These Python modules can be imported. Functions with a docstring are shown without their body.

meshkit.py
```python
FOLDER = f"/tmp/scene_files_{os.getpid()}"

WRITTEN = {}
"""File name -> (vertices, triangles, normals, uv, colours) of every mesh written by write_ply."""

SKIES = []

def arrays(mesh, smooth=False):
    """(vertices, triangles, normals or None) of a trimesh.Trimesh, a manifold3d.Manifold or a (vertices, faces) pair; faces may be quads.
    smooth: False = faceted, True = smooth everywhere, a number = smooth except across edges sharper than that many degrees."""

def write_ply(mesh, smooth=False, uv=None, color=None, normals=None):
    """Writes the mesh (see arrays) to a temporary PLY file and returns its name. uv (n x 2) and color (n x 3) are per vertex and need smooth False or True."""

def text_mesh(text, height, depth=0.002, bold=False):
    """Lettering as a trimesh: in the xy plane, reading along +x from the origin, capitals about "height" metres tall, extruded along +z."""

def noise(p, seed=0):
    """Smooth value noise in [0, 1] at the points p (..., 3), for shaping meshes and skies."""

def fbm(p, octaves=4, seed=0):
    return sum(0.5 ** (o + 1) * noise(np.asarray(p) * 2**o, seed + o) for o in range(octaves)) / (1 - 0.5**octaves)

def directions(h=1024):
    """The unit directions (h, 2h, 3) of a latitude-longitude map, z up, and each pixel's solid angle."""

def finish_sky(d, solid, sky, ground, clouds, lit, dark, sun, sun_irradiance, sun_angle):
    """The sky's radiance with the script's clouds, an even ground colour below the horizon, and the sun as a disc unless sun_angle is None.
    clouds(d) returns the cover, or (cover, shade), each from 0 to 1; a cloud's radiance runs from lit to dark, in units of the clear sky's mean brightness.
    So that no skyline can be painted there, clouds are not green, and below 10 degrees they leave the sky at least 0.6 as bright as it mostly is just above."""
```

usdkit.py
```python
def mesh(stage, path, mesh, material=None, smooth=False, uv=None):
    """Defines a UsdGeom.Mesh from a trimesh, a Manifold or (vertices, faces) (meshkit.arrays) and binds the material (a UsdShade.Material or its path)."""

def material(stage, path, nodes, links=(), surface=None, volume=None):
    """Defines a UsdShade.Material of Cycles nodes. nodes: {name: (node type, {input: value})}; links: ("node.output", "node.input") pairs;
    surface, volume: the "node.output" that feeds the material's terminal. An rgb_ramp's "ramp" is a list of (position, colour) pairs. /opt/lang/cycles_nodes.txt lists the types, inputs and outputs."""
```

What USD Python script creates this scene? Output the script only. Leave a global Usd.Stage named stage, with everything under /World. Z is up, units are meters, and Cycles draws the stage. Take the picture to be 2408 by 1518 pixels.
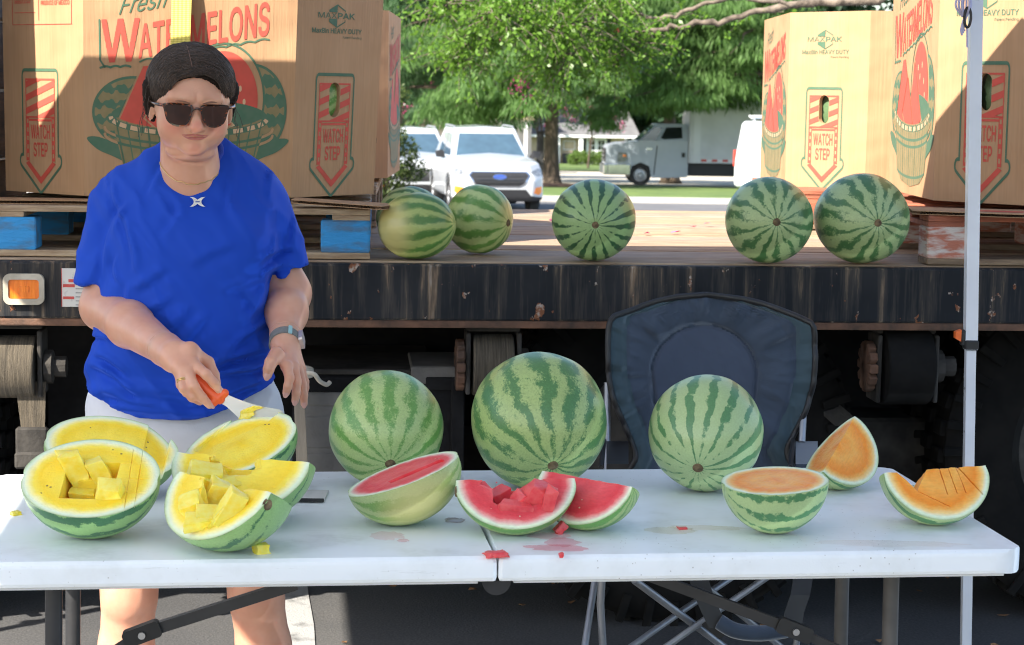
import math, random
import numpy as np
import trimesh, manifold3d, shapely
import shapely.geometry as sg
import shapely.affinity as sa
import usdkit, meshkit
from pxr import Usd, UsdGeom, UsdLux, UsdShade, Gf, Sdf, Vt

stage = Usd.Stage.CreateInMemory()
UsdGeom.SetStageUpAxis(stage, "Z")
UsdGeom.SetStageMetersPerUnit(stage, 1.0)
UsdGeom.Xform.Define(stage, "/World")
UsdGeom.Scope.Define(stage, "/World/Looks")
PI = math.pi

# ------------------------------------------------------------------ camera, sky, sun, exposure
EXPOSURE = 1.5
SUN = np.array([-0.80, -0.83, 1.0]); SUN /= np.linalg.norm(SUN)      # direction towards the sun
SUN_INTENSITY, SKY_STRENGTH = 1.25, 0.112
W_, H_, F_ = 2408.0, 1518.0, 4631.0        # the picture's frame in the units used for measuring it
PITCH, ROLL, CAMZ = 0.1152, 0.0152, 1.4976
CAM = np.array([0, 0, CAMZ])
_F = np.array([0, math.cos(PITCH), -math.sin(PITCH)])
_D0 = np.array([0, -math.sin(PITCH), -math.cos(PITCH)])
_R0 = np.array([1.0, 0, 0])
_R = math.cos(ROLL) * _R0 - math.sin(ROLL) * _D0
_D = math.sin(ROLL) * _R0 + math.cos(ROLL) * _D0
cam = UsdGeom.Camera.Define(stage, "/World/camera")
m4 = np.eye(4); m4[:3, 0], m4[:3, 1], m4[:3, 2], m4[:3, 3] = _R, -_D, -_F, CAM
cam.AddTransformOp().Set(Gf.Matrix4d(*m4.T.ravel().tolist()))
cam.CreateHorizontalApertureAttr(36.0)
cam.CreateVerticalApertureAttr(36.0 * 645 / 1024)
cam.CreateFocalLengthAttr(36.0 * F_ / W_)
cam.CreateFStopAttr(12.0)
cam.CreateFocusDistanceAttr(4.1)
cam.CreateExposureAttr(EXPOSURE)
cam.CreateClippingRangeAttr(Gf.Vec2f(0.05, 5000.0))
usdkit.material(stage, "/World/Looks/sky_look", {
    "s": ("sky_texture", {"sky_type": "single_scattering", "sun_disc": False, "sun_elevation": float(math.asin(SUN[2])), "sun_rotation": float(math.atan2(SUN[0], SUN[1])), "air_density": 1.0, "aerosol_density": 1.4}),
    "b": ("background_shader", {"strength": SKY_STRENGTH})}, [("s.color", "b.color")], surface="b.background")
dome = UsdLux.DomeLight.Define(stage, "/World/sky")
dome.GetPrim().SetCustomDataByKey("kind", "structure")
UsdShade.MaterialBindingAPI.Apply(dome.GetPrim()).Bind(UsdShade.Material.Get(stage, "/World/Looks/sky_look"))
sun = UsdLux.DistantLight.Define(stage, "/World/sun")
sun.CreateIntensityAttr(SUN_INTENSITY); sun.CreateAngleAttr(0.53); sun.CreateColorAttr(Gf.Vec3f(1.0, 0.93, 0.82))
sun.CreateNormalizeAttr(True)
zx = np.cross([0, 0, 1.0], SUN); zx /= np.linalg.norm(zx); zy = np.cross(SUN, zx)
m4 = np.eye(4); m4[:3, 0], m4[:3, 1], m4[:3, 2] = zx, zy, SUN
sun.AddTransformOp().Set(Gf.Matrix4d(*m4.T.ravel().tolist()))


# ------------------------------------------------------------------ helpers: measuring
def ray(px, py):
    d = _F + (px - W_ / 2) / F_ * _R + (py - H_ / 2) / F_ * _D
    return d


def at(px, py, Y):
    """The point at distance Y (along +y) seen at the measured spot."""
    d = ray(px, py)
    return CAM + d * (Y / d[1])


def on_z(px, py, z):
    d = ray(px, py)
    return CAM + d * ((z - CAMZ) / d[2])


def proj(P):
    P = np.atleast_2d(np.asarray(P, float)) - CAM
    w = P @ _F
    return np.stack([W_ / 2 + F_ * (P @ _R) / w, H_ / 2 + F_ * (P @ _D) / w], 1)


# ------------------------------------------------------------------ helpers: scene objects
COUNT, XF = {}, {}


def uniq(parent, name):
    k = COUNT.get((parent, name), 0); COUNT[(parent, name)] = k + 1
    return f"{parent}/{name}" + (f"_{k:03d}" if k else "")


def tag(path, label=None, cat=None, group=None, kind=None):
    p = stage.GetPrimAtPath(path)
    for k, v in (("label", label), ("category", cat), ("group", group), ("kind", kind)):
        if v:
            p.SetCustomDataByKey(k, v)


def mat4(loc=(0, 0, 0), rz=0.0, R=None):
    m = np.eye(4)
    if R is not None:
        m[:3, :3] = R
    elif rz:
        c, s = math.cos(rz), math.sin(rz); m[:2, :2] = [[c, -s], [s, c]]
    m[:3, 3] = loc
    return m


def thing(name, label, cat, loc=(0, 0, 0), rz=0.0, R=None, group=None, kind=None):
    path = uniq("/World", name)
    x = UsdGeom.Xform.Define(stage, path)
    m = mat4(loc, rz, R)
    x.AddTransformOp().Set(Gf.Matrix4d(*m.T.ravel().tolist()))
    XF[path] = m
    tag(path, label, cat, group, kind)
    return path


def copy_of(src, label, loc=(0, 0, 0), rz=0.0, R=None, group=None):
    """A copy of a thing with its parts under the next number."""
    name = src.split("/")[-1]
    if name[-4:-3] == "_" and name[-3:].isdigit():
        name = name[:-4]
    path = uniq("/World", name)
    x = UsdGeom.Xform.Define(stage, path)
    was = stage.GetPrimAtPath(src).GetCustomData()
    x.GetPrim().GetReferences().AddInternalReference(src)
    x.ClearXformOpOrder()
    m = mat4(loc, rz, R)
    x.MakeMatrixXform().Set(Gf.Matrix4d(*m.T.ravel().tolist()))
    x.GetPrim().SetInstanceable(True)
    tag(path, label, was["category"], group or was.get("group"))
    return path


def T(v, f):
    return trimesh.Trimesh(np.asarray(v, float), np.asarray(f, int), process=False)


def tm(m):
    if isinstance(m, trimesh.Trimesh):
        return m
    if hasattr(m, "to_mesh"):
        q = m.to_mesh()
        return T(q.vert_properties[:, :3], q.tri_verts)
    if isinstance(m, (list,)):
        return trimesh.util.concatenate([tm(x) for x in m])
    v, f = m
    f = np.asarray(f)
    if f.shape[1] == 4:
        f = np.vstack([f[:, [0, 1, 2]], f[:, [0, 2, 3]]])
    return T(v, f)


def part(parent, name, mesh, mat, smooth=False, world=False, label=None, kind=None, uv=None):
    m = tm(mesh)
    if world:
        root = "/".join(parent.split("/")[:3])
        m = m.copy(); m.apply_transform(np.linalg.inv(XF.get(root, np.eye(4))))
    path = uniq(parent, name)
    usdkit.mesh(stage, path, m, mat, smooth=smooth, uv=uv)
    tag(path, label, None, None, kind)
    return path


def solo(name, mesh, mat, label=None, cat=None, group=None, kind=None, smooth=False):
    path = uniq("/World", name)
    usdkit.mesh(stage, path, tm(mesh), mat, smooth=smooth)
    tag(path, label, cat, group, kind)
    return path


# ------------------------------------------------------------------ helpers: shapes
def mani(m):
    m = tm(m)
    return manifold3d.Manifold(manifold3d.Mesh(np.asarray(m.vertices, np.float32), np.asarray(m.faces, np.uint32)))


def hull(pts):
    return manifold3d.Manifold.hull_points(np.asarray(pts, float))


def box(lo, hi, c=0.0):
    lo, hi = np.minimum(lo, hi).astype(float), np.maximum(lo, hi).astype(float)
    if c <= 0:
        b = trimesh.creation.box(extents=hi - lo); b.apply_translation((lo + hi) / 2); return b
    c = min(c, 0.45 * (hi - lo).min())
    pts = []
    for i in (0, 1):
        for j in (0, 1):
            for k in (0, 1):
                p = np.array([[lo, hi][i][0], [lo, hi][j][1], [lo, hi][k][2]]); s = np.array([1 - 2 * i, 1 - 2 * j, 1 - 2 * k]) * c
                pts += [p + s * [0, 1, 1], p + s * [1, 0, 1], p + s * [1, 1, 0]]
    return tm(hull(pts))


def cbox(cx, cy, cz, sx, sy, sz, c=0.0):
    return box((cx - sx / 2, cy - sy / 2, cz - sz / 2), (cx + sx / 2, cy + sy / 2, cz + sz / 2), c)


def frame_of(d):
    d = np.asarray(d, float) / np.linalg.norm(d)
    a = np.cross(d, [0, 0, 1.0] if abs(d[2]) < 0.9 else [1.0, 0, 0]); a /= np.linalg.norm(a)
    return a, np.cross(d, a), d


def tube(pts, r, sides=8, caps=True):
    p = np.asarray(pts, float); r = np.broadcast_to(np.asarray(r, float), (len(p),))
    t = np.gradient(p, axis=0); t /= np.linalg.norm(t, axis=1, keepdims=True) + 1e-12
    a, b, _ = frame_of(t[0]); A, B = [a], [b]
    for i in range(1, len(p)):
        a = A[-1] - t[i] * (A[-1] @ t[i]); a /= np.linalg.norm(a) + 1e-12
        A.append(a); B.append(np.cross(t[i], a))
    A, B = np.array(A), np.array(B); ang = np.arange(sides) * 2 * PI / sides
    v = p[:, None] + r[:, None, None] * (np.cos(ang)[None, :, None] * A[:, None] + np.sin(ang)[None, :, None] * B[:, None])
    v = v.reshape(-1, 3); f = []
    n = len(p)
    i, j = np.meshgrid(np.arange(n - 1), np.arange(sides), indexing="ij"); j2 = (j + 1) % sides
    q = np.stack([i * sides + j, i * sides + j2, (i + 1) * sides + j2, (i + 1) * sides + j], -1).reshape(-1, 4)
    f = [q[:, [0, 1, 2]], q[:, [0, 2, 3]]]
    if caps:
        v = np.vstack([v, p[:1], p[-1:]]); k = n * sides; jj = np.arange(sides); j2 = (jj + 1) % sides
        f.append(np.stack([np.full(sides, k), j2, jj], 1)); f.append(np.stack([np.full(sides, k + 1), (n - 1) * sides + jj, (n - 1) * sides + j2], 1))
    return T(v, np.vstack(f))


def cyl(a, b, r, sides=16):
    return tube([a, b], r, sides)


def ring(c, normal, R, r, n=24, sides=8, arc=None):
    a, b, _ = frame_of(normal)
    th = np.linspace(0, 2 * PI, n + 1) if arc is None else np.linspace(arc[0], arc[1], n)
    return tube([np.asarray(c) + R * (math.cos(t) * a + math.sin(t) * b) for t in th], r, sides, caps=arc is not None)


def prism(poly, depth):
    """A shapely polygon extruded by depth along +z."""
    gs = getattr(poly, "geoms", [poly])
    return trimesh.util.concatenate([trimesh.creation.extrude_polygon(g, depth, engine="earcut") for g in gs])


def sheet(poly):
    """A shapely polygon as flat triangles: (2D vertices, faces)."""
    V, Fa, n = [], [], 0
    for g in getattr(poly, "geoms", [poly]):
        if g.is_empty or g.geom_type != "Polygon":
            continue
        v, f = trimesh.creation.triangulate_polygon(g, engine="earcut")
        V.append(v); Fa.append(f + n); n += len(v)
    return np.vstack(V), np.vstack(Fa)


def to_frame(m, o, x, y, z):
    m = m.copy(); q = np.eye(4); q[:3, 0], q[:3, 1], q[:3, 2], q[:3, 3] = x, y, z, o
    m.apply_transform(q)
    if np.linalg.det(q[:3, :3]) < 0:
        m.invert()
    return m


def smooth_poly(pts, n=8, closed=True):
    """Catmull-Rom through the points."""
    p = np.asarray(pts, float); k = len(p); out = []
    for i in range(k if closed else k - 1):
        a, b, c, d = (p[(i - 1) % k], p[i], p[(i + 1) % k], p[(i + 2) % k]) if closed else (p[max(i - 1, 0)], p[i], p[i + 1], p[min(i + 2, k - 1)])
        for t in np.linspace(0, 1, n, endpoint=False):
            out.append(0.5 * (2 * b + (c - a) * t + (2 * a - 5 * b + 4 * c - d) * t * t + (3 * b - a - 3 * c + d) * t ** 3))
    if not closed:
        out.append(p[-1])
    return np.array(out)


# ------------------------------------------------------------------ helpers: materials
MATS = {}


def mk(name, nodes, links, surface):
    m = usdkit.material(stage, f"/World/Looks/{name}", nodes, links, surface=surface)
    MATS[name] = m
    return m


def M(name, col, col2=None, rough=0.5, metal=0.0, scale=12.0, stretch=(1, 1, 1), bump=0.0, bscale=80.0, spec=0.5, detail=5.0, lo=0.35, hi=0.65, coat=0.0, sss=0.0, sheen=0.0, trans=0.0, world=False, bdist=0.01, rough2=None):
    """A principled material whose colour wanders between two tones and whose surface has a fine relief."""
    col2 = tuple(c * 0.82 for c in col) if col2 is None else col2
    nodes = {"tc": ("geometry", {}) if world else ("texture_coordinate", {}), "mp": ("mapping", {"scale": stretch}),
             "n": ("noise_texture", {"scale": scale, "detail": detail, "roughness": 0.6}),
             "r": ("rgb_ramp", {"ramp": [(0, col2), (lo, col2), (hi, col), (1, col)]}),
             "p": ("principled_bsdf", {"roughness": rough, "metallic": metal, "specular_ior_level": spec, "coat_weight": coat, "subsurface_weight": sss, "subsurface_radius": (1.0, 0.35, 0.2), "subsurface_scale": 0.006, "sheen_weight": sheen, "transmission_weight": trans})}
    links = [("tc.position" if world else "tc.object", "mp.vector"), ("mp.vector", "n.vector"), ("n.fac", "r.fac"), ("r.color", "p.base_color")]
    if bump:
        nodes["n2"] = ("noise_texture", {"scale": bscale, "detail": 4.0, "roughness": 0.6}); nodes["b"] = ("bump", {"strength": bump, "distance": bdist})
        links += [("mp.vector", "n2.vector"), ("n2.fac", "b.height"), ("b.normal", "p.normal")]
    if rough2 is not None:
        nodes["mr"] = ("map_range", {"from_min": 0.3, "from_max": 0.7, "to_min": rough, "to_max": rough2}); links += [("n.fac", "mr.value"), ("mr.result", "p.roughness")]
    return mk(name, nodes, links, "p.BSDF")


def leaf_mat(name, c1, c2, c3, trans=0.35, rough=0.55):
    nodes = {"g": ("geometry", {}), "r": ("rgb_ramp", {"ramp": [(0, c1), (0.5, c2), (1, c3)]}),
             "p": ("principled_bsdf", {"roughness": rough, "specular_ior_level": 0.35}), "t": ("translucent_bsdf", {}), "m": ("mix_closure", {"fac": trans})}
    return mk(name, nodes, [("g.random_per_island", "r.fac"), ("r.color", "p.base_color"), ("r.color", "t.color"), ("p.BSDF", "m.closure1"), ("t.BSDF", "m.closure2")], "m.closure")


def glass_mat(name, tint=(0.75, 0.85, 0.85), ior=1.5, rough=0.02, refl=(1, 1, 1)):
    return mk(name, {"t": ("transparent_bsdf", {"color": tint}), "g": ("glossy_bsdf", {"roughness": rough, "color": refl}), "f": ("fresnel", {"IOR": ior}), "m": ("mix_closure", {})},
              [("f.fac", "m.fac"), ("t.BSDF", "m.closure1"), ("g.BSDF", "m.closure2")], "m.closure")
# ================================================================== the setting
def gz(x, y):
    """Height of the ground: level under the stall, then falling away towards the street."""
    y = np.asarray(y, float)
    return -0.0262 * np.maximum(y - 9.0, 0) + 0 * np.asarray(x, float)


def terrain(x0, x1, y0, y1, dz, nx=2, ny=40, wob=0.0, seed=0):
    xs, ys = np.linspace(x0, x1, nx), np.linspace(y0, y1, ny)
    X, Y = np.meshgrid(xs, ys, indexing="ij")
    Z = gz(X, Y) + dz
    v = np.stack([X, Y, Z], -1).reshape(-1, 3)
    if wob:
        e = (meshkit.fbm(v * 0.35, 3, seed) - 0.5) * wob
        j = np.arange(len(v)) % ny
        v[(j == 0), 1] += e[j == 0]; v[(j == ny - 1), 1] += e[j == ny - 1]
        v[:, 2] = gz(v[:, 0], v[:, 1]) + dz
    i, j = np.meshgrid(np.arange(nx - 1), np.arange(ny - 1), indexing="ij")
    a = (i * ny + j).ravel()
    return T(v, np.vstack([np.stack([a, a + ny, a + ny + 1], 1), np.stack([a, a + ny + 1, a + 1], 1)]))


# asphalt with pale aggregate and dark patches
mk("asphalt", {"g": ("geometry", {}), "n1": ("noise_texture", {"scale": 1.3, "detail": 6.0, "roughness": 0.65}), "n2": ("noise_texture", {"scale": 120.0, "detail": 3.0}),
               "v": ("voronoi_texture", {"scale": 160.0}), "r1": ("rgb_ramp", {"ramp": [(0, (0.050, 0.050, 0.053)), (0.4, (0.066, 0.066, 0.068)), (0.7, (0.088, 0.086, 0.084)), (1, (0.10, 0.096, 0.092))]}),
               "r2": ("rgb_ramp", {"ramp": [(0, (0.55, 0.55, 0.55)), (0.5, (1, 1, 1)), (0.8, (1.5, 1.45, 1.4)), (1, (2.2, 2.1, 2.0))]}), "m": ("mix_color", {"blend_type": "multiply", "fac": 1.0, "use_clamp": False}),
               "b": ("bump", {"strength": 0.25, "distance": 0.004}), "p": ("principled_bsdf", {"roughness": 0.9, "specular_ior_level": 0.3})},
   [("g.position", "n1.vector"), ("g.position", "n2.vector"), ("g.position", "v.vector"), ("n1.fac", "r1.fac"), ("n2.fac", "r2.fac"), ("r1.color", "m.a"), ("r2.color", "m.b"), ("m.result", "p.base_color"), ("v.distance", "b.height"), ("b.normal", "p.normal")], "p.BSDF")
M("ground_far", (0.16, 0.17, 0.07), (0.10, 0.13, 0.05), rough=0.95, scale=0.3, world=True)
M("grass_look", (0.13, 0.19, 0.045), (0.07, 0.12, 0.03), rough=0.9, scale=0.8, world=True, bump=0.5, bscale=14, bdist=0.1)
M("kerb_look", (0.46, 0.44, 0.40), (0.36, 0.35, 0.32), rough=0.9, scale=2.0, world=True)
M("drive_look", (0.52, 0.47, 0.38), (0.42, 0.38, 0.30), rough=0.95, scale=0.6, world=True)
M("street_look", (0.13, 0.13, 0.135), (0.10, 0.10, 0.105), rough=0.9, scale=1.0, world=True)
M("mulch_look", (0.10, 0.055, 0.035), (0.05, 0.03, 0.02), rough=1.0, scale=6.0, world=True, bump=0.8, bscale=30, bdist=0.08)
M("line_paint", (0.34, 0.34, 0.335), (0.15, 0.15, 0.15), rough=0.8, scale=9.0, lo=0.3, hi=0.45, world=True, bump=0.4, bscale=150)

solo("ground", terrain(-160, 160, -25, 300, 0.0, 3, 80), MATS["asphalt"], kind="structure")
solo("grass_verge", terrain(-60, 80, 46.6, 64.8, 0.05, 40, 12, wob=0.6, seed=3), MATS["grass_look"], label="green grass verge between the street kerb and the parked box truck", cat="grass", kind="stuff")
solo("kerb", trimesh.util.concatenate([terrain(-60, 80, 45.6, 46.45, 0.13, 2, 3), to_frame(trimesh.creation.box((140, 0.06, 0.15)), (10, 45.57, float(gz(0, 45.57)) + 0.056), (1, 0, 0), (0, 1, 0), (0, 0, 1))]), MATS["kerb_look"], kind="structure")
solo("street", terrain(-60, 80, 34.0, 45.5, 0.012, 2, 6), MATS["street_look"], kind="structure")
solo("driveway", terrain(-60, 80, 65.0, 104.0, 0.02, 2, 20), MATS["drive_look"], kind="structure")
solo("lawn", terrain(-120, 140, 104.2, 290.0, 0.06, 30, 30), MATS["grass_look"], kind="structure")


def ground_quad(pts, z, n=1):
    v = np.array([on_z(px, py, z) for px, py in pts])
    return T(v, [[0, 1, 2], [0, 2, 3]])


def ribbon(a, b, w, z):
    a, b = np.asarray(a, float), np.asarray(b, float); d = (b - a) / np.linalg.norm(b - a); n = np.array([-d[1], d[0], 0])
    k = 14; t = np.linspace(0, 1, k)[:, None]; c = a + (b - a) * t
    e = (meshkit.noise(c * 9, 5) - 0.5)[:, None] * 0.012
    L, R = c + n * (w / 2 + e), c - n * (w / 2 - e)
    v = np.vstack([L, R]); v[:, 2] = z
    i = np.arange(k - 1)
    return T(v, np.vstack([np.stack([i, i + k, i + k + 1], 1), np.stack([i, i + k + 1, i + 1], 1)]))


p0, p1 = on_z(702, 1470, 0), on_z(692, 1385, 0); dv = (p1 - p0) / np.linalg.norm(p1 - p0)
solo("parking_line", ribbon(p0 - dv * 2.6, p0 + dv * 1.6, 0.078, 0.004), MATS["line_paint"], kind="structure")
p0, p1 = on_z(2400, 1285, 0), on_z(2230, 1180, 0); dv = (p1 - p0) / np.linalg.norm(p1 - p0)
solo("parking_line", ribbon(p0 - dv * 1.5, p1 + dv * 1.0, 0.10, 0.004), MATS["line_paint"], kind="structure")

# fallen leaves, petals and crumbs on the asphalt
rnd = np.random.default_rng(11)
M("litter_leaf", (0.30, 0.16, 0.07), (0.16, 0.08, 0.04), rough=0.9, scale=20)
M("petal_pink", (0.75, 0.12, 0.32), (0.60, 0.08, 0.22), rough=0.8, scale=20)
def litter(spots, s, mat, name, label, cat):
    V, Fa = [], []
    for p in spots:
        a = rnd.uniform(0, 6.28); r = s * rnd.uniform(0.6, 1.4); e = rnd.uniform(0.4, 0.9)
        q = np.array([[math.cos(a + k) * r, math.sin(a + k) * r * e, rnd.uniform(0.002, 0.012)] for k in (0, 1.1, 2.3, 3.3, 4.4, 5.5)]) + p
        n = len(V) * 6; V.append(q); Fa += [[n, n + 1, n + 2], [n, n + 2, n + 3], [n, n + 3, n + 4], [n, n + 4, n + 5]]
    solo(name, T(np.vstack(V), Fa), mat, label=label, cat=cat, kind="stuff")
litter([[rnd.uniform(-2.2, 2.6), rnd.uniform(4.4, 9), 0] for _ in range(170)], 0.014, MATS["litter_leaf"], "fallen_leaves", "small dry brown leaves scattered over the dark asphalt", "leaves")
litter([[rnd.uniform(1.6, 4.2), rnd.uniform(7.2, 11), 0] for _ in range(120)] + [[rnd.uniform(-3, -1.5), rnd.uniform(7.5, 10.5), 0] for _ in range(50)] + [[rnd.uniform(-1, 1.6), rnd.uniform(6, 7.4), 1.062] for _ in range(14)], 0.014, MATS["petal_pink"], "pink_petals", "fallen pink blossom petals scattered beyond the trailer and on its deck", "petals")

# ================================================================== flatbed trailer
TY, TYAW, DZ = 5.157, 0.0837, 1.057
M("deck_wood", (0.50, 0.37, 0.25), (0.19, 0.12, 0.075), rough=0.75, scale=5.0, stretch=(1.2, 14, 14), bump=0.5, bscale=20, bdist=0.006, lo=0.3, hi=0.7)
M("deck_wood_b", (0.46, 0.36, 0.26), (0.17, 0.115, 0.08), rough=0.7, scale=4.0, stretch=(1.0, 18, 18), bump=0.5, bscale=16, bdist=0.006)
M("deck_wood_c", (0.52, 0.37, 0.23), (0.22, 0.13, 0.08), rough=0.8, scale=6.0, stretch=(0.8, 12, 12), bump=0.5, bscale=22, bdist=0.006)
# worn black paint: vertical drips, pale scratches and rust chips
mk("rail_paint", {"tc": ("texture_coordinate", {}), "mp": ("mapping", {"scale": (26, 26, 1.6)}), "n": ("noise_texture", {"scale": 1.0, "detail": 6.0, "roughness": 0.7}),
                  "r": ("rgb_ramp", {"ramp": [(0, (0.014, 0.016, 0.02)), (0.46, (0.018, 0.02, 0.024)), (0.57, (0.045, 0.042, 0.040)), (0.64, (0.14, 0.105, 0.075)), (0.70, (0.22, 0.20, 0.18)), (1, (0.30, 0.28, 0.26))]}),
                  "n2": ("noise_texture", {"scale": 17.0, "detail": 5.0, "roughness": 0.62}), "mp2": ("mapping", {"scale": (1.2, 1, 0.8)}),
                  "r2": ("rgb_ramp", {"ramp": [(0, (0, 0, 0)), (0.630, (0, 0, 0)), (0.648, (1, 1, 1)), (1, (1, 1, 1))]}),
                  "n3": ("noise_texture", {"scale": 60.0, "detail": 3.0}), "r3": ("rgb_ramp", {"ramp": [(0, (0.10, 0.035, 0.015)), (0.5, (0.22, 0.09, 0.045)), (0.62, (0.38, 0.33, 0.28)), (1, (0.5, 0.46, 0.42))]}),
                  "n4": ("noise_texture", {"scale": 2.2, "detail": 5.0}), "r4": ("rgb_ramp", {"ramp": [(0, (0.65, 0.65, 0.65)), (0.5, (1, 1, 1)), (0.75, (2.2, 2.0, 1.8)), (1, (3, 2.8, 2.5))]}),
                  "mm": ("mix_color", {"blend_type": "multiply", "fac": 1.0, "use_clamp": False}), "mx": ("mix_color", {"blend_type": "mix"}),
                  "b": ("bump", {"strength": 0.35, "distance": 0.004}), "p": ("principled_bsdf", {"roughness": 0.6, "specular_ior_level": 0.12})},
   [("tc.object", "mp.vector"), ("mp.vector", "n.vector"), ("n.fac", "r.fac"), ("tc.object", "mp2.vector"), ("mp2.vector", "n2.vector"), ("n2.fac", "r2.fac"), ("tc.object", "n3.vector"), ("n3.fac", "r3.fac"),
    ("tc.object", "n4.vector"), ("n4.fac", "r4.fac"), ("r.color", "mm.a"), ("r4.color", "mm.b"), ("mm.result", "mx.a"), ("r3.color", "mx.b"), ("r2.color", "mx.fac"), ("mx.result", "p.base_color"), ("n2.fac", "b.height"), ("b.normal", "p.normal")], "p.BSDF")
M("black_steel", (0.02, 0.02, 0.021), (0.010, 0.010, 0.011), rough=0.8, scale=9, bump=0.3, bscale=50, spec=0.12)
M("dusty_steel", (0.085, 0.078, 0.07), (0.03, 0.028, 0.026), rough=0.85, scale=7, bump=0.4, bscale=40, spec=0.15)
M("grey_steel", (0.20, 0.19, 0.175), (0.12, 0.115, 0.105), rough=0.8, scale=6, bump=0.3, bscale=60)
M("old_strap", (0.135, 0.11, 0.078), (0.055, 0.046, 0.034), rough=0.95, scale=8, stretch=(30, 1, 1), bump=0.6, bscale=30)
M("tyre_rubber", (0.016, 0.015, 0.014), (0.009, 0.009, 0.009), spec=0.1, rough=0.9, scale=10, bump=0.4, bscale=30)
M("end_post", (0.36, 0.31, 0.24), (0.27, 0.23, 0.18), rough=0.85, scale=5, stretch=(14, 14, 1.5), bump=0.3, bscale=30)
M("rusty_steel", (0.20, 0.10, 0.06), (0.06, 0.04, 0.03), rough=0.9, scale=10, bump=0.5, bscale=40)
M("bezel_cream", (0.55, 0.50, 0.40), (0.36, 0.32, 0.25), rough=0.6, scale=14)
M("amber_lens", (0.95, 0.24, 0.015), (0.80, 0.17, 0.01), rough=0.2, scale=90, stretch=(1, 1, 0.05), bump=0.6, bscale=60, coat=0.5)
M("sticker_white", (0.66, 0.63, 0.58), (0.42, 0.40, 0.37), rough=0.6, scale=60, lo=0.3, hi=0.42)
M("sticker_red", (0.62, 0.09, 0.07), (0.5, 0.06, 0.05), rough=0.6, scale=40)
M("sticker_grey", (0.25, 0.24, 0.23), rough=0.7, scale=40)

tr = thing("flatbed_trailer", "flatbed trailer with worn black side rail and wooden deck behind the stall", "trailer", (0, TY, 0), TYAW)
for k in range(12):
    w = 2.46 / 12; y0 = 0.045 + k * w
    b = box((-5.0, y0, DZ - 0.035), (5.2, y0 + w - 0.005, DZ + rnd.uniform(-0.002, 0.002)), 0.003)
    part(tr, "deck_plank", b, MATS[("deck_wood", "deck_wood_b", "deck_wood_c")[k % 3]])
part(tr, "side_rail", box((-5.0, 0.0, DZ - 0.152), (5.2, 0.042, DZ - 0.004), 0.006), MATS["rail_paint"])
part(tr, "rail_lip", box((-5.0, 0.003, DZ - 0.172), (5.2, 0.10, DZ - 0.153), 0.003), MATS["rusty_steel"])
part(tr, "rear_rail", box((-5.0, 2.515, DZ - 0.15), (5.2, 2.56, DZ - 0.006), 0.006), MATS["rail_paint"])
for yy in (0.80, 1.75):
    part(tr, "main_beam", tm([box((-5, yy - 0.07, 0.86), (5.2, yy + 0.07, 0.885)), box((-5, yy - 0.008, 0.50), (5.2, yy + 0.008, 0.86)), box((-5, yy - 0.07, 0.475), (5.2, yy + 0.07, 0.50))]), MATS["black_steel"])
for k in range(18):
    x = -4.6 + 0.55 * k
    part(tr, "cross_member", box((x - 0.03, 0.11, 0.888), (x + 0.03, 2.5, DZ - 0.037)), MATS["black_steel"])


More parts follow.
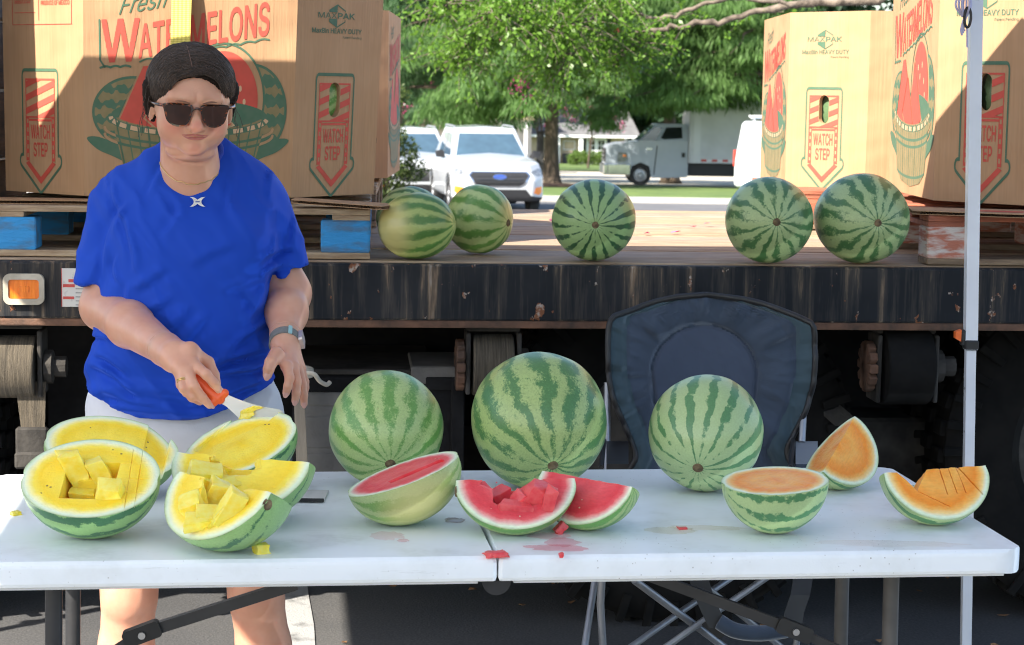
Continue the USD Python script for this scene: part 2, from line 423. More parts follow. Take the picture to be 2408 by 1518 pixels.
def tyre(r, w, lugs=40, rim=0.28):
    prof = [(rim, -w * 0.36), (rim + 0.03, -w * 0.47), (r * 0.82, -w * 0.5), (r * 0.95, -w * 0.46), (r, -w * 0.38), (r, w * 0.38), (r * 0.95, w * 0.46), (r * 0.82, w * 0.5), (rim + 0.03, w * 0.47), (rim, w * 0.36), (rim, -w * 0.36)]
    t = trimesh.creation.revolve(np.array(prof), sections=64)
    out = [t]
    for k in range(lugs):
        a = 2 * PI * k / lugs
        for s in (-1, 1):
            b = box((-r * PI / lugs * 0.55, -0.012, 0), (r * PI / lugs * 0.55, 0.012, w * 0.26), 0.003)
            b.apply_translation((0, 0, 0.03 * 0 + (0.02 if s > 0 else -w * 0.26 - 0.02)))
            b.apply_transform(trimesh.transformations.rotation_matrix(s * 0.0, (0, 1, 0)))
            q = trimesh.transformations.rotation_matrix(PI / 2 * 0, (0, 0, 1)); b.apply_transform(q)
            b.apply_translation((0, r + 0.004, 0)); b.apply_transform(trimesh.transformations.rotation_matrix(a + (0.5 * PI / lugs if s > 0 else 0), (0, 0, 1))); out.append(b)
        b = box((-0.012, 0, 0), (0.012, 0.085, 0.012), 0.003); b.apply_translation((0, r * 0.86, w * 0.485)); b.apply_transform(trimesh.transformations.rotation_matrix(a, (0, 0, 1))); out.append(b)
    m = trimesh.util.concatenate(out)
    m.apply_transform(trimesh.transformations.rotation_matrix(PI / 2, (1, 0, 0)))   # axle along y
    return m


TYRE = tyre(0.50, 0.27)
def wheel(x, y):
    m = TYRE.copy(); m.apply_translation((x, y, 0.503))
    w = part(tr, "tyre", m, MATS["tyre_rubber"], smooth=35)
    hub = trimesh.creation.revolve(np.array([(0.0, 0.10), (0.10, 0.10), (0.13, 0.03), (0.24, 0.0), (0.285, -0.09), (0.285, 0.09), (0.0, 0.09)]), sections=32)
    hub.apply_transform(trimesh.transformations.rotation_matrix(PI / 2, (1, 0, 0))); hub.apply_translation((x, y, 0.503))
    part(w, "rim", hub, MATS["dusty_steel"], smooth=35)
for x in (0.50, -1.90, 1.78):
    for y in (0.42, 0.72, 2.1):
        wheel(x, y)
    part(tr, "axle", cyl((x, 0.6, 0.5), (x, 2.2, 0.5), 0.06), MATS["black_steel"])
# tool boxes and air tanks hung under the frame
bx = part(tr, "tool_box", box((-0.58, 0.16, 0.30), (-0.13, 0.66, 0.738), 0.01), MATS["black_steel"])
part(bx, "box_lid", box((-0.59, 0.15, 0.739), (-0.20, 0.67, 0.753), 0.004), MATS["dusty_steel"])
part(bx, "lid_plate", box((-0.26, 0.14, 0.715), (-0.12, 0.45, 0.763), 0.004), MATS["grey_steel"])
part(bx, "door_panel", box((-0.56, 0.146, 0.33), (-0.23, 0.162, 0.688), 0.005), MATS["grey_steel"])
part(bx, "door_top", box((-0.56, 0.140, 0.655), (-0.23, 0.164, 0.690), 0.004), MATS["grey_steel"])
part(bx, "corner_angle", tm([box((-0.15, 0.13, 0.28), (-0.115, 0.17, 0.73), 0.003), box((-0.22, 0.135, 0.70), (-0.115, 0.165, 0.735), 0.003)]), MATS["black_steel"])
part(bx, "end_post", tm(hull([(x, 0.05, z) for x, z in ((-0.575, 0.745), (-0.548, 0.745), (-0.553, 0.20), (-0.520, 0.20))] + [(x, 0.09, z) for x, z in ((-0.575, 0.745), (-0.548, 0.745), (-0.553, 0.20), (-0.520, 0.20))])), MATS["end_post"])
for k in range(3):
    part(bx, "wall_plank", box((-0.555, 0.142, 0.34 + 0.1 * k), (-0.235, 0.147, 0.425 + 0.1 * k), 0.002), MATS["grey_steel"])
bx = part(tr, "tool_box", box((0.82, 0.78 - 0.2, 0.22), (1.36, 1.2, 0.55), 0.012), MATS["dusty_steel"])
part(bx, "latch_plate", box((0.99, 0.572, 0.345), (1.13, 0.58, 0.40), 0.003), MATS["grey_steel"])
part(bx, "latch", box((1.02, 0.565, 0.36), (1.11, 0.572, 0.385), 0.003), MATS["black_steel"])
bx = part(tr, "tool_box", box((-1.62, 0.95, 0.30), (-0.64, 1.35, 0.86), 0.012), MATS["black_steel"])
part(tr, "air_tank", tm([cyl((-0.1, 1.25, 0.42), (0.98, 1.25, 0.42), 0.16, 24)]), MATS["black_steel"], smooth=40)
part(tr, "bulkhead_panel", box((-5.0, 2.02, 0.36), (5.2, 2.04, 0.90)), MATS["black_steel"])
part(tr, "gusset_plate", box((-1.30, 0.62, 0.30), (-0.98, 0.66, 0.87)), MATS["black_steel"])
# angle iron stay seen to the right of the chair
a, b = (0.62, 0.50, 0.86), (0.945, 0.30, 0.58)
part(tr, "angle_stay", tm([hull([np.add(p, o) for p in (a, b) for o in ((0, -0.03, 0), (0.07, -0.03, 0), (0, -0.03, 0.012), (0.07, -0.03, 0.012))]), hull([np.add(p, o) for p in (a, b) for o in ((0.06, -0.04, 0), (0.07, -0.04, 0), (0.06, -0.04, -0.10), (0.07, -0.04, -0.10))])]), MATS["dusty_steel"])


def winch(x, z, w, r, strap, dark):
    """A strap winch hung under the rail: bracket, side plates, roll of strap, ratchet cap."""
    y = 0.10
    br = part(tr, "winch", tm([box((x - w / 2 - 0.018, y - 0.02, DZ - 0.19), (x + w / 2 + 0.018, y + 0.09, DZ - 0.174), 0.003), box((x - w / 2 - 0.02, y - 0.05, z - r * 0.9), (x - w / 2 - 0.008, y + 0.06, DZ - 0.191), 0.003), box((x + w / 2 + 0.008, y - 0.05, z - r * 0.9), (x + w / 2 + 0.02, y + 0.06, DZ - 0.191), 0.003)]), dark)
    prof = np.array([(0.0, -w / 2), (r * 0.97, -w / 2), (r, -w / 2 + 0.004), (r, w / 2 - 0.004), (r * 0.97, w / 2), (0.0, w / 2)])
    d = trimesh.creation.revolve(prof, sections=40); d.apply_transform(trimesh.transformations.rotation_matrix(PI / 2, (0, 1, 0))); d.apply_translation((x, y, z))
    part(br, "strap_roll", d, strap, smooth=30)
    cap = trimesh.creation.revolve(np.array([(0, 0), (0.045, 0), (0.045, 0.02), (0.028, 0.024), (0.028, 0.055), (0, 0.055)]), sections=10)
    cap.apply_transform(trimesh.transformations.rotation_matrix(PI / 2, (0, 1, 0))); cap.apply_translation((x + w / 2 + 0.022, y, z))
    part(br, "ratchet_cap", cap, dark)
    teeth = [box((x - w / 2 - 0.045, y - 0.012, z - 0.07), (x - w / 2 - 0.022, y + 0.012, z + 0.07), 0.003)]
    for k in range(6):
        q = teeth[0].copy(); q.apply_translation((0, -y, -z)); q.apply_transform(trimesh.transformations.rotation_matrix(k * PI / 6, (1, 0, 0))); q.apply_translation((0, y, z)); teeth.append(q)
    part(br, "ratchet_wheel", tm(teeth), MATS["rusty_steel"])
winch(-0.043, 0.775, 0.108, 0.083, MATS["old_strap"], MATS["dusty_steel"])
winch(-1.305, 0.765, 0.112, 0.083, MATS["old_strap"], MATS["dusty_steel"])
winch(1.085, 0.775, 0.130, 0.105, MATS["tyre_rubber"], MATS["dusty_steel"])
winch(2.05, 0.775, 0.11, 0.08, MATS["old_strap"], MATS["dusty_steel"])
# strap tail and plate hanging below the left winch
part(tr, "strap_tail", hull([(-1.30, 0.06, 0.73), (-1.22, 0.06, 0.73), (-1.285, 0.06, 0.60), (-1.225, 0.06, 0.60), (-1.30, 0.066, 0.73), (-1.22, 0.066, 0.73), (-1.285, 0.066, 0.60), (-1.225, 0.066, 0.60)]), MATS["old_strap"])
part(tr, "hanger_plate", tm([box((-1.30, 0.05, 0.525), (-1.215, 0.075, 0.61), 0.006), box((-1.302, 0.043, 0.50), (-1.213, 0.08, 0.545), 0.006)]), MATS["dusty_steel"])
# amber side marker
def rrect(w, h, r):
    return sg.box(-w / 2 + r, -h / 2 + r, w / 2 - r, h / 2 - r).buffer(r, 6)
def on_rail(px, py):
    p = np.linalg.inv(XF[tr]) @ np.append(at(px, py, TY + TYAW * (px - 1204) / F_ * TY), 1); return p[0], p[2]
xm, zm = on_rail(57, 680)
bz = prism(rrect(0.104, 0.080, 0.018).difference(rrect(0.078, 0.05, 0.008)), 0.014); bz = to_frame(bz, (xm, 0.0, zm), (1, 0, 0), (0, 0, 1), (0, -1, 0))
ml = part(tr, "marker_light", bz, MATS["bezel_cream"], label="amber side marker light in a cream bezel on the rail")
part(ml, "lens", to_frame(prism(rrect(0.077, 0.049, 0.006), 0.010), (xm, 0.0, zm), (1, 0, 0), (0, 0, 1), (0, -1, 0)), MATS["amber_lens"])
part(ml, "reflector_square", to_frame(prism(rrect(0.026, 0.016, 0.002), 0.0025), (xm, -0.0102, zm), (1, 0, 0), (0, 0, 1), (0, -1, 0)), MATS["amber_lens"])
xs, zs = on_rail(145, 722)
st = part(tr, "rail_sticker", to_frame(prism(sg.box(0, 0, 0.085, 0.100), 0.0012), (xs, 0.0, zs), (1, 0, 0), (0, 0, 1), (0, -1, 0)), MATS["sticker_white"], label="worn white sticker with red headings on the rail")
red, gry = [sg.box(0.018, 0.064, 0.05, 0.072), sg.box(0.004, 0.051, 0.034, 0.059), sg.box(0.004, 0.020, 0.032, 0.027), sg.box(0, 0, 0.0015, 0.1)], []
for k in range(9):
    gry.append(sg.box(0.036, 0.004 + 0.0105 * k, 0.08, 0.0062 + 0.0105 * k))
for geo, mt, nm in ((red, "sticker_red", "red_heading"), (gry, "sticker_grey", "small_print")):
    part(st, nm, to_frame(prism(sg.MultiPolygon(geo), 0.0006), (xs, -0.0013, zs), (1, 0, 0), (0, 0, 1), (0, -1, 0)), MATS[mt])
# dark headboard standing on the deck at the far left
hb = thing("headboard", "dark weathered wooden side board standing on the deck at the far left edge", "side board", (-1.60, 5.2, DZ))
M("dark_wood", (0.11, 0.065, 0.035), (0.02, 0.017, 0.014), rough=0.9, scale=4, stretch=(8, 1, 8), bump=0.5, bscale=20)
for k in range(6):
    part(hb, "board", box((-0.045, -0.15, 0.004 + 0.215 * k), (-0.012 + 0.006 * (k % 2), 1.32, 0.21 + 0.215 * k), 0.004), MATS["dark_wood"])
for yy in (0.05, 0.65, 1.25):
    part(hb, "post", box((-0.10, yy - 0.035, 0.004), (-0.047, yy + 0.035, 1.32), 0.006), MATS["black_steel"])

# ================================================================== pallets
M("pallet_wood", (0.50, 0.38, 0.25), (0.30, 0.20, 0.12), rough=0.85, scale=5, stretch=(1.5, 12, 12), bump=0.4, bscale=24)
M("pallet_dark", (0.27, 0.19, 0.12), (0.15, 0.10, 0.065), rough=0.85, scale=5, stretch=(1.5, 12, 12), bump=0.4, bscale=24)
M("pallet_blue", (0.03, 0.28, 0.62), (0.07, 0.17, 0.30), rough=0.7, scale=7, stretch=(1, 3, 3), lo=0.38, hi=0.52, bump=0.5, bscale=24)
M("pallet_red", (0.42, 0.14, 0.075), (0.24, 0.075, 0.045), rough=0.8, scale=6, stretch=(1, 6, 6), bump=0.4, bscale=24)
M("pallet_worn", (0.46, 0.16, 0.10), (0.62, 0.55, 0.50), rough=0.8, scale=9, stretch=(1, 1, 5), lo=0.42, hi=0.56, bump=0.4, bscale=24)


def pallet(label, x0, y0, w, d, z, boards, block, bottom, blocks=(0, 1, 2), yaw=0.0, hb_=0.085):
    p = thing("wooden_pallet", label, "pallet", (x0, y0, z), yaw, group=None)
    for k in range(3):                                       # bottom runners, along x at front, middle and back
        yy = (0, d / 2 - 0.05, d - 0.1)[k]
        part(p, "bottom_board", box((0, yy, 0.0), (w, yy + 0.1, 0.016), 0.002), bottom)
        for j in range(3):
            xx = (0, w / 2 - 0.065, w - 0.13)[j]
            part(p, "block", box((xx, yy + 0.002, 0.0165), (xx + 0.13, yy + 0.1, 0.0165 + hb_), 0.004), block)
    for j in range(3):
        xx = (0, w / 2 - 0.05, w - 0.1)[j]
        part(p, "stringer_board", box((xx, 0.003, 0.017 + hb_), (xx + 0.1, d - 0.003, 0.031 + hb_), 0.002), boards)
    n = 7
    for k in range(n):
        yy = k * (d - 0.1) / (n - 1)
        part(p, "deck_board", box((0, yy, 0.0315 + hb_), (w, yy + 0.1, 0.047 + hb_), 0.002), boards)
    return p
PT = 0.1315
pallet("pale pallet with blue painted blocks under the big front left bin", -1.375, 5.115, 1.0, 1.2, DZ + 0.003, MATS["pallet_wood"], MATS["pallet_blue"], MATS["pallet_wood"], yaw=0.07)
pallet("plain wooden pallet under the bin behind the front left bin", -1.45, 6.42, 1.0, 1.2, DZ + 0.003, MATS["pallet_wood"], MATS["pallet_dark"], MATS["pallet_wood"], yaw=0.05)
pallet("red brown pallet with a worn whitish block at the right end of the deck", 1.115, 5.29, 1.0, 1.2, DZ + 0.003, MATS["pallet_red"], MATS["pallet_worn"], MATS["pallet_dark"], yaw=0.05)
pallet("red brown pallet under the farther right bin behind two melons", 0.95, 6.66, 1.0, 0.98, DZ + 0.003, MATS["pallet_red"], MATS["pallet_red"], MATS["pallet_dark"], yaw=0.03)
# ================================================================== printed cardboard bins
mk("cardboard", {"tc": ("texture_coordinate", {}), "mp": ("mapping", {"scale": (1, 1, 0.25)}), "n": ("noise_texture", {"scale": 9.0, "detail": 5.0}), "mp2": ("mapping", {"scale": (150, 150, 3)}), "n2": ("noise_texture", {"scale": 1.0, "detail": 3.0}),
                 "r": ("rgb_ramp", {"ramp": [(0, (0.375, 0.220, 0.118)), (0.5, (0.43, 0.262, 0.146)), (1, (0.49, 0.31, 0.178))]}), "r2": ("rgb_ramp", {"ramp": [(0, (0.86, 0.86, 0.86)), (1, (1.1, 1.1, 1.1))]}),
                 "m": ("mix_color", {"blend_type": "multiply", "fac": 1.0, "use_clamp": False}), "b": ("bump", {"strength": 0.35, "distance": 0.003}), "b2": ("bump", {"strength": 0.6, "distance": 0.03}), "n3": ("noise_texture", {"scale": 5.0, "detail": 2.0}), "p": ("principled_bsdf", {"roughness": 0.85, "specular_ior_level": 0.10})},
   [("tc.object", "mp.vector"), ("mp.vector", "n.vector"), ("n.fac", "r.fac"), ("tc.object", "mp2.vector"), ("mp2.vector", "n2.vector"), ("n2.fac", "r2.fac"), ("r.color", "m.a"), ("r2.color", "m.b"), ("m.result", "p.base_color"),
    ("n2.fac", "b.height"), ("tc.object", "n3.vector"), ("n3.fac", "b2.height"), ("b2.normal", "b.normal"), ("b.normal", "p.normal")], "p.BSDF")
M("print_red", (0.55, 0.075, 0.05), (0.47, 0.07, 0.045), rough=0.75, scale=30, bump=0.15, bscale=200, bdist=0.002)
M("print_green", (0.055, 0.13, 0.075), (0.075, 0.14, 0.085), rough=0.75, scale=40, bump=0.15, bscale=200, bdist=0.002)
M("print_olive", (0.20, 0.165, 0.075), (0.25, 0.19, 0.09), rough=0.8, scale=40)
M("print_pale", (0.60, 0.40, 0.24), (0.55, 0.36, 0.21), rough=0.8, scale=40)

_TXT = {}
def text2d(s, h, bold=True):
    """Lettering as flat triangles, (vertices, faces), capitals h tall."""
    key = (s, bold)
    if key not in _TXT:
        m = meshkit.text_mesh(s, 1.0, 0.01, bold)
        n = m.face_normals
        f = m.faces[n[:, 2] > 0.9]
        u, inv = np.unique(f.ravel(), return_inverse=True)
        _TXT[key] = (m.vertices[u][:, :2].copy(), inv.reshape(-1, 3))
    v, f = _TXT[key]
    return v * h, f


def fit_text(s, x0, x1, y0, h, slope=0.0, shear=0.0, bold=True):
    v, f = text2d(s, 1.0, bold)
    v = v.copy(); w = v[:, 0].max() - v[:, 0].min()
    x = (v[:, 0] - v[:, 0].min()) / w * (x1 - x0); y = v[:, 1] * h
    return np.stack([x0 + x + y * shear, y0 + y + x * slope], 1), f


def flats(items):
    """Joins polygons and flat meshes to one (v, f)."""
    V, Fa, n = [], [], 0
    for it in items:
        v, f = it if isinstance(it, tuple) else sheet(it)
        V.append(v); Fa.append(np.asarray(f) + n); n += len(v)
    return np.vstack(V), np.vstack(Fa)


def ellipse(cx, cy, rx, ry, n=48, rot=0.0):
    return sa.translate(sa.rotate(sa.scale(sg.Point(0, 0).buffer(1, n // 4), rx, ry), rot), cx, cy)


def squiggle(x0, y0, x1, y1, amp, n, w):
    t = np.linspace(0, 1, n * 6 + 1)
    pts = np.stack([x0 + (x1 - x0) * t, y0 + (y1 - y0) * t + amp * np.abs(np.sin(t * n * PI))], 1)
    return sg.LineString(pts).buffer(w)


def basket_art():
    """The printed basket of melons in a unit square face: {ink: [flat pieces]}."""
    ink = {"red": [], "green": [], "olive": [], "pale": []}
    mask = sg.Polygon()
    def put(col, g):
        nonlocal mask
        g2 = g.difference(mask).buffer(0)
        if not g2.is_empty:
            ink[col].append(g2)
    def block(g):
        nonlocal mask
        mask = mask.union(g)
    rim = ellipse(0.5, 0.355, 0.375, 0.085)
    body = sg.Polygon([(0.13, 0.36), (0.87, 0.36), (0.80, 0.10), (0.70, 0.055), (0.5, 0.035), (0.30, 0.055), (0.20, 0.10)])
    front = body.difference(ellipse(0.5, 0.385, 0.36, 0.075))
    # basket: hoops, staves, rim
    for y in (0.265, 0.235, 0.10):
        hoop = sg.LineString([(0.5 + 0.40 * math.cos(a), y + 0.075 * math.sin(a) + 0.05) for a in np.linspace(PI, 2 * PI, 24)]).buffer(0.006)
        put("green", hoop.intersection(body)); block(hoop)
    for k in range(15):
        x = 0.15 + 0.05 * k
        put("green", sg.LineString([(x, 0.36), (0.5 + (x - 0.5) * 0.8, 0.03)]).buffer(0.003 if k % 3 else 0.006).intersection(front))
        block(sg.LineString([(x, 0.36), (0.5 + (x - 0.5) * 0.8, 0.03)]).buffer(0.003).intersection(front))
    lip = sg.LineString([(0.5 + 0.372 * math.cos(a), 0.365 + 0.075 * math.sin(a)) for a in np.linspace(PI, 2 * PI, 40)])
    for k in range(0, 39, 3):
        c = list(lip.coords)[k:k + 3]
        if len(c) > 1:
            g = sg.LineString(c).buffer(0.010, cap_style=2).intersection(ellipse(0.5, 0.36, 0.4, 0.2)); put("pale", g); block(g)
    lip2 = lip.buffer(0.014); put("green", lip2); block(lip2)
    put("olive", front); block(front)
    for cx, s in ((0.075, 1), (0.92, -1)):
        leaf = sg.Polygon(smooth_poly([(cx - s * 0.06, 0.265), (cx, 0.27), (cx + s * 0.10, 0.225), (cx + s * 0.15, 0.15), (cx + s * 0.06, 0.185), (cx - s * 0.01, 0.215)], 6))
        put("green", leaf); block(leaf)
    inside = ellipse(0.5, 0.375, 0.37, 0.075)
    # red wedges in front
    for tri in ([(0.29, 0.36), (0.40, 0.52), (0.52, 0.32), (0.50, 0.30), (0.34, 0.32)], [(0.16, 0.33), (0.28, 0.595), (0.33, 0.60), (0.42, 0.47), (0.33, 0.33), (0.30, 0.305)], [(0.42, 0.32), (0.545, 0.585), (0.70, 0.335), (0.62, 0.30), (0.48, 0.30)]):
        g = sg.Polygon(tri)
        put("red", g); block(g.buffer(0.008))
    # pale rind edge and seeds
    for tri in ([(0.155, 0.36), (0.165, 0.33), (0.30, 0.30), (0.33, 0.325), (0.20, 0.345)], [(0.63, 0.30), (0.72, 0.33), (0.70, 0.35), (0.61, 0.32)]):
        g = sg.Polygon(tri); put("pale", g); block(g)
    put("green", inside); block(inside)
    rs = ellipse(0.66, 0.445, 0.165, 0.225)
    for sx, sy in ((0.62, 0.56), (0.70, 0.57), (0.58, 0.50), (0.74, 0.50), (0.66, 0.52), (0.76, 0.44), (0.57, 0.43)):
        g = ellipse(sx, sy, 0.007, 0.014); put("pale", g); block(g)
    put("red", rs); block(ellipse(0.66, 0.45, 0.19, 0.25)); put("green", sg.Polygon())if False else None
    g = ellipse(0.66, 0.45, 0.2, 0.26); put("green", g); block(g)
    for cx, cy, rx, ry in ((0.235, 0.385, 0.195, 0.165), (0.80, 0.40, 0.165, 0.215)):
        e = ellipse(cx, cy, rx, ry)
        for k in range(5):
            yy = cy + (k - 2) * ry * 0.42
            t = np.linspace(0, 1, 40); wob = 0.008 * np.sin(t * 37 + k) + 0.006 * np.sin(t * 71 + 2 * k)
            b = sg.Polygon(list(zip(cx - rx + 2 * rx * t, yy + wob + 0.02)) + list(zip((cx - rx + 2 * rx * t)[::-1], (yy - wob - 0.018)[::-1])))
            if b.is_valid:
                put("olive", b.intersection(e.buffer(-0.012))); block(b.intersection(e.buffer(-0.012)))
        put("green", e); block(e)
    return ink


def arrow_art():
    ink = {"red": [], "green": [], "pale": []}
    x0, x1 = 0.27, 0.66; cx = (x0 + x1) / 2; yt, ys, yb = 0.545, 0.15, 0.03; hw = 0.235
    arrow = sg.Polygon([(x0, yt), (x1, yt), (x1, ys), (cx + hw, ys), (cx, yb), (cx - hw, ys), (x0, ys)])
    outer = arrow.buffer(0.035, 4); ring_ = outer.difference(arrow.buffer(0.02, 4))
    ink["green"].append(ring_)
    slot = sg.LineString([(cx, 0.405), (cx, 0.50)]).buffer(0.001)
    inner = arrow.buffer(-0.012)
    stripes = []
    for k in range(-3, 8):
        y = 0.30 + 0.062 * k
        stripes.append(sg.Polygon([(x0, y), (x1, y + 0.075), (x1, y + 0.105), (x0, y + 0.03)]))
    top = sg.box(x0 + 0.012, 0.35, x1 - 0.012, yt - 0.012)
    red = shapely.union_all(stripes).intersection(top)
    red = red.union(top.difference(top.buffer(-0.008)))
    side = sg.box(x0 + 0.012, ys, x0 + 0.052, 0.352).union(sg.box(x1 - 0.052, ys, x1 - 0.012, 0.352))
    for k in range(5):
        side = side.difference(sg.box(x0 + 0.024, 0.165 + 0.04 * k, x0 + 0.044, 0.185 + 0.04 * k)).difference(sg.box(x1 - 0.044, 0.165 + 0.04 * k, x1 - 0.024, 0.185 + 0.04 * k))
    side = side.union(sg.box(x0 + 0.05, 0.335, x1 - 0.05, 0.345))
    head = sg.Polygon([(x0 + 0.052, ys), (x0 + 0.052, ys - 0.005), (cx, 0.075), (x1 - 0.052, ys - 0.005), (x1 - 0.052, ys), (cx + hw - 0.045, ys - 0.012), (cx, yb + 0.012), (cx - hw + 0.045, ys - 0.012)])
    ink["red"] += [g for g in (red, side, head.buffer(0))]
    ink["red"].append(fit_text("WATCH", x0 + 0.075, x1 - 0.075, 0.255, 0.062))
    ink["red"].append(fit_text("STEP", x0 + 0.105, x1 - 0.105, 0.172, 0.062))
    return ink


def logo_art():
    g = []
    hexa = sg.Polygon([(0.455 + 0.11 * math.sin(k * PI / 3), 0.845 + 0.055 * math.cos(k * PI / 3)) for k in range(6)])
    left = hexa.intersection(sg.box(0, 0, 0.455, 1)).difference(sg.box(0.2, 0.832, 0.46, 0.862))
    line = hexa.difference(hexa.buffer(-0.006)).intersection(sg.box(0.455, 0, 1, 1)).difference(sg.box(0.45, 0.83, 0.8, 0.864))
    g += [left, line, fit_text("PAK", 0.462, 0.66, 0.834, 0.026), fit_text("MAX", 0.235, 0.45, 0.834, 0.026, bold=False)]
    g.append(fit_text("MaxBin HEAVY DUTY", 0.17, 0.75, 0.765, 0.022))
    g.append(fit_text("Patent Pending", 0.53, 0.75, 0.742, 0.011, bold=False))
    return {"green": g}


BASKET, ARROW, LOGO = basket_art(), arrow_art(), logo_art()
INKS = {"red": "print_red", "green": "print_green", "olive": "print_olive", "pale": "print_pale"}


def bin_box(label, x, y, z, h, w=0.55, leg=0.235, side=0.72, top=1.0, yaw=0.0, faces=(0, 1, 2, 6, 7), holes=(1, 7), lean=(0, 0), bulge=0.008):
    """An eight-sided printed bin; x, y: its front left corner. Faces counter-clockwise from the front."""
    b = thing("watermelon_bin", label, "cardboard bin", (x, y, z), yaw, group=None)
    oct_ = np.array([(0, 0), (w, 0), (w + leg, leg), (w + leg, leg + side), (w, 2 * leg + side), (0, 2 * leg + side), (-leg, leg + side), (-leg, leg)], float)
    c = oct_.mean(0)
    topo = c + (oct_ - c) * top + lean
    lo = [np.append(p, 0) for p in oct_]; hi = [np.append(p, h) for p in topo]
    t = 0.014
    def shrink(p, k):
        return np.append(c + (p[:2] - c) * k, p[2])
    outer = hull(lo + hi)
    inner = hull([shrink(p, 1 - t / 0.5) + (0, 0, 0.01) for p in lo] + [shrink(p, 1 - t / 0.5) + (0, 0, 0.01) for p in hi])
    wall = outer - inner
    quads = []
    for i in range(8):
        j = (i + 1) % 8
        quads.append((lo[i], lo[j], hi[j], hi[i]))
    def fmap(i, v, off):
        bl, br, tr_, tl = quads[i]
        u, s = v[:, :1], v[:, 1:2]
        p = bl * (1 - u) * (1 - s) + br * u * (1 - s) + tr_ * u * s + tl * (1 - u) * s
        n = np.cross(br - bl, tl - bl); n /= np.linalg.norm(n)
        return p + n * off
    for i in holes:
        slot = sg.LineString([(0.465, 0.408), (0.465, 0.50)]).buffer(0.001)
        wd = np.linalg.norm(quads[i][1] - quads[i][0])
        pts = np.array([(0.465 + 0.062 * math.cos(a), (0.50 if math.sin(a) > 0 else 0.408) + 0.062 * wd / h * math.sin(a)) for a in np.linspace(0, 2 * PI, 28, endpoint=False)])
        wall = wall - hull(np.vstack([fmap(i, pts, 0.02), fmap(i, pts, -0.03)]))
    path = part(b, "bin_wall", tm(wall), MATS["cardboard"])
    for i in faces:
        long_ = i in (0, 2, 4, 6)
        wd = np.linalg.norm(quads[i][1] - quads[i][0])
        groups = {}
        def add(ink):
            for col, its in ink.items():
                if its:
                    groups.setdefault(col, []).extend(its)
        if long_:
            add(BASKET)
            groups.setdefault("red", []).extend([fit_text("W", 0.085, 0.262, 0.612, 0.185, 0.06), fit_text("ATERMELONS", 0.258, 0.87, 0.634, 0.145, 0.19)])
            groups.setdefault("green", []).extend([fit_text("Fresh", 0.165, 0.375, 0.825, 0.085, 0.18, 0.35, bold=False), squiggle(0.265, 0.615, 0.87, 0.725, 0.008, 9, 0.004), squiggle(0.08, 0.585, 0.22, 0.592, 0.006, 3, 0.005), sg.LineString([(0.075, 0.80), (0.078, 0.62), (0.10, 0.588)]).buffer(0.004)])
        else:
            add(ARROW); add(LOGO) if i != 7 or x > 0 else None
            if i in holes:
                hole = sa.scale(sg.Point(0, 0).buffer(1), 0.066, 0.066 * wd / h)
                keep = sa.translate(hole, 0.465, 0.408).union(sa.translate(hole, 0.465, 0.50)).union(sg.box(0.399, 0.408, 0.531, 0.50))
                groups = {k: [(g if isinstance(g, tuple) else g.difference(keep)) for g in v] for k, v in groups.items()}
            if i == 7 and x < 0:
                gl = [sg.box(0.13, 0.78, 0.87, 0.783), sg.box(0.13, 0.78, 0.136, 1.0), sg.box(0.86, 0.78, 0.866, 1.0), sg.box(0.46, 0.80, 0.465, 1.0), sg.box(0.16, 0.835, 0.42, 0.838), fit_text("PRODUCE OF USA", 0.49, 0.80, 0.93, 0.020, bold=True), fit_text("PRODUCE OF MEXICO", 0.49, 0.84, 0.87, 0.020, bold=True), fit_text("WATERMELON", 0.16, 0.42, 0.93, 0.02), fit_text("SEEDLESS", 0.16, 0.36, 0.88, 0.02)]
                groups.setdefault("red", []).extend(gl)
        for col, its in groups.items():
            its = [g for g in its if isinstance(g, tuple) or not g.is_empty]
            if its:
                v, f = flats(its)
                q = fmap(i, v, 0.0012 if col != "pale" else 0.0018)
                m = T(q, f)
                n = np.cross(quads[i][1] - quads[i][0], quads[i][3] - quads[i][0])
                if (m.face_normals.mean(0) @ n) < 0:
                    m.invert()
                part(path, {"red": "red_print", "green": "green_print", "olive": "olive_print", "pale": "pale_print"}[col], m, MATS[INKS[col]], kind="stuff")
    return b, fmap

ZB = DZ + PT + 0.003 + 0.012
bin1, fm1 = bin_box("big printed watermelon bin behind the woman, crossed by the yellow strap", -1.150, 5.27, ZB + 0.008, 0.582, top=1.025, lean=(0.012, -0.01), holes=(1,), yaw=0.12)
bin2, fm2 = bin_box("bin mostly hidden behind the big front left bin, only its right side showing", -1.225, 6.62, ZB, 0.575, faces=(1, 2), holes=())
bin3, fm3 = bin_box("farther of the two right bins, pale in sun with its black hand hole", 1.200, 6.75, ZB - 0.02, 0.615, leg=0.24, side=0.72, faces=(6, 7), top=1.0)
bin4, fm4 = bin_box("nearer of the two right bins, partly shaded, behind the white canopy pole", 1.435, 5.40, ZB + 0.012, 0.68, leg=0.236, side=0.68, faces=(0, 6, 7), top=1.015, lean=(0.0, -0.01))

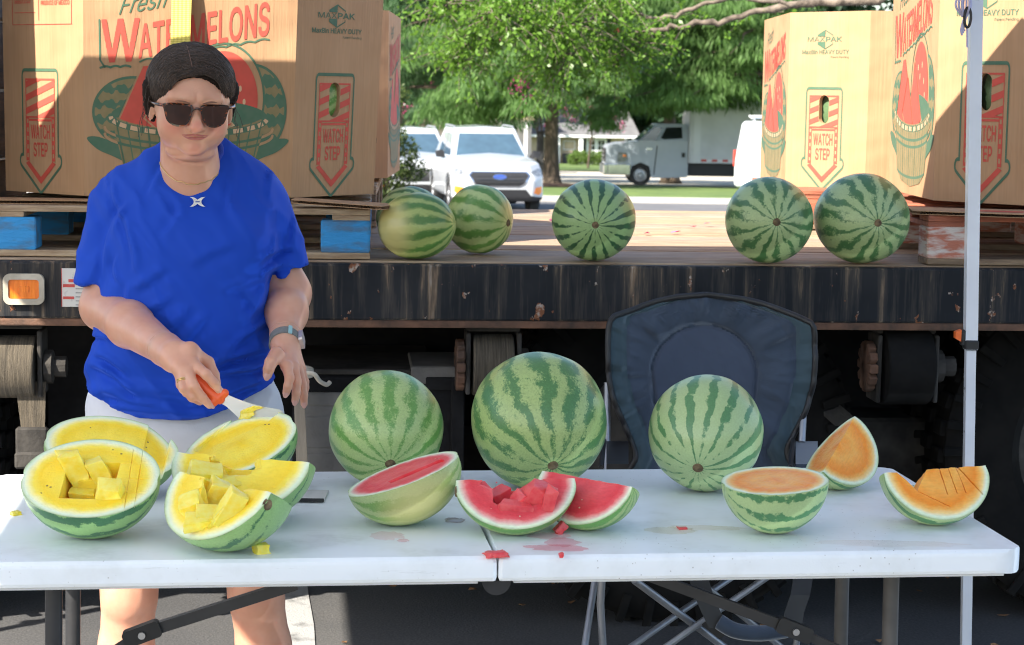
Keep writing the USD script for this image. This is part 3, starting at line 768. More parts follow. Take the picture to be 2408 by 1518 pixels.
# corrugated cardboard sheets between the bins and the pallets
M("card_edge", (0.33, 0.20, 0.11), (0.20, 0.12, 0.065), rough=0.9, scale=20)
def card(label, pts, z, t=0.010, tilt=None):
    """A sheet of corrugated cardboard; pts: outline on the pallet; tilt(x, y) lifts it."""
    c = thing("cardboard_sheet", label, "cardboard", (pts[0][0], pts[0][1], z))
    P = np.array(pts) - pts[0]
    tl = tilt or (lambda x, y: 0 * x)
    poly = sg.Polygon(P)
    for k, (z0, nm) in enumerate(((0.0, "lower_liner"), (t - 0.0016, "upper_liner"))):
        m = prism(poly, 0.0016); v = m.vertices; v[:, 2] += z0 + tl(v[:, 0], v[:, 1]); part(c, nm, T(v, m.faces), MATS["cardboard"])
    V, Fa = [], []
    n = len(P)
    for i in (0, 1, n - 1):
        a, b = P[i], P[(i + 1) % n]; L = np.linalg.norm(b - a); k = int(L / 0.0045)
        for j in range(k + 1):
            q = a + (b - a) * j / k; zz = 0.0017 + (t - 0.0036) * (j % 2) + tl(q[0], q[1])
            nrm = np.array([-(b - a)[1], (b - a)[0]]) / L * 0.02
            V += [[q[0], q[1], zz], [q[0] + nrm[0], q[1] + nrm[1], zz]]
            if j:
                m0 = len(V) - 4; Fa += [[m0, m0 + 2, m0 + 3], [m0, m0 + 3, m0 + 1]]
    part(c, "fluting", T(V, Fa), MATS["card_edge"])
    return c
zc = DZ + 0.003 + PT + 0.002
card("cardboard sheet sticking out under the big front left bin, far left edge", [(-1.50, 5.15), (-0.98, 5.19), (-0.98, 5.29), (-1.5, 5.29)], zc)
c2 = card("curled cardboard sheet with a red print sticking out right of the big front left bin", [(-0.585, 5.17), (-0.345, 5.13), (-0.30, 5.29), (-0.585, 5.28)], zc, tilt=lambda x, y: 0.012 - 0.05 * x)
part(c2, "red_print", T([(0.09, 0.03, 0.0186 - 0.0045), (0.19, 0.015, 0.0186 - 0.0095), (0.21, 0.06, 0.0186 - 0.0105), (0.11, 0.075, 0.0186 - 0.0055)], [[0, 1, 2], [0, 2, 3]]), MATS["print_red"])
c3 = card("cardboard sheet with a red print under the nearer right bin", [(1.075, 5.31), (1.36, 5.20), (1.62, 5.24), (1.62, 5.39), (1.10, 5.5)], zc)
part(c3, "red_print", T([(0.13, 0.03, 0.0106), (0.26, -0.03, 0.0106), (0.36, 0.0, 0.0106), (0.22, 0.06, 0.0106)], [[0, 1, 2], [0, 2, 3]]), MATS["print_red"])

# yellow ratchet strap over the front left bin
mk("strap_yellow", {"tc": ("texture_coordinate", {}), "w": ("wave_texture", {"wave_type": "bands", "bands_direction": "z", "scale": 60.0, "distortion": 0.4}), "w2": ("wave_texture", {"wave_type": "bands", "bands_direction": "x", "scale": 30.0, "distortion": 0.3}),
                    "r": ("rgb_ramp", {"ramp": [(0, (0.52, 0.43, 0.07)), (1, (0.72, 0.62, 0.16))]}), "b": ("bump", {"strength": 0.6, "distance": 0.002}), "p": ("principled_bsdf", {"roughness": 0.75})},
   [("tc.object", "w.vector"), ("tc.object", "w2.vector"), ("w.fac", "r.fac"), ("r.color", "p.base_color"), ("w2.fac", "b.height"), ("b.normal", "p.normal")], "p.BSDF")
pts = [(-0.89, 5.9, ZB + 0.598), (-0.885, 5.30, ZB + 0.598), (-0.883, 5.262, ZB + 0.585), (-0.888, 5.235, ZB + 0.3), (-0.905, 5.16, ZB), (-0.907, 5.07, DZ - 0.05), (-0.907, 5.065, 0.80)]
V, Fa = [], []
for i, p in enumerate(pts):
    for dx, dy in ((-0.026, 0), (0.026, 0), (0.026, -0.003), (-0.026, -0.003)):
        V.append((p[0] + dx, p[1] + dy, p[2] + (0.002 if dy and i < 2 else 0)))
    if i:
        m0 = 4 * (i - 1)
        for k in range(4):
            Fa += [[m0 + k, m0 + (k + 1) % 4, m0 + 4 + (k + 1) % 4], [m0 + k, m0 + 4 + (k + 1) % 4, m0 + 4 + k]]
solo("cargo_strap", T(V, Fa), MATS["strap_yellow"], label="yellow webbing strap running down over the big front left bin behind the woman", cat="strap")

# ================================================================== canopy with its white pole
M("white_powder", (0.74, 0.76, 0.80), (0.66, 0.68, 0.72), rough=0.35, scale=6, coat=0.2)
mk("canopy_cloth", {"tc": ("texture_coordinate", {}), "n": ("noise_texture", {"scale": 4.0, "detail": 4.0}), "r": ("rgb_ramp", {"ramp": [(0, (0.70, 0.74, 0.80)), (1, (0.76, 0.79, 0.84))]}), "d": ("diffuse_bsdf", {}), "t": ("translucent_bsdf", {}), "m": ("mix_closure", {"fac": 0.46})},
   [("tc.object", "n.vector"), ("n.fac", "r.fac"), ("r.color", "d.color"), ("r.color", "t.color"), ("d.BSDF", "m.closure1"), ("t.BSDF", "m.closure2")], "m.closure")
M("black_plastic", (0.02, 0.02, 0.021), (0.012, 0.012, 0.013), rough=0.45, scale=20)
M("orange_plastic", (0.90, 0.17, 0.03), (0.80, 0.14, 0.02), rough=0.4, scale=20)
CX0, CX1, CY0, CY1, EZ, PZ, CYAW = -1.93, 1.25, 1.72, 4.93, 2.13, 2.95, 0.115
cp = thing("canopy", "white pop-up canopy standing over the stall on a white steel pole", "canopy", (CX1, 4.75, 0), 0.0)
pk = np.array([(CX0 + CX1) / 2, (CY0 + CY1) / 2, PZ])
def cpos(x, y, z):
    c, s = math.cos(CYAW), math.sin(CYAW); dx, dy = x - pk[0], y - pk[1]
    return np.array([pk[0] + c * dx - s * dy, pk[1] + s * dx + c * dy, z])
cor = [cpos(*p) for p in ((CX0, CY0, EZ), (CX1, CY0, EZ), (CX1, CY1, EZ), (CX0, CY1, EZ))]
for k in range(4):
    a, b = cor[k], cor[(k + 1) % 4]
    pts = [a, b, pk]
    part(cp, "roof_panel", tm(hull([p for p in pts] + [p + (0, 0, 0.003) for p in pts])), MATS["canopy_cloth"], world=True)
    d = (0, 0, -0.20) if k != 2 else (0, 0, -0.10)
    ins = (pk - (a + b) / 2) * [1, 1, 0]; ins = ins / np.linalg.norm(ins) * 0.003
    part(cp, "valance", tm(hull([a, b, a + d, b + d, a - ins, b - ins, a + d - ins, b + d - ins])), MATS["canopy_cloth"], world=True)
def canopy_leg(ptop, pbot):
    top, mid = np.array(ptop), None
    d = (np.array(pbot) - top); d /= np.linalg.norm(d)
    def sq(a, b, s):
        return tm(hull([np.add(q, o) for q in (a, b) for o in ((-s, -s, 0), (s, -s, 0), (s, s, 0), (-s, s, 0))]))
    tz = 0.875; k = (tz - top[2]) / d[2]; mid = top + d * k
    lg = part(cp, "leg", sq(top, mid, 0.0154), MATS["white_powder"], world=True)
    part(lg, "inner_leg", sq(mid + d * 0.002, np.array(pbot), 0.0122), MATS["white_powder"], world=True)
    part(lg, "slider_bracket", cbox(mid[0], mid[1], mid[2] + 0.012, 0.036, 0.036, 0.026, 0.004), MATS["black_plastic"], world=True)
    part(lg, "slider_side", cbox(mid[0] - 0.021, mid[1], mid[2] + 0.030, 0.010, 0.03, 0.04, 0.003), MATS["black_plastic"], world=True)
    part(lg, "release_lever", tm(hull([np.add(mid, o) for o in ((-0.027, -0.012, 0.02), (-0.027, 0.012, 0.02), (-0.041, -0.012, 0.028), (-0.041, 0.012, 0.028), (-0.041, -0.012, 0.044), (-0.041, 0.012, 0.044), (-0.026, -0.012, 0.05), (-0.026, 0.012, 0.05))])), MATS["orange_plastic"], world=True)
    for j in range(3):
        q = mid + d * (0.10 + 0.11 * j)
        part(lg, "pin_hole", cyl(q + (-0.0122, 0, 0), q + (-0.0126, 0, 0), 0.003, 10), MATS["black_plastic"], world=True)
    part(lg, "foot_plate", cbox(pbot[0], pbot[1], 0.004, 0.08, 0.08, 0.006, 0.002), MATS["white_powder"], world=True)
pt_, pb_ = at(2295, -40, 4.98), at(2272, 1450, 4.92)
dd = (pt_ - pb_) / (pt_[2] - pb_[2])
ptop, pbot = pb_ + dd * (EZ - 0.01 - pb_[2]), pb_ + dd * (0.006 - pb_[2])
canopy_leg(ptop, pbot)
canopy_leg(cpos(CX1 - 0.04, CY0 + 0.04, EZ - 0.01), cpos(CX1 - 0.04, CY0 + 0.04, 0.006))
canopy_leg(cpos(CX0 + 0.04, CY0 + 0.04, EZ - 0.01), cpos(CX0 + 0.04, CY0 + 0.04, 0.006))
canopy_leg(cpos(CX0 + 0.04, CY1 - 0.08, EZ - 0.01), cpos(CX0 + 0.04, CY1 - 0.08, 0.006))
# white cord bundle hanging on the pole by a black clip
M("cord_white", (0.62, 0.60, 0.76), (0.50, 0.48, 0.64), rough=0.85, scale=40)
q0 = at(2268, 40, 4.92)
cd = thing("cord_bundle", "bundle of pale lilac cord hanging on the canopy pole by a clip", "cord", tuple(q0))
for k in range(7):
    a = (k - 3) * 0.004
    pts = smooth_poly([(a * 0.4, 0.0, 0.0), (a * 1.6 - 0.004, -0.006 * (k % 3), 0.03), (a * 0.5, 0.004, 0.075), (a * 0.2, 0, 0.13)], 5, closed=False)
    part(cd, "cord_loop", tube(pts, 0.0028, 6), MATS["cord_white"], smooth=True)
for k in range(3):
    part(cd, "cord_loop", tube(smooth_poly([(0.002 * k, 0, 0), (-0.008 + 0.003 * k, -0.004, -0.03), (-0.004 + 0.003 * k, 0, -0.045 + 0.006 * k)], 5, closed=False), 0.0028, 6), MATS["cord_white"], smooth=True)
ov = [(0.006 + 0.008 * math.cos(t), -0.008, -0.002 + 0.024 * math.sin(t)) for t in np.linspace(0, 2 * PI, 25)]
part(cd, "clip", tube(ov, 0.0035, 7, caps=False), MATS["black_plastic"], smooth=True)
part(cd, "cord_tail", tube([(0.006, -0.006, -0.026), (0.008, -0.004, -0.05), (0.009, -0.004, -0.075)], 0.0026, 6), MATS["cord_white"], smooth=True)
pl = thing("cord_knot", "small blue knotted cord tag at the top of the canopy pole", "cord", tuple(at(2258, -20, 4.94)))
part(pl, "cord_loop", ring((0, 0, 0), (0, 1, 0), 0.02, 0.003), MATS["cord_white"], smooth=True)

# ================================================================== folding table
TX, TYB, TYW, TZ = -0.0169, 3.1817, 0.1216, 0.74
mk("table_plastic", {"tc": ("texture_coordinate", {}), "n": ("noise_texture", {"scale": 5.5, "detail": 8.0, "roughness": 0.65}), "r": ("rgb_ramp", {"ramp": [(0, (0.69, 0.715, 0.70)), (0.32, (0.73, 0.755, 0.745)), (0.52, (0.82, 0.85, 0.86)), (1, (0.83, 0.86, 0.87))]}),
                     "v": ("voronoi_texture", {"scale": 85.0}), "vl": ("math", {"math_type": "less_than", "value2": 0.105}), "nm": ("noise_texture", {"scale": 3.3, "detail": 3.0}), "ng": ("map_range", {"from_min": 0.53, "from_max": 0.60, "to_min": 0.0, "to_max": 0.5}), "k": ("math", {"math_type": "multiply"}),
                     "mp": ("mapping", {"scale": (3.0, 60.0, 60.0), "rotation": (0.0, 0.0, 0.5)}), "ns": ("noise_texture", {"scale": 2.2, "detail": 4.0, "roughness": 0.75}), "nr": ("rgb_ramp", {"ramp": [(0, (1, 1, 1)), (0.66, (1, 1, 1)), (0.70, (0.86, 0.86, 0.85)), (0.74, (1, 1, 1)), (1, (1, 1, 1))]}),
                     "m1": ("mix_color", {"blend_type": "multiply", "fac": 1.0}), "m2": ("mix_color", {"blend_type": "mix", "b": (0.16, 0.12, 0.08)}), "nb": ("noise_texture", {"scale": 330.0, "detail": 2.0}), "b": ("bump", {"strength": 0.35, "distance": 0.0008}),
                     "rr": ("map_range", {"from_min": 0.3, "from_max": 0.7, "to_min": 0.28, "to_max": 0.55}), "p": ("principled_bsdf", {"specular_ior_level": 0.45})},
   [("tc.object", "n.vector"), ("n.fac", "r.fac"), ("tc.object", "v.vector"), ("v.distance", "vl.value1"), ("tc.object", "nm.vector"), ("nm.fac", "ng.value"), ("vl.value", "k.value1"), ("ng.result", "k.value2"), ("tc.object", "mp.vector"), ("mp.vector", "ns.vector"), ("ns.fac", "nr.fac"),
    ("r.color", "m1.a"), ("nr.color", "m1.b"), ("m1.result", "m2.a"), ("k.value", "m2.fac"), ("m2.result", "p.base_color"), ("tc.object", "nb.vector"), ("nb.fac", "b.height"), ("b.normal", "p.normal"), ("n.fac", "rr.value"), ("rr.result", "p.roughness")], "p.BSDF")
M("table_side", (0.82, 0.85, 0.86), (0.74, 0.77, 0.78), rough=0.5, scale=26, lo=0.30, hi=0.40, bump=0.2, bscale=220, bdist=0.0008)
M("leg_black", (0.03, 0.03, 0.032), (0.02, 0.02, 0.022), rough=0.45, scale=14, coat=0.2)
M("leg_grey", (0.10, 0.095, 0.09), (0.07, 0.066, 0.062), rough=0.5, scale=14)
M("zinc", (0.55, 0.55, 0.55), (0.45, 0.45, 0.45), rough=0.35, metal=0.9, scale=20)
tb = thing("folding_table", "white plastic folding table carrying the cut watermelons", "table", (TX, TYB, 0), TYW)
def tab_world(x, y, z=TZ):
    return (XF[tb] @ [x, y, z, 1])[:3]
def half_top(s):
    w, d, t = 0.9135, 0.757, 0.0435
    r = 0.06
    poly = sg.box(0.0015, 0, w, d)
    c = [(0.0015, 0.006), (0.0075, 0), (w - r, 0)] + [(w - r + r * math.sin(a), r - r * math.cos(a)) for a in np.linspace(0, PI / 2, 10)] + [(w - r + r * math.cos(a), d - r + r * math.sin(a)) for a in np.linspace(0, PI / 2, 10)] + [(0.0075, d), (0.0015, d - 0.006)]
    c = np.array(c)
    rings, zs = [], []
    cc = c.mean(0)
    for inset, z in ((0.010, 0), (0.004, 0.002), (0.0, 0.008), (0.0, t - 0.012), (0.0025, t - 0.005), (0.009, t)):
        g = np.array(sg.Polygon(c).buffer(-inset, join_style=2).exterior.coords)[:-1] if inset else c
        # keep the same number of points: move towards the centre along both axes
        q = c.copy(); q[:, 0] = np.where(c[:, 0] < 0.02, c[:, 0] + inset * 0.5, np.minimum(c[:, 0], w - inset)); q[:, 1] = np.clip(c[:, 1], inset, d - inset)
        nx = q - 0; rings.append(np.column_stack([q, np.full(len(q), z)]))
    n = len(c); V = np.vstack(rings); Fa = []
    for k in range(len(rings) - 1):
        for i in range(n):
            j = (i + 1) % n; a, b = k * n, (k + 1) * n
            Fa += [[a + i, a + j, b + j], [a + i, b + j, b + i]]
    mid = len(V); V = np.vstack([V, [[w / 2, d / 2, 0], [w / 2, d / 2, t]]])
    L = (len(rings) - 1) * n
    for i in range(n):
        j = (i + 1) % n; Fa += [[mid, j, i], [mid + 1, L + i, L + j]]
    V[:, 2] += TZ - t
    m = T(V, Fa)
    if s < 0:
        m.vertices[:, 0] *= -1; m.invert()
    return m
for s in (1, -1):
    h = part(tb, "tabletop_half", half_top(s), MATS["table_plastic"], smooth=28)
    part(h, "under_lip", box((s * 0.03, 0.03, TZ - 0.052), (s * 0.88, 0.055, TZ - 0.0445)), MATS["table_side"])
part(tb, "centre_hinge", to_frame(prism(ellipse(0, 0, 0.024, 0.024).intersection(sg.box(-1, -1, 1, 0)), 0.003), (0, 0.02, TZ - 0.045), (1, 0, 0), (0, 0, 1), (0, -1, 0)), MATS["black_plastic"])
def leg_pair(px_list, s):
    """Legs are tubes from the underside to the ground, joined by a foot bar."""
    for px, py, Y in px_list:
        q = np.linalg.inv(XF[tb]) @ np.append(at(px, py, Y), 1)
        x, y = q[0], q[1]
        part(tb, "leg", tube([(x, y, TZ - 0.047), (x + s * 0.004, y, 0.35), (x + s * 0.012, y, 0.012)], 0.0145, 14), MATS["leg_black"] if s < 0 else MATS["leg_grey"], smooth=40)
        part(tb, "leg_cap", cbox(x + s * 0.012, y, 0.010, 0.036, 0.036, 0.02, 0.006), MATS["black_plastic"])
leg_pair([(127, 1390, 3.22), (174, 1390, 3.72)], -1)
leg_pair([(2095, 1370, 3.48), (1978, 1370, 3.98)], 1)
for s, xx in ((-1, -0.70), (1, 0.62)):
    part(tb, "cross_bar", box((xx - 0.014, 0.10, 0.12), (xx + 0.014, 0.66, 0.14), 0.004), MATS["leg_black"] if s < 0 else MATS["leg_grey"])
# the folding braces
def brace(px0, px1, Y, mat, joint):
    q = [np.linalg.inv(XF[tb]) @ np.append(at(a, b, Y), 1) for a, b in (px0, px1, joint)]
    a, b, j = (v[:3] for v in q)
    def bar(a, b, w, t):
        return tm(hull([np.add(p, o) for p in (a, b) for o in ((0, -t, -w), (0, t, -w), (0, -t, w), (0, t, w))]))
    br = part(tb, "brace", bar(a, j, 0.0105, 0.008), mat)
    part(br, "brace_joint", to_frame(prism(rrect(0.070, 0.030, 0.008), 0.022), j + (0, -0.016, 0), (b - a) / np.linalg.norm(b - a), np.cross((0, -1, 0), (b - a) / np.linalg.norm(b - a)), (0, 1, 0)), MATS["black_plastic"])
    part(br, "lower_brace", bar(j, b, 0.009, 0.007), mat)
    part(br, "rivet", cyl(j + (0, -0.018, 0), j + (0, -0.024, 0), 0.0065, 14), MATS["zinc"], smooth=40)
brace((700, 1372), (262, 1535), 3.42, MATS["leg_black"], (335, 1488))
brace((1520, 1352), (2010, 1545), 3.62, MATS["leg_black"], (1865, 1480))

# ================================================================== camp chair
M("chair_blue", (0.040, 0.060, 0.096), (0.028, 0.044, 0.072), rough=0.85, scale=7, bump=0.4, bscale=240, bdist=0.002, sheen=0.3)
M("chair_pad", (0.050, 0.068, 0.110), (0.040, 0.056, 0.092), rough=0.85, scale=5, bump=0.4, bscale=260, bdist=0.002, sheen=0.3)
M("chair_teal", (0.038, 0.072, 0.094), (0.026, 0.054, 0.072), rough=0.8, scale=6, bump=0.4, bscale=240, bdist=0.002, sheen=0.3)
M("chair_tube", (0.36, 0.37, 0.40), (0.28, 0.29, 0.31), rough=0.35, metal=0.6, scale=10)
CY = 4.86
ch = thing("camp_chair", "dark blue padded folding camp chair behind the table", "chair", (at(1665, 1100, CY)[0], CY, 0), 0.0)
def cpt(px, py, Y=CY):
    return (np.linalg.inv(XF[ch]) @ np.append(at(px, py, Y), 1))[:3]
outline = [(1432, 752), (1470, 735), (1530, 714), (1600, 699), (1680, 697), (1760, 707), (1830, 727), (1880, 745), (1906, 765), (1907, 850), (1898, 920), (1872, 990), (1842, 1050), (1832, 1120), (1500, 1120), (1492, 1060), (1470, 1000), (1440, 930), (1428, 860)]
o2 = smooth_poly(outline, 6)
pol = sg.Polygon(o2)
gx, gy = np.meshgrid(np.linspace(1424, 1910, 98), np.linspace(695, 1122, 88), indexing="ij")
def clamp_rows(X, Y):
    """Moves grid columns so that the sheet ends on the outline."""
    X2 = X.copy()
    for j in range(X.shape[1]):
        y = Y[0, j]
        seg = pol.intersection(sg.LineString([(1300, y), (2000, y)]))
        if seg.is_empty:
            X2[:, j] = 1660 + (X[:, j] - 1667) * 0.02
        else:
            b = seg.bounds; X2[:, j] = b[0] + (X[:, j] - 1424) / (1910 - 1424) * (b[2] - b[0])
    return X2
gx = clamp_rows(gx, gy)
cxo, cyo = 1655, 880
def pad(X, Y):
    e = np.sqrt(((X - cxo) / 124) ** 2 + ((Y - cyo) / 113) ** 2)
    inside = np.where(Y > cyo, np.abs(X - cxo) / 124 - 0.0006 * (Y - cyo), e)
    return np.where(Y > cyo, np.abs(X - cxo) / (124 - 0.10 * (Y - cyo)), e)
E_ = pad(gx, gy)
edge = np.minimum((gx - gx[:1]), (gx[-1:] - gx)) / 60
dome_ = 0.012 * np.sqrt(np.clip(1 - E_ ** 2, 0, 1)) * (E_ < 1) + 0.016 * np.clip(np.sin(np.clip((E_ - 1) / 0.75, 0, 1) * PI), 0, 1) ** 0.7 * (E_ >= 1)
rad = np.arctan2(gy - cyo, gx - cxo)
P3 = np.stack([gx * 0.012, gy * 0.012, 0 * gx], -1)
Pr = np.stack([rad * 5.5, np.minimum(E_, 2.2) * 0.9, 0 * gx + 7], -1)
wr = (meshkit.fbm(Pr, 3, 2) - 0.5) * 0.046 * np.clip((E_ - 1.0) * 2.5, 0, 1) + (meshkit.fbm(P3 * 2, 3, 4) - 0.5) * 0.008
seam = -0.006 * np.exp(-((np.minimum(gx - gx[:1], gx[-1:] - gx) - 42) / 6) ** 2) - 0.008 * np.exp(-((E_ - 1) / 0.035) ** 2)
curve = 0.075 * ((gx - 1667) / 243) ** 2
G = np.zeros(gx.shape + (3,))
for i in range(gx.shape[0]):
    for j in range(gx.shape[1]):
        G[i, j] = cpt(gx[i, j], gy[i, j])
G[..., 1] += -curve - dome_ - wr - seam + 0.12 * (0.75 - G[..., 2]) * -1.0
n, m_ = gx.shape
idx = np.arange(n * m_).reshape(n, m_)
def quads_of(mask):
    q = np.stack([idx[:-1, :-1], idx[:-1, 1:], idx[1:, 1:], idx[1:, :-1]], -1)[mask[:-1, :-1]]
    return np.vstack([q[:, [0, 1, 2]], q[:, [0, 2, 3]]])
def clean(v, f):
    m = T(v, f); m.remove_unreferenced_vertices(); return m
side_m = np.minimum(gx - gx[:1], gx[-1:] - gx) < 44
pad_m = E_ < 1.0
V = G.reshape(-1, 3)
bk = part(ch, "backrest", clean(V, quads_of(~side_m & ~pad_m)), MATS["chair_blue"], smooth=True)
part(bk, "centre_pad", clean(V, quads_of(pad_m)), MATS["chair_pad"], smooth=True)
part(bk, "side_panel", clean(V, quads_of(side_m & (gx < 1667))), MATS["chair_teal"], smooth=True)
part(bk, "side_panel", clean(V, quads_of(side_m & (gx >= 1667))), MATS["chair_teal"], smooth=True)
Vb = V + (0, 0.02, 0)
part(bk, "back_cloth", T(Vb, quads_of(gx > -1)[:, ::-1]), MATS["black_plastic"], smooth=True)
rim_ = np.vstack([G[:, 0] if False else G[0, ::-1], G[:, 0], G[-1, :]])
rim_ = rim_[np.r_[True, np.linalg.norm(np.diff(rim_, axis=0), axis=1) > 1e-4]]
part(bk, "piping", tube(rim_[::2], 0.0075, 7), MATS["black_plastic"], smooth=True)
part(ch, "seat", tm(hull([cpt(px, py, Y) for px, py, Y in ((1470, 1180, 4.86), (1850, 1180, 4.86), (1440, 1262, 4.42), (1880, 1262, 4.42))] + [cpt(px, py, Y) + (0, 0, -0.02) for px, py, Y in ((1470, 1180, 4.86), (1850, 1180, 4.86), (1440, 1262, 4.42), (1880, 1262, 4.42))])), MATS["chair_blue"])
def ctube(pts, r, mat="chair_tube", name="frame_tube"):
    return part(ch, name, tube([cpt(*p) for p in pts], r, 12), MATS[mat], smooth=40)
for a in ([(1428, 900, 4.84), (1427, 1110, 4.80), (1400, 1360, 4.60), (1372, 1540, 4.45)], [(1893, 900, 4.84), (1886, 1040, 4.78)]):
    ctube(a, 0.0085)
for px, s in ((1450, -1), (1895, 1)):
    arm = part(ch, "armrest", tm(hull([cpt(px + dx, py, Y) for dx in (-24, 28) for py, Y in ((1038, 4.80), (1048, 4.80), (1092, 4.45), (1105, 4.45))])), MATS["chair_blue" if s > 0 else "black_plastic"], smooth=30)
    part(arm, "armrest_edge", tube([cpt(px - 30, 1036, 4.80), cpt(px - 36, 1100, 4.44)], 0.006, 8), MATS["black_plastic"])
ctube([(1415, 1365, 4.5), (1412, 1420, 4.5), (1420, 1560, 4.5)], 0.009)
ctube([(1740, 1345, 4.75), (1600, 1440, 4.62), (1430, 1560, 4.5)], 0.008)
ctube([(1815, 1350, 4.5), (1640, 1470, 4.45), (1555, 1530, 4.42)], 0.008)
ctube([(1492, 1365, 4.42), (1660, 1490, 4.5), (1740, 1550, 4.55)], 0.009)
ctube([(1640, 1365, 4.6), (1860, 1540, 4.8)], 0.008)
ctube([(1885, 1400, 4.6), (1868, 1560, 4.6)], 0.0085)
for pts in ([(1640, 1352, 4.38), (1655, 1400, 4.36), (1672, 1440, 4.35), (1690, 1478, 4.34)], [(1890, 1352, 4.40), (1882, 1400, 4.38), (1868, 1440, 4.37), (1862, 1478, 4.36)]):
    V = []
    for p in pts:
        q = cpt(*p); V += [q + (-0.022, 0, 0), q + (0.022, 0, 0), q + (0.022, 0.004, 0), q + (-0.022, 0.004, 0)]
    Fa = []
    for i in range(len(pts) - 1):
        for k in range(4):
            a, b = 4 * i + k, 4 * i + (k + 1) % 4; Fa += [[a, b, b + 4], [a, b + 4, a + 4]]
    part(ch, "hanging_strap", T(V, Fa), MATS["black_plastic"])
part(ch, "cross_joint", tm(hull([cpt(px, py, 4.46) + (0, dy, 0) for px, py in ((1648, 1465), (1668, 1452), (1706, 1488), (1690, 1500)) for dy in (-0.015, 0.02)])), MATS["black_plastic"])
part(ch, "front_strap", tube(smooth_poly([cpt(1690, 1462, 4.34), cpt(1730, 1484, 4.33), cpt(1790, 1490, 4.33), cpt(1850, 1482, 4.34)], 6, closed=False), 0.018, 10), MATS["chair_blue"], smooth=True)

# ================================================================== small things behind the table
M("cord_beige", (0.62, 0.56, 0.46), (0.45, 0.40, 0.32), rough=0.9, scale=30)
cw = thing("tie_cord", "pale cord tied to the tool box post by the woman's left hand", "cord", tuple(at(708, 872, 5.12)))
part(cw, "cord_wrap", ring((0, 0.03, 0.0), (0.1, 0, 1), 0.024, 0.007, 20, 8), MATS["cord_beige"], smooth=True)
part(cw, "cord_wrap", ring((0, 0.03, -0.014), (0.1, 0, 1), 0.023, 0.007, 20, 8), MATS["cord_beige"], smooth=True)
part(cw, "cord_end", tube(smooth_poly([at(716, 878, 5.09) - at(708, 872, 5.12), at(738, 880, 5.08) - at(708, 872, 5.12), at(752, 897, 5.10) - at(708, 872, 5.12), at(768, 905, 5.12) - at(708, 872, 5.12), at(776, 899, 5.13) - at(708, 872, 5.12)], 6, closed=False), 0.006, 8), MATS["cord_beige"], smooth=True)
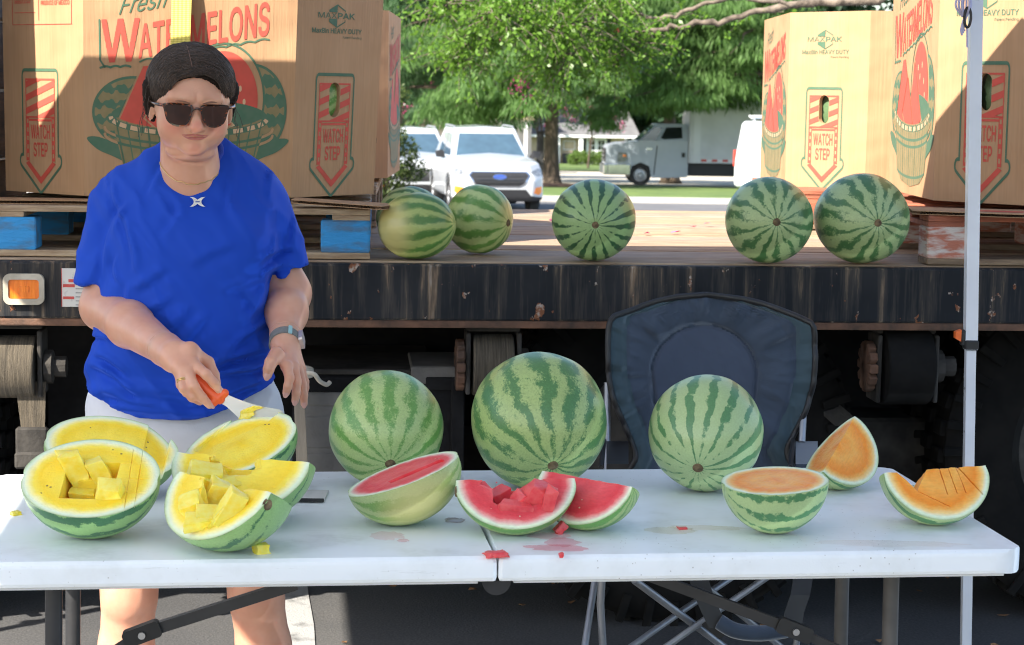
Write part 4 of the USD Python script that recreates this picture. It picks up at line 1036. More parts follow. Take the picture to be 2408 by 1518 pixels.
# ================================================================== watermelons
def melon_skin(name, radii, n, light, dark, width=0.0, jag=1.0, wob=1.0, soft=0.06, lobe=0.0, pole=0.55, vary=0.8, yellow=None, seed=0.0, mott=0.35):
    """Striped rind: stripes run from pole to pole along the local z axis."""
    inv = tuple(1.0 / r for r in radii)
    nodes = {"tc": ("texture_coordinate", {}), "mp": ("mapping", {"scale": inv, "location": (seed, seed * 0.7, 0.0)}), "mq": ("mapping", {"scale": inv}),
             "s": ("separate_xyz", {}), "at": ("math", {"math_type": "arctan2"}), "an": ("math", {"math_type": "multiply", "value2": float(n)}), "vo": ("voronoi_texture", {"feature": "smooth_f1", "smoothness": 0.3, "scale": 7.5}), "vl": ("math", {"math_type": "multiply_add", "value2": -3.2 * lobe, "value3": 1.3 * lobe}), "av": ("math", {"math_type": "add"}),
             "nl": ("noise_texture", {"scale": 2.6, "detail": 2.0}), "sxy": ("combine_xyz", {}), "nor": ("vector_math", {"math_type": "normalize"}), "zz": ("math", {"math_type": "multiply", "value2": 0.75}), "sz": ("combine_xyz", {}), "sv": ("vector_math", {"math_type": "add"}), "nm": ("noise_texture", {"scale": 6.5, "detail": 6.0, "roughness": 0.7}), "nx": ("noise_texture", {"scale": 9.0, "detail": 5.0, "roughness": 0.68}), "nh": ("math", {"math_type": "multiply_add", "value2": 0.62}), "n38": ("math", {"math_type": "multiply", "value2": 0.38}), "nf": ("noise_texture", {"scale": 34.0, "detail": 4.0, "roughness": 0.7}),
             "wl": ("math", {"math_type": "multiply_add", "value2": 5.0 * wob, "value3": -2.5 * wob}), "wh": ("math", {"math_type": "multiply_add", "value2": 5.4 * jag, "value3": -2.7 * jag}), "wf": ("math", {"math_type": "multiply_add", "value2": 2.2 * jag, "value3": -1.1 * jag}),
             "a1": ("math", {"math_type": "add"}), "sn": ("math", {"math_type": "sine"}), "a2": ("math", {"math_type": "add"}), "a3": ("math", {"math_type": "add", }),
             "ab": ("math", {"math_type": "absolute"}), "pl": ("map_range", {"range_type": "smoothstep", "from_min": 0.62, "from_max": 0.99, "to_min": 0.0, "to_max": pole}), "nw": ("noise_texture", {"scale": 2.3, "detail": 1.0}), "nv": ("math", {"math_type": "multiply_add", "value2": 3.2 * vary, "value3": -1.6 * vary}), "pv": ("math", {"math_type": "add"}), "fv": ("math", {"math_type": "add"}), "r": ("map_range", {"range_type": "smoothstep", "from_min": width - soft * 5, "from_max": width + soft * 5, "to_min": 0.0, "to_max": 1.0}),
             "cl": ("rgb_ramp", {"ramp": [(0, tuple(c * (1 - mott) for c in light)), (0.42, tuple(c * (1 - mott * 0.45) for c in light)), (0.62, light), (1, tuple(min(1, c * 1.12) for c in light))]}),
             "cd": ("rgb_ramp", {"ramp": [(0, tuple(c * 0.7 for c in dark)), (0.5, dark), (1, tuple(c * 1.5 for c in dark))]}),
             "m": ("mix_color", {"blend_type": "mix"}), "p": ("principled_bsdf", {"roughness": 0.34, "specular_ior_level": 0.45, "coat_weight": 0.12, "coat_roughness": 0.25}), "b": ("bump", {"strength": 0.12, "distance": 0.002})}
    links = [("tc.object", "mp.vector"), ("tc.object", "mq.vector"), ("mq.vector", "s.vector"), ("s.y", "at.value1"), ("s.x", "at.value2"), ("at.value", "an.value1"),
             ("s.x", "sxy.x"), ("s.y", "sxy.y"), ("sxy.vector", "nor.vector1"), ("s.z", "zz.value1"), ("zz.value", "sz.z"), ("nor.vector", "sv.vector1"), ("sz.vector", "sv.vector2"), ("sv.vector", "nm.vector"), ("mp.vector", "nx.vector"), ("nm.fac", "nh.value1"), ("nx.fac", "n38.value1"), ("n38.value", "nh.value3"), ("mp.vector", "nl.vector"), ("mp.vector", "nf.vector"), ("nl.fac", "wl.value1"), ("nh.value", "wh.value1"), ("nf.fac", "wf.value1"),
             ("an.value", "a1.value1"), ("wl.value", "a1.value2"), ("a1.value", "sn.value1"), ("sn.value", "a2.value1"), ("wh.value", "a2.value2"), ("a2.value", "a3.value1"), ("wf.value", "a3.value2"), ("mp.vector", "vo.vector"), ("vo.distance", "vl.value1"), ("a3.value", "av.value1"), ("vl.value", "av.value2"), ("s.z", "ab.value1"), ("ab.value", "pl.value"), ("nor.vector", "nw.vector"), ("nw.fac", "nv.value1"), ("pl.result", "pv.value1"), ("nv.value", "pv.value2"), ("av.value", "fv.value1"), ("pv.value", "fv.value2"), ("fv.value", "r.value"),
             ("nf.fac", "cl.fac"), ("nf.fac", "cd.fac"), ("r.result", "m.fac"), ("cd.color", "m.a"), ("cl.color", "m.b"), ("nh.value", "b.height"), ("b.normal", "p.normal")]
    # brown scuffs
    nodes.update({"sc": ("noise_texture", {"scale": 7.0, "detail": 5.0, "roughness": 0.7}), "sr": ("map_range", {"from_min": 0.69, "from_max": 0.74, "to_min": 0.0, "to_max": 0.55}), "sx": ("mix_color", {"blend_type": "mix", "b": (0.27, 0.21, 0.09)})})
    links += [("mp.vector", "sc.vector"), ("sc.fac", "sr.value"), ("sr.result", "sx.fac"), ("m.result", "sx.a")]
    last = "sx.result"
    if yellow is not None:                                    # the pale ground spot, in a local direction
        d, lo_, hi_ = yellow
        nodes.update({"dt": ("vector_math", {"math_type": "dot_product", "vector2": d}), "yr": ("map_range", {"range_type": "smoothstep", "from_min": lo_, "from_max": hi_, "to_min": 0.0, "to_max": 0.85}), "ym": ("mix_color", {"blend_type": "mix", "b": (0.60, 0.52, 0.20)})})
        links += [("mq.vector", "dt.vector1"), ("dt.value", "yr.value"), ("yr.result", "ym.fac"), (last, "ym.a")]
        last = "ym.result"
    links.append((last, "p.base_color"))
    return mk(name, nodes, links, "p.BSDF")


def melon_flesh(name, radii, core, mid, pale, rind=0.93, tint=(0.56, 0.66, 0.38), streak=1.0, seeds=None):
    """Flesh coloured by depth below the rind."""
    inv = tuple(1.0 / r for r in radii)
    a = rind
    nodes = {"tc": ("texture_coordinate", {}), "mp": ("mapping", {"scale": inv}), "len": ("vector_math", {"math_type": "length"}),
             "n": ("noise_texture", {"scale": 4.0, "detail": 5.0, "roughness": 0.6}), "nn": ("math", {"math_type": "multiply_add", "value2": 0.16, "value3": -0.08}), "ad": ("math", {"math_type": "add"}),
             "r": ("rgb_ramp", {"ramp": [(0, core), (0.35, mid), (a - 0.22, core), (a - 0.13, mid), (a - 0.06, pale), (a, (0.78, 0.84, 0.62)), (0.965, (0.70, 0.80, 0.52)), (0.985, tint), (1.0, tuple(c * 0.6 for c in tint))]}),
             "n2": ("noise_texture", {"scale": 26.0, "detail": 4.0}), "mp2": ("mapping", {"scale": tuple(i * s for i, s in zip(inv, (1, 1, 0.35)))}),
             "r2": ("rgb_ramp", {"ramp": [(0, (0.80, 0.80, 0.80)), (0.5, (1, 1, 1)), (1, (1.16, 1.16, 1.16))]}), "mm": ("mix_color", {"blend_type": "multiply", "fac": 0.8 * streak, "use_clamp": False}),
             "b": ("bump", {"strength": 0.55, "distance": 0.0018}), "n3": ("noise_texture", {"scale": 230.0, "detail": 3.0}),
             "p": ("principled_bsdf", {"roughness": 0.40, "specular_ior_level": 0.35, "subsurface_weight": 0.25, "subsurface_radius": (1, 0.6, 0.3), "subsurface_scale": 0.006, "coat_weight": 0.05, "coat_roughness": 0.1})}
    links = [("tc.object", "mp.vector"), ("mp.vector", "len.vector1"), ("mp.vector", "n.vector"), ("n.fac", "nn.value1"), ("len.value", "ad.value1"), ("nn.value", "ad.value2"),
             ("tc.object", "mp2.vector"), ("mp2.vector", "n2.vector"), ("n2.fac", "r2.fac"), ("r2.color", "mm.b"), ("tc.object", "n3.vector"), ("n3.fac", "b.height"), ("b.normal", "p.normal")]
    # noise only moves the colour inside the rind
    nodes["k"] = ("map_range", {"from_min": 0.80, "from_max": 0.95, "to_min": 1.0, "to_max": 0.12}); nodes["kk"] = ("math", {"math_type": "multiply"})
    links[4:6] = [("len.value", "ad.value1"), ("nn.value", "kk.value1"), ("len.value", "k.value"), ("k.result", "kk.value2"), ("kk.value", "ad.value2")]
    links += [("ad.value", "r.fac"), ("r.color", "mm.a")]
    last = "mm.result"
    if seeds is not None:
        col, dens = seeds
        nodes.update({"v": ("voronoi_texture", {"scale": 62.0, "randomness": 1.0}), "vs": ("math", {"math_type": "less_than", "value2": dens}), "ring": ("map_range", {"from_min": 0.44, "from_max": 0.5, "to_min": 0.0, "to_max": 1.0}), "ring2": ("map_range", {"from_min": 0.78, "from_max": 0.72, "to_min": 0.0, "to_max": 1.0}),
                      "q1": ("math", {"math_type": "multiply"}), "q2": ("math", {"math_type": "multiply"}), "n5": ("noise_texture", {"scale": 9.0}), "gt": ("math", {"math_type": "greater_than", "value2": 0.52}), "q3": ("math", {"math_type": "multiply"}), "sm": ("mix_color", {"blend_type": "mix", "b": col})})
        links += [("tc.object", "v.vector"), ("v.distance", "vs.value1"), ("len.value", "ring.value"), ("len.value", "ring2.value"), ("ring.result", "q1.value1"), ("ring2.result", "q1.value2"), ("vs.value", "q2.value1"), ("q1.value", "q2.value2"), ("tc.object", "n5.vector"), ("n5.fac", "gt.value1"), ("q2.value", "q3.value1"), ("gt.value", "q3.value2"), ("q3.value", "sm.fac"), (last, "sm.a")]
        last = "sm.result"
    links.append((last, "p.base_color"))
    return mk(name, nodes, links, "p.BSDF")


M("stem_scar", (0.22, 0.15, 0.075), (0.08, 0.055, 0.03), rough=0.9, scale=60, bump=0.6, bscale=120, bdist=0.003)
M("stem_green", (0.13, 0.22, 0.05), (0.08, 0.14, 0.03), rough=0.7, scale=60)


def basis(axis, up):
    """Rotation whose local z is the axis and whose local y is as near as can be to the given direction."""
    z = np.asarray(axis, float); z /= np.linalg.norm(z)
    y = np.asarray(up, float); y = y - z * (y @ z); y /= np.linalg.norm(y)
    return np.column_stack([np.cross(y, z), y, z])


def ellipsoid(radii, seed, n=5, lump=0.030):
    m = trimesh.creation.icosphere(n, 1.0)
    v = m.vertices
    d = 1 + (meshkit.fbm(v * 1.5 + seed * 7.3, 3, seed) - 0.5) * 2 * lump
    v = v * d[:, None]
    e = np.abs(v[:, 2]); rr = np.linalg.norm(v[:, :2], axis=1)
    v[:, 2] *= 1 - 0.035 * np.exp(-(rr / 0.13) ** 2)          # a dimple at each pole
    return T(v * np.asarray(radii), m.faces)


def settle(verts, bbox, zsup, it=7, Y0=3.6, zc=None):
    """Place and scale so that the projection of the posed vertices fills the box (x0, x1, y bottom) while they stand on height zsup."""
    x0, x1, yb = bbox
    s, pos = 1.0, at((x0 + x1) / 2, yb, Y0)
    pos[2] = 0
    for _ in range(30):
        v = verts * s; p = np.array([pos[0], pos[1], zsup - v[:, 2].min()])
        q = proj(v + p)
        w = q[:, 0].max() - q[:, 0].min()
        s *= ((x1 - x0) / w) ** 0.7
        px = (q[:, 0].max() + q[:, 0].min()) / 2
        pos[0] += ((x0 + x1) / 2 - px) / F_ * p[1] * 0.8
        dy = yb - q[:, 1].max()
        # moving nearer lowers the foot in the picture
        pos[1] -= dy / F_ * p[1] ** 2 / max(CAMZ - zsup, 0.2) * 0.7
    return s, p


def whole_melon(label, bbox, zsup, pole_dir, up, prop, skin, group, seed, stem=True, cat="watermelon"):
    """prop: radii before scaling; skin: function(name, radii) -> material."""
    R = basis(pole_dir, up)
    base = ellipsoid(prop, seed)
    s, p = settle(base.vertices @ R.T, bbox, zsup, Y0=3.7 if zsup < 1 else 5.45)
    radii = tuple(r * s for r in prop)
    t = thing("watermelon", label, cat, p, R=R, group=group)
    m = base.copy(); m.vertices *= s
    rp = part(t, "rind", m, skin(f"rind_{seed}", radii), smooth=True)
    if stem:
        z = radii[2] * (1 - 0.034)
        sc = trimesh.creation.revolve(np.array([(0.0, 0.0035), (0.003, 0.004), (0.0065, 0.002), (0.0085, 0.0028), (0.0105, 0.0005), (0.0115, -0.004)]), sections=24)
        sc.vertices += (meshkit.noise(sc.vertices * 420, 3)[:, None] - 0.5) * 0.0016
        sc.apply_translation((0, 0, z)); part(t, "stem_scar", sc, MATS["stem_scar"], smooth=True)
    return t


LG, DG = (0.36, 0.47, 0.19), (0.055, 0.13, 0.045)
def skin_k(nm, r): return melon_skin(nm, r, 10, (0.10, 0.17, 0.08), (0.012, 0.028, 0.014), width=-0.1, jag=0.6, wob=0.7, soft=0.06, seed=5.1)
def skin_a(nm, r): return melon_skin(nm, r, 15, (0.38, 0.50, 0.19), (0.12, 0.27, 0.06), width=-0.15, jag=1.15, wob=0.9, soft=0.14, seed=1.0)
def skin_b(nm, r): return melon_skin(nm, r, 14, (0.36, 0.47, 0.17), (0.075, 0.19, 0.06), width=-0.05, jag=1.35, wob=1.3, soft=0.12, seed=2.2)
def skin_c(nm, r): return melon_skin(nm, r, 17, (0.39, 0.51, 0.24), (0.09, 0.22, 0.085), width=-0.62, jag=0.42, lobe=0.38, wob=0.7, soft=0.05, seed=3.1, mott=0.25)
def skin_d(nm, r): return melon_skin(nm, r, 13, (0.38, 0.46, 0.14), (0.085, 0.19, 0.04), width=0.05, jag=0.8, wob=0.8, soft=0.16, seed=4.5, yellow=((-0.45, 0.35, -0.75), 0.35, 0.80))
def skin_e(nm, r): return melon_skin(nm, r, 17, (0.30, 0.45, 0.18), (0.035, 0.10, 0.04), width=-0.52, jag=0.5, lobe=0.3, wob=0.6, soft=0.05, seed=5.7, mott=0.3)
def skin_f(nm, r): return melon_skin(nm, r, 14, (0.38, 0.49, 0.22), (0.065, 0.16, 0.055), width=-0.10, jag=1.2, wob=1.5, soft=0.10, seed=6.4)
def skin_g(nm, r): return melon_skin(nm, r, 12, (0.48, 0.58, 0.22), (0.12, 0.26, 0.05), width=0.0, jag=0.8, wob=0.7, soft=0.12, seed=7.9, yellow=((0.1, 0.2, 0.9), 0.75, 1.0))

whole_melon("medium whole watermelon behind the red half on the table", (773, 1043, 1146), TZ, (0.13, -0.9, -0.43), (0, 0, 1), (1, 1, 1.08), skin_a, None, 11)
whole_melon("largest whole watermelon, mottled, at the middle of the table", (1108, 1427, 1153), TZ, (0.20, -0.85, -0.50), (0, 0, 1), (1, 1, 1.05), skin_b, None, 12)
whole_melon("pale whole watermelon with narrow veined stripes before the camp chair", (1525, 1796, 1157), TZ, (-0.20, -0.86, -0.46), (0, 0, 1), (1, 1, 1.04), skin_c, None, 13)
DZT = DZ + 0.002
whole_melon("watermelon with a tan yellow flank beside the front left bin on the deck", (888, 1072, 610), DZT, (0.97, -0.22, 0.1), (0.2, -0.6, 0.75), (0.9, 0.9, 1.06), skin_d, None, 14, stem=False)
whole_melon("dark watermelon tucked behind the tan flanked one on the deck", (884, 1040, 585), DZT, (0.8, -0.5, 0.2), (0, 0, 1), (1, 1, 1.1), skin_f, None, 15, stem=False)
whole_melon("sunlit pale watermelon with a yellow end, second from left on the deck", (1048, 1207, 597), DZT, (0.86, -0.45, -0.08), (0, 0, 1), (1.03, 1.03, 1.0), skin_g, None, 16)
whole_melon("dark striped watermelon standing alone at the middle of the deck", (1297, 1495, 614), DZT, (0.0, -0.99, -0.06), (0, 0, 1), (1, 0.97, 1.05), skin_e, None, 17)
whole_melon("left watermelon of the touching pair before the right bins", (1705, 1913, 620), DZT, (0.05, -0.99, 0.02), (0, 0, 1), (1, 0.98, 1.05), skin_f, None, 18)
whole_melon("right watermelon of the touching pair before the right bins", (1913, 2140, 620), DZT, (0.16, -0.98, -0.03), (0, 0, 1), (1, 0.95, 1.05), skin_f, None, 19)


def melon_in_bin(label, fm, face, seed, skin, r=0.115):
    """A melon inside a bin, behind the hand hole of that face."""
    p = fm(face, np.array([[0.465, 0.45]]), -r - 0.025)[0]
    return p
for fm, b, face, lab, sk, sd in ((fm1, bin1, 1, "watermelon inside the big front left bin seen through its hand hole", skin_a, 31), (fm3, bin3, 7, "watermelon inside the farther right bin seen through its hand hole", skin_k, 32), (fm4, bin4, 7, "watermelon inside the nearer right bin seen through its hand hole", skin_k, 33)):
    r = 0.115 if sd != 33 else 0.10
    p = (XF[b] @ np.append(fm(face, np.array([[0.465, 0.45]]), -r - (0.022 if sd != 33 else 0.03))[0], 1))[:3]
    R = basis((0.9, 0.1, 0.2) if sd == 31 else (0.1, 0.2, 1), (0, -1, 0.1))
    t = thing("watermelon", lab, "watermelon", p, R=R)
    m = ellipsoid((r, r, r * 1.2), sd, 4); part(t, "rind", m, sk(f"rind_{sd}", (r, r, r * 1.2)), smooth=True)


# ------------------------------------------------------------------ cut watermelons
FLESH = {}


def cut_melon(name, label, radii, keep, cuts, R, bbox, skin, flesh_args, seed, cat="cut watermelon", zsup=TZ, rough=0.0006, scar=None, adds=(), Y0=3.4):
    """keep: list of (normal, offset) half spaces kept; cuts: list of functions(radii) giving solids to take away, all in melon coordinates."""
    base = ellipsoid(radii, seed, 5, 0.012)
    man = mani(base)
    for n, o in keep:
        n = np.array(n, float); n /= np.linalg.norm(n)
        man = man.trim_by_plane(tuple(n), o)
    for c in cuts:
        man = man - c
    for a in adds:
        man = man + a
    man = man.refine_to_length(0.007 * max(radii) / 0.12)
    m = tm(man)
    v = m.vertices
    s, p = settle(v @ R.T, bbox, zsup, Y0=Y0)
    rn = np.linalg.norm(v / (np.asarray(radii)), axis=1)
    f = m.faces
    tri = v[f]; ce = tri.mean(1); nf = np.cross(tri[:, 1] - tri[:, 0], tri[:, 2] - tri[:, 0]); nf /= np.linalg.norm(nf, axis=1, keepdims=True) + 1e-12
    ln = ce / np.asarray(radii) ** 2; ln /= np.linalg.norm(ln, axis=1, keepdims=True) + 1e-12
    rind = ((nf * ln).sum(1) > 0.93) & (np.linalg.norm(ce / np.asarray(radii), axis=1) > 0.955)
    # roughen the flesh, leaving its border on the rind alone
    onr = np.zeros(len(v), bool); onr[np.unique(f[rind])] = True
    d = (meshkit.fbm(v * (0.75 / max(radii)) * 9, 3, seed) - 0.5)
    vn = np.zeros_like(v); np.add.at(vn, f[:, 0], nf); np.add.at(vn, f[:, 1], nf); np.add.at(vn, f[:, 2], nf); vn /= np.linalg.norm(vn, axis=1, keepdims=True) + 1e-9
    v2 = v + np.where(onr[:, None], 0, vn * (d * rough * 6)[:, None])
    rs = tuple(r * s for r in radii)
    t = thing(name, label, cat, p, R=R)
    a = T(v2 * s, f[rind]); a.remove_unreferenced_vertices()
    part(t, "rind", a, skin(f"rind_{seed}", rs), smooth=True)
    b = T(v2 * s, f[~rind]); b.remove_unreferenced_vertices()
    FLESH[seed] = b.vertices @ R.T + p
    part(t, "flesh", b, melon_flesh(f"flesh_{seed}", rs, **flesh_args), smooth=28)
    if scar is not None:
        z = rs[2] * scar * 0.985
        sc = trimesh.creation.revolve(np.array([(0.0, 0.0035), (0.004, 0.004), (0.0075, 0.002), (0.0095, 0.0028), (0.0115, 0.0005), (0.0125, -0.004)]), sections=24)
        if scar < 0:
            sc.apply_transform(trimesh.transformations.rotation_matrix(PI, (1, 0, 0)))
        sc.vertices *= (0.8, 0.8, 0.45); sc.apply_translation((-0.007, -0.018, z * 0.983)); part(t, "stem_scar", sc, MATS["stem_scar"], smooth=True)
    return t, s, p


RED = dict(core=(0.70, 0.045, 0.06), mid=(0.76, 0.10, 0.11), pale=(0.80, 0.42, 0.36), rind=0.94, seeds=((0.70, 0.45, 0.30), 0.10))
YEL = dict(core=(0.97, 0.64, 0.025), mid=(0.97, 0.73, 0.08), pale=(0.95, 0.84, 0.36), streak=0.55, rind=0.94, seeds=((0.30, 0.17, 0.03), 0.13))
ORA = dict(core=(0.90, 0.27, 0.02), mid=(0.92, 0.42, 0.08), pale=(0.92, 0.62, 0.24), rind=0.94)
def skin_h(nm, r): return melon_skin(nm, r, 14, (0.38, 0.48, 0.20), (0.16, 0.30, 0.07), width=-0.1, jag=1.0, wob=0.8, soft=0.10, seed=8.2, yellow=((-0.70, -0.45, 0.12), 0.50, 0.92))
def skin_i(nm, r): return melon_skin(nm, r, 16, (0.34, 0.45, 0.17), (0.11, 0.26, 0.06), width=0.0, jag=0.9, wob=0.8, soft=0.10, seed=9.2)
def skin_y(nm, r): return melon_skin(nm, r, 15, (0.26, 0.44, 0.16), (0.045, 0.14, 0.06), width=-0.60, jag=0.55, lobe=0.32, wob=0.9, soft=0.04, seed=10.4, mott=0.25)
def skin_y2(nm, r): return melon_skin(nm, r, 14, (0.25, 0.42, 0.15), (0.045, 0.14, 0.06), width=-0.80, jag=0.75, wob=0.9, soft=0.05, seed=12.4, mott=0.3)
def skin_o(nm, r): return melon_skin(nm, r, 15, (0.38, 0.50, 0.22), (0.07, 0.20, 0.075), width=-0.50, jag=0.5, lobe=0.34, wob=0.8, soft=0.05, seed=13.1, mott=0.25)
rr = np.random.default_rng(5)


def rot_box(c, ext, axis=(0, 0, 1), ang=0.0, axis2=None, ang2=0.0):
    b = trimesh.creation.box(extents=ext)
    b.apply_transform(trimesh.transformations.rotation_matrix(ang, axis))
    if axis2 is not None:
        b.apply_transform(trimesh.transformations.rotation_matrix(ang2, axis2))
    b.apply_translation(c)
    return mani(b)


def lumps(centre, spread, n, size, seed, flat=1.0):
    """A cluster of rough blocks, for torn or scooped flesh."""
    r = np.random.default_rng(seed); out = []
    for _ in range(n):
        c = np.array(centre) + r.uniform(-1, 1, 3) * spread
        b = trimesh.creation.box(extents=size * r.uniform(0.5, 1.3, 3) * (1, 1, flat))
        b.apply_transform(trimesh.transformations.random_rotation_matrix(r.random(3))); b.apply_translation(c)
        out.append(mani(b))
    return manifold3d.Manifold.batch_boolean(out, manifold3d.OpType.Add)

UPN = lambda tilt_x, tilt_cam: np.array([math.sin(tilt_x), -math.sin(tilt_cam), math.cos(tilt_x) * math.cos(tilt_cam)])
K = (0, -1, 0)          # keep local y < 0 : the half below the cut
# red half, tilted to the left
R = basis((1, 0.10, 0.36), UPN(-0.35, 0.06))
cut_melon("watermelon_half", "red watermelon half with a yellowish blotch tilted before a whole melon", (0.115, 0.112, 0.130), [(K, 0)], [rot_box((-0.02, 0.0, 0.03), (0.03, 0.012, 0.13), (0, 1, 0), 0.25)], R, (818, 1085, 1237), skin_h, RED, 41)
# wedges: the front cut has outward normal n and the given ridge line as its top edge
def wedge(ext):
    """Half spaces that keep the azimuths -ext..0 from local -y; the face at 0 looks along local x."""
    d = np.array([-math.sin(ext), -math.cos(ext), 0])
    return [((-1, 0, 0), 0.0), (np.cross([0, 0, 1], d), 0.0)]
def wedge_basis(axis, n):
    z = np.asarray(axis, float); z /= np.linalg.norm(z)
    x = np.asarray(n, float); x = x - z * (x @ z); x /= np.linalg.norm(x)
    y = np.cross(z, x)
    if y[2] < 0:
        z, y = -z, -y
    return np.column_stack([x, y, z])
def flat_n(axis, up):
    """A face normal that leans back: level part square to the ridge and towards the viewer, then up."""
    h = np.array([axis[1], -axis[0], 0.0]); h /= np.linalg.norm(h); h = h if h[1] < 0 else -h
    return h * math.sqrt(1 - up * up) + np.array([0, 0, up])
ax = np.array([0.98, 0.05, 0.02]); R = wedge_basis(ax, flat_n(ax, 0.62))
sg_ = 1 if R[0, 2] > 0 else -1
cut_melon("watermelon_wedge", "red watermelon wedge with its middle hacked out, at the table seam", (0.118, 0.118, 0.132), wedge(1.75),
          [lumps((-0.02, 0.0, -0.01 * sg_), (0.05, 0.016, 0.045), 34, 0.044, 7), lumps((0.0, -0.045, 0.0), (0.010, 0.014, 0.040), 12, 0.030, 8), rot_box((-0.02, -0.03, -0.012 * sg_), (0.10, 0.05, 0.075)), rot_box((0.0, -0.064, -0.005), (0.03, 0.012, 0.034))], R, (1070, 1355, 1259), skin_i, RED, 42, scar=-sg_, rough=0.0010)
ax = np.array([0.80, -0.60, -0.02]); R = wedge_basis(ax, flat_n(ax, 0.60))
cut_melon("watermelon_quarter", "smooth red watermelon quarter behind the hacked red wedge", (0.116, 0.116, 0.128), wedge(1.7), [], R, (1262, 1504, 1248), skin_i, RED, 43, rough=0.0006)
# orange half
R = basis((1, 0.15, 0.07), UPN(-0.09, 0.09))
cut_melon("watermelon_half", "orange watermelon half with green stripes sitting level on the table", (0.112, 0.118, 0.118), [(K, 0.0)], [], R, (1696, 1949, 1256), skin_o, ORA, 44)
# orange quarter stood on its rind
R = wedge_basis((0.46, 0.72, 0.52), (0.42, -0.68, 0.58))
cut_melon("watermelon_quarter", "orange watermelon quarter standing behind the orange half", (0.112, 0.112, 0.108), wedge(1.7), [], R, (1893, 2066, 1153), skin_o, ORA, 45, Y0=3.8)
ax = np.array([0.97, 0.20, 0.05]); R = wedge_basis(ax, flat_n(ax, 0.62)); sg_ = 1 if R[0, 2] > 0 else -1
sl = [hull([(x, y, z * sg_) for x in (-0.2, 0.1) for y, z in ((0.02, -0.100), (-0.046, -0.052), (0.02, -0.004))]), hull([(x, y + o, z * sg_) for x in (-0.03, 0.1) for o in (0, -0.0022) for y, z in ((-0.046, -0.052), (-0.088, 0.010))])] + [rot_box((0.0, -0.01, z * sg_), (0.2, 0.10, 0.0024), (1, 0, 0), -a * sg_) for z, a in ((0.010, 0.03), (0.030, 0.06), (0.048, 0.10))] + [rot_box((0.0, -0.03, 0.068 * sg_), (0.03, 0.085, 0.004), (1, 0, 0), -0.5 * sg_)]
cut_melon("watermelon_wedge", "orange watermelon wedge cut into standing slices at the table's right end", (0.118, 0.118, 0.118), wedge(1.75), sl, R, (2067, 2327, 1236), skin_o, ORA, 46, Y0=3.5)
# yellow half at the back left
R = basis((1, 0.12, -0.16), UPN(0.16, 0.46))
cut_melon("watermelon_half", "plain yellow watermelon half at the back left, partly hidden by the diced half", (0.105, 0.105, 0.140), [(K, 0)], [rot_box((0.0, 0.0, 0.09), (0.22, 0.02, 0.05), (1, 0, 0), 0.25)], R, (103, 420, 1172), skin_y2, YEL, 47, Y0=3.6)
# yellow half, diced
R = basis((-1, -0.02, 0.015), UPN(0.03, 0.52))
ra = (0.112, 0.116, 0.130)
dice = [rot_box((0.008, -0.02, 0.0), (0.105, 0.10, 0.098)), rot_box((0.0, -0.005, 0.054), (0.12, 0.0016, 0.0016))]
grooves = [rot_box((0, 0, z), (0.17, 0.006, 0.0013), (0, 1, 0), 0.05) for z in (-0.072, -0.09)] + [rot_box((x, 0, -0.08), (0.0013, 0.006, 0.06), (0, 1, 0), 0.05) for x in (-0.045, 0.0, 0.04)]
keepers = [rot_box((0.03, -0.045, -0.034), (0.04, 0.09, 0.034)), rot_box((-0.028, -0.05, 0.006), (0.030, 0.06, 0.046), (0, 1, 0), 0.1)]
tdice, sdice, pdice = cut_melon("watermelon_half", "yellow watermelon half being diced, front left on the table", ra, [(K, 0)], dice + grooves, R, (48, 377, 1268), skin_y, YEL, 48, adds=keepers, Y0=3.35)
# yellow half at the back right
R = basis((0.90, 0.30, 0.38), UPN(-0.36, 0.52))
cut_melon("watermelon_half", "yellow watermelon half tilted behind the other yellow pieces, below the knife", (0.108, 0.108, 0.140), [(K, 0)], [rot_box((0.06, -0.004, 0.02), (0.09, 0.014, 0.22), (0, 1, 0), 0.42, (0, 0, 1), 0.13)], R, (428, 700, 1162), skin_y, YEL, 49, Y0=3.65)
# big yellow piece behind the front wedge
ax = np.array([0.94, -0.30, 0.0]); R = wedge_basis(ax, flat_n(ax, 0.66)); sg_ = 1 if R[0, 2] > 0 else -1
cut_melon("watermelon_wedge", "large yellow watermelon wedge with a scooped middle, behind the front yellow wedge", (0.122, 0.122, 0.140), wedge(1.8), [lumps((-0.01, -0.005, -0.022 * sg_), (0.04, 0.014, 0.036), 22, 0.045, 17), rot_box((-0.03, 0.0, -0.02 * sg_), (0.10, 0.07, 0.06), (1, 0, 0), 0.6)], R, (403, 742, 1232), skin_y2, YEL, 50, rough=0.0010, Y0=3.5)
# front yellow wedge
ax = np.array([0.72, -0.69, 0.0]); R = wedge_basis(ax, flat_n(ax, 0.68)); sg_ = 1 if R[0, 2] > 0 else -1
tw, sw, pw = cut_melon("watermelon_wedge", "yellow watermelon wedge full of broken chunks, nearest the front edge", (0.122, 0.122, 0.136), wedge(1.8), [lumps((-0.02, -0.012, 0.0), (0.035, 0.022, 0.05), 28, 0.042, 27), rot_box((-0.02, -0.025, 0.0), (0.08, 0.07, 0.10))], R, (386, 686, 1298), skin_y2, YEL, 51, scar=sg_, rough=0.0010, Y0=3.3)


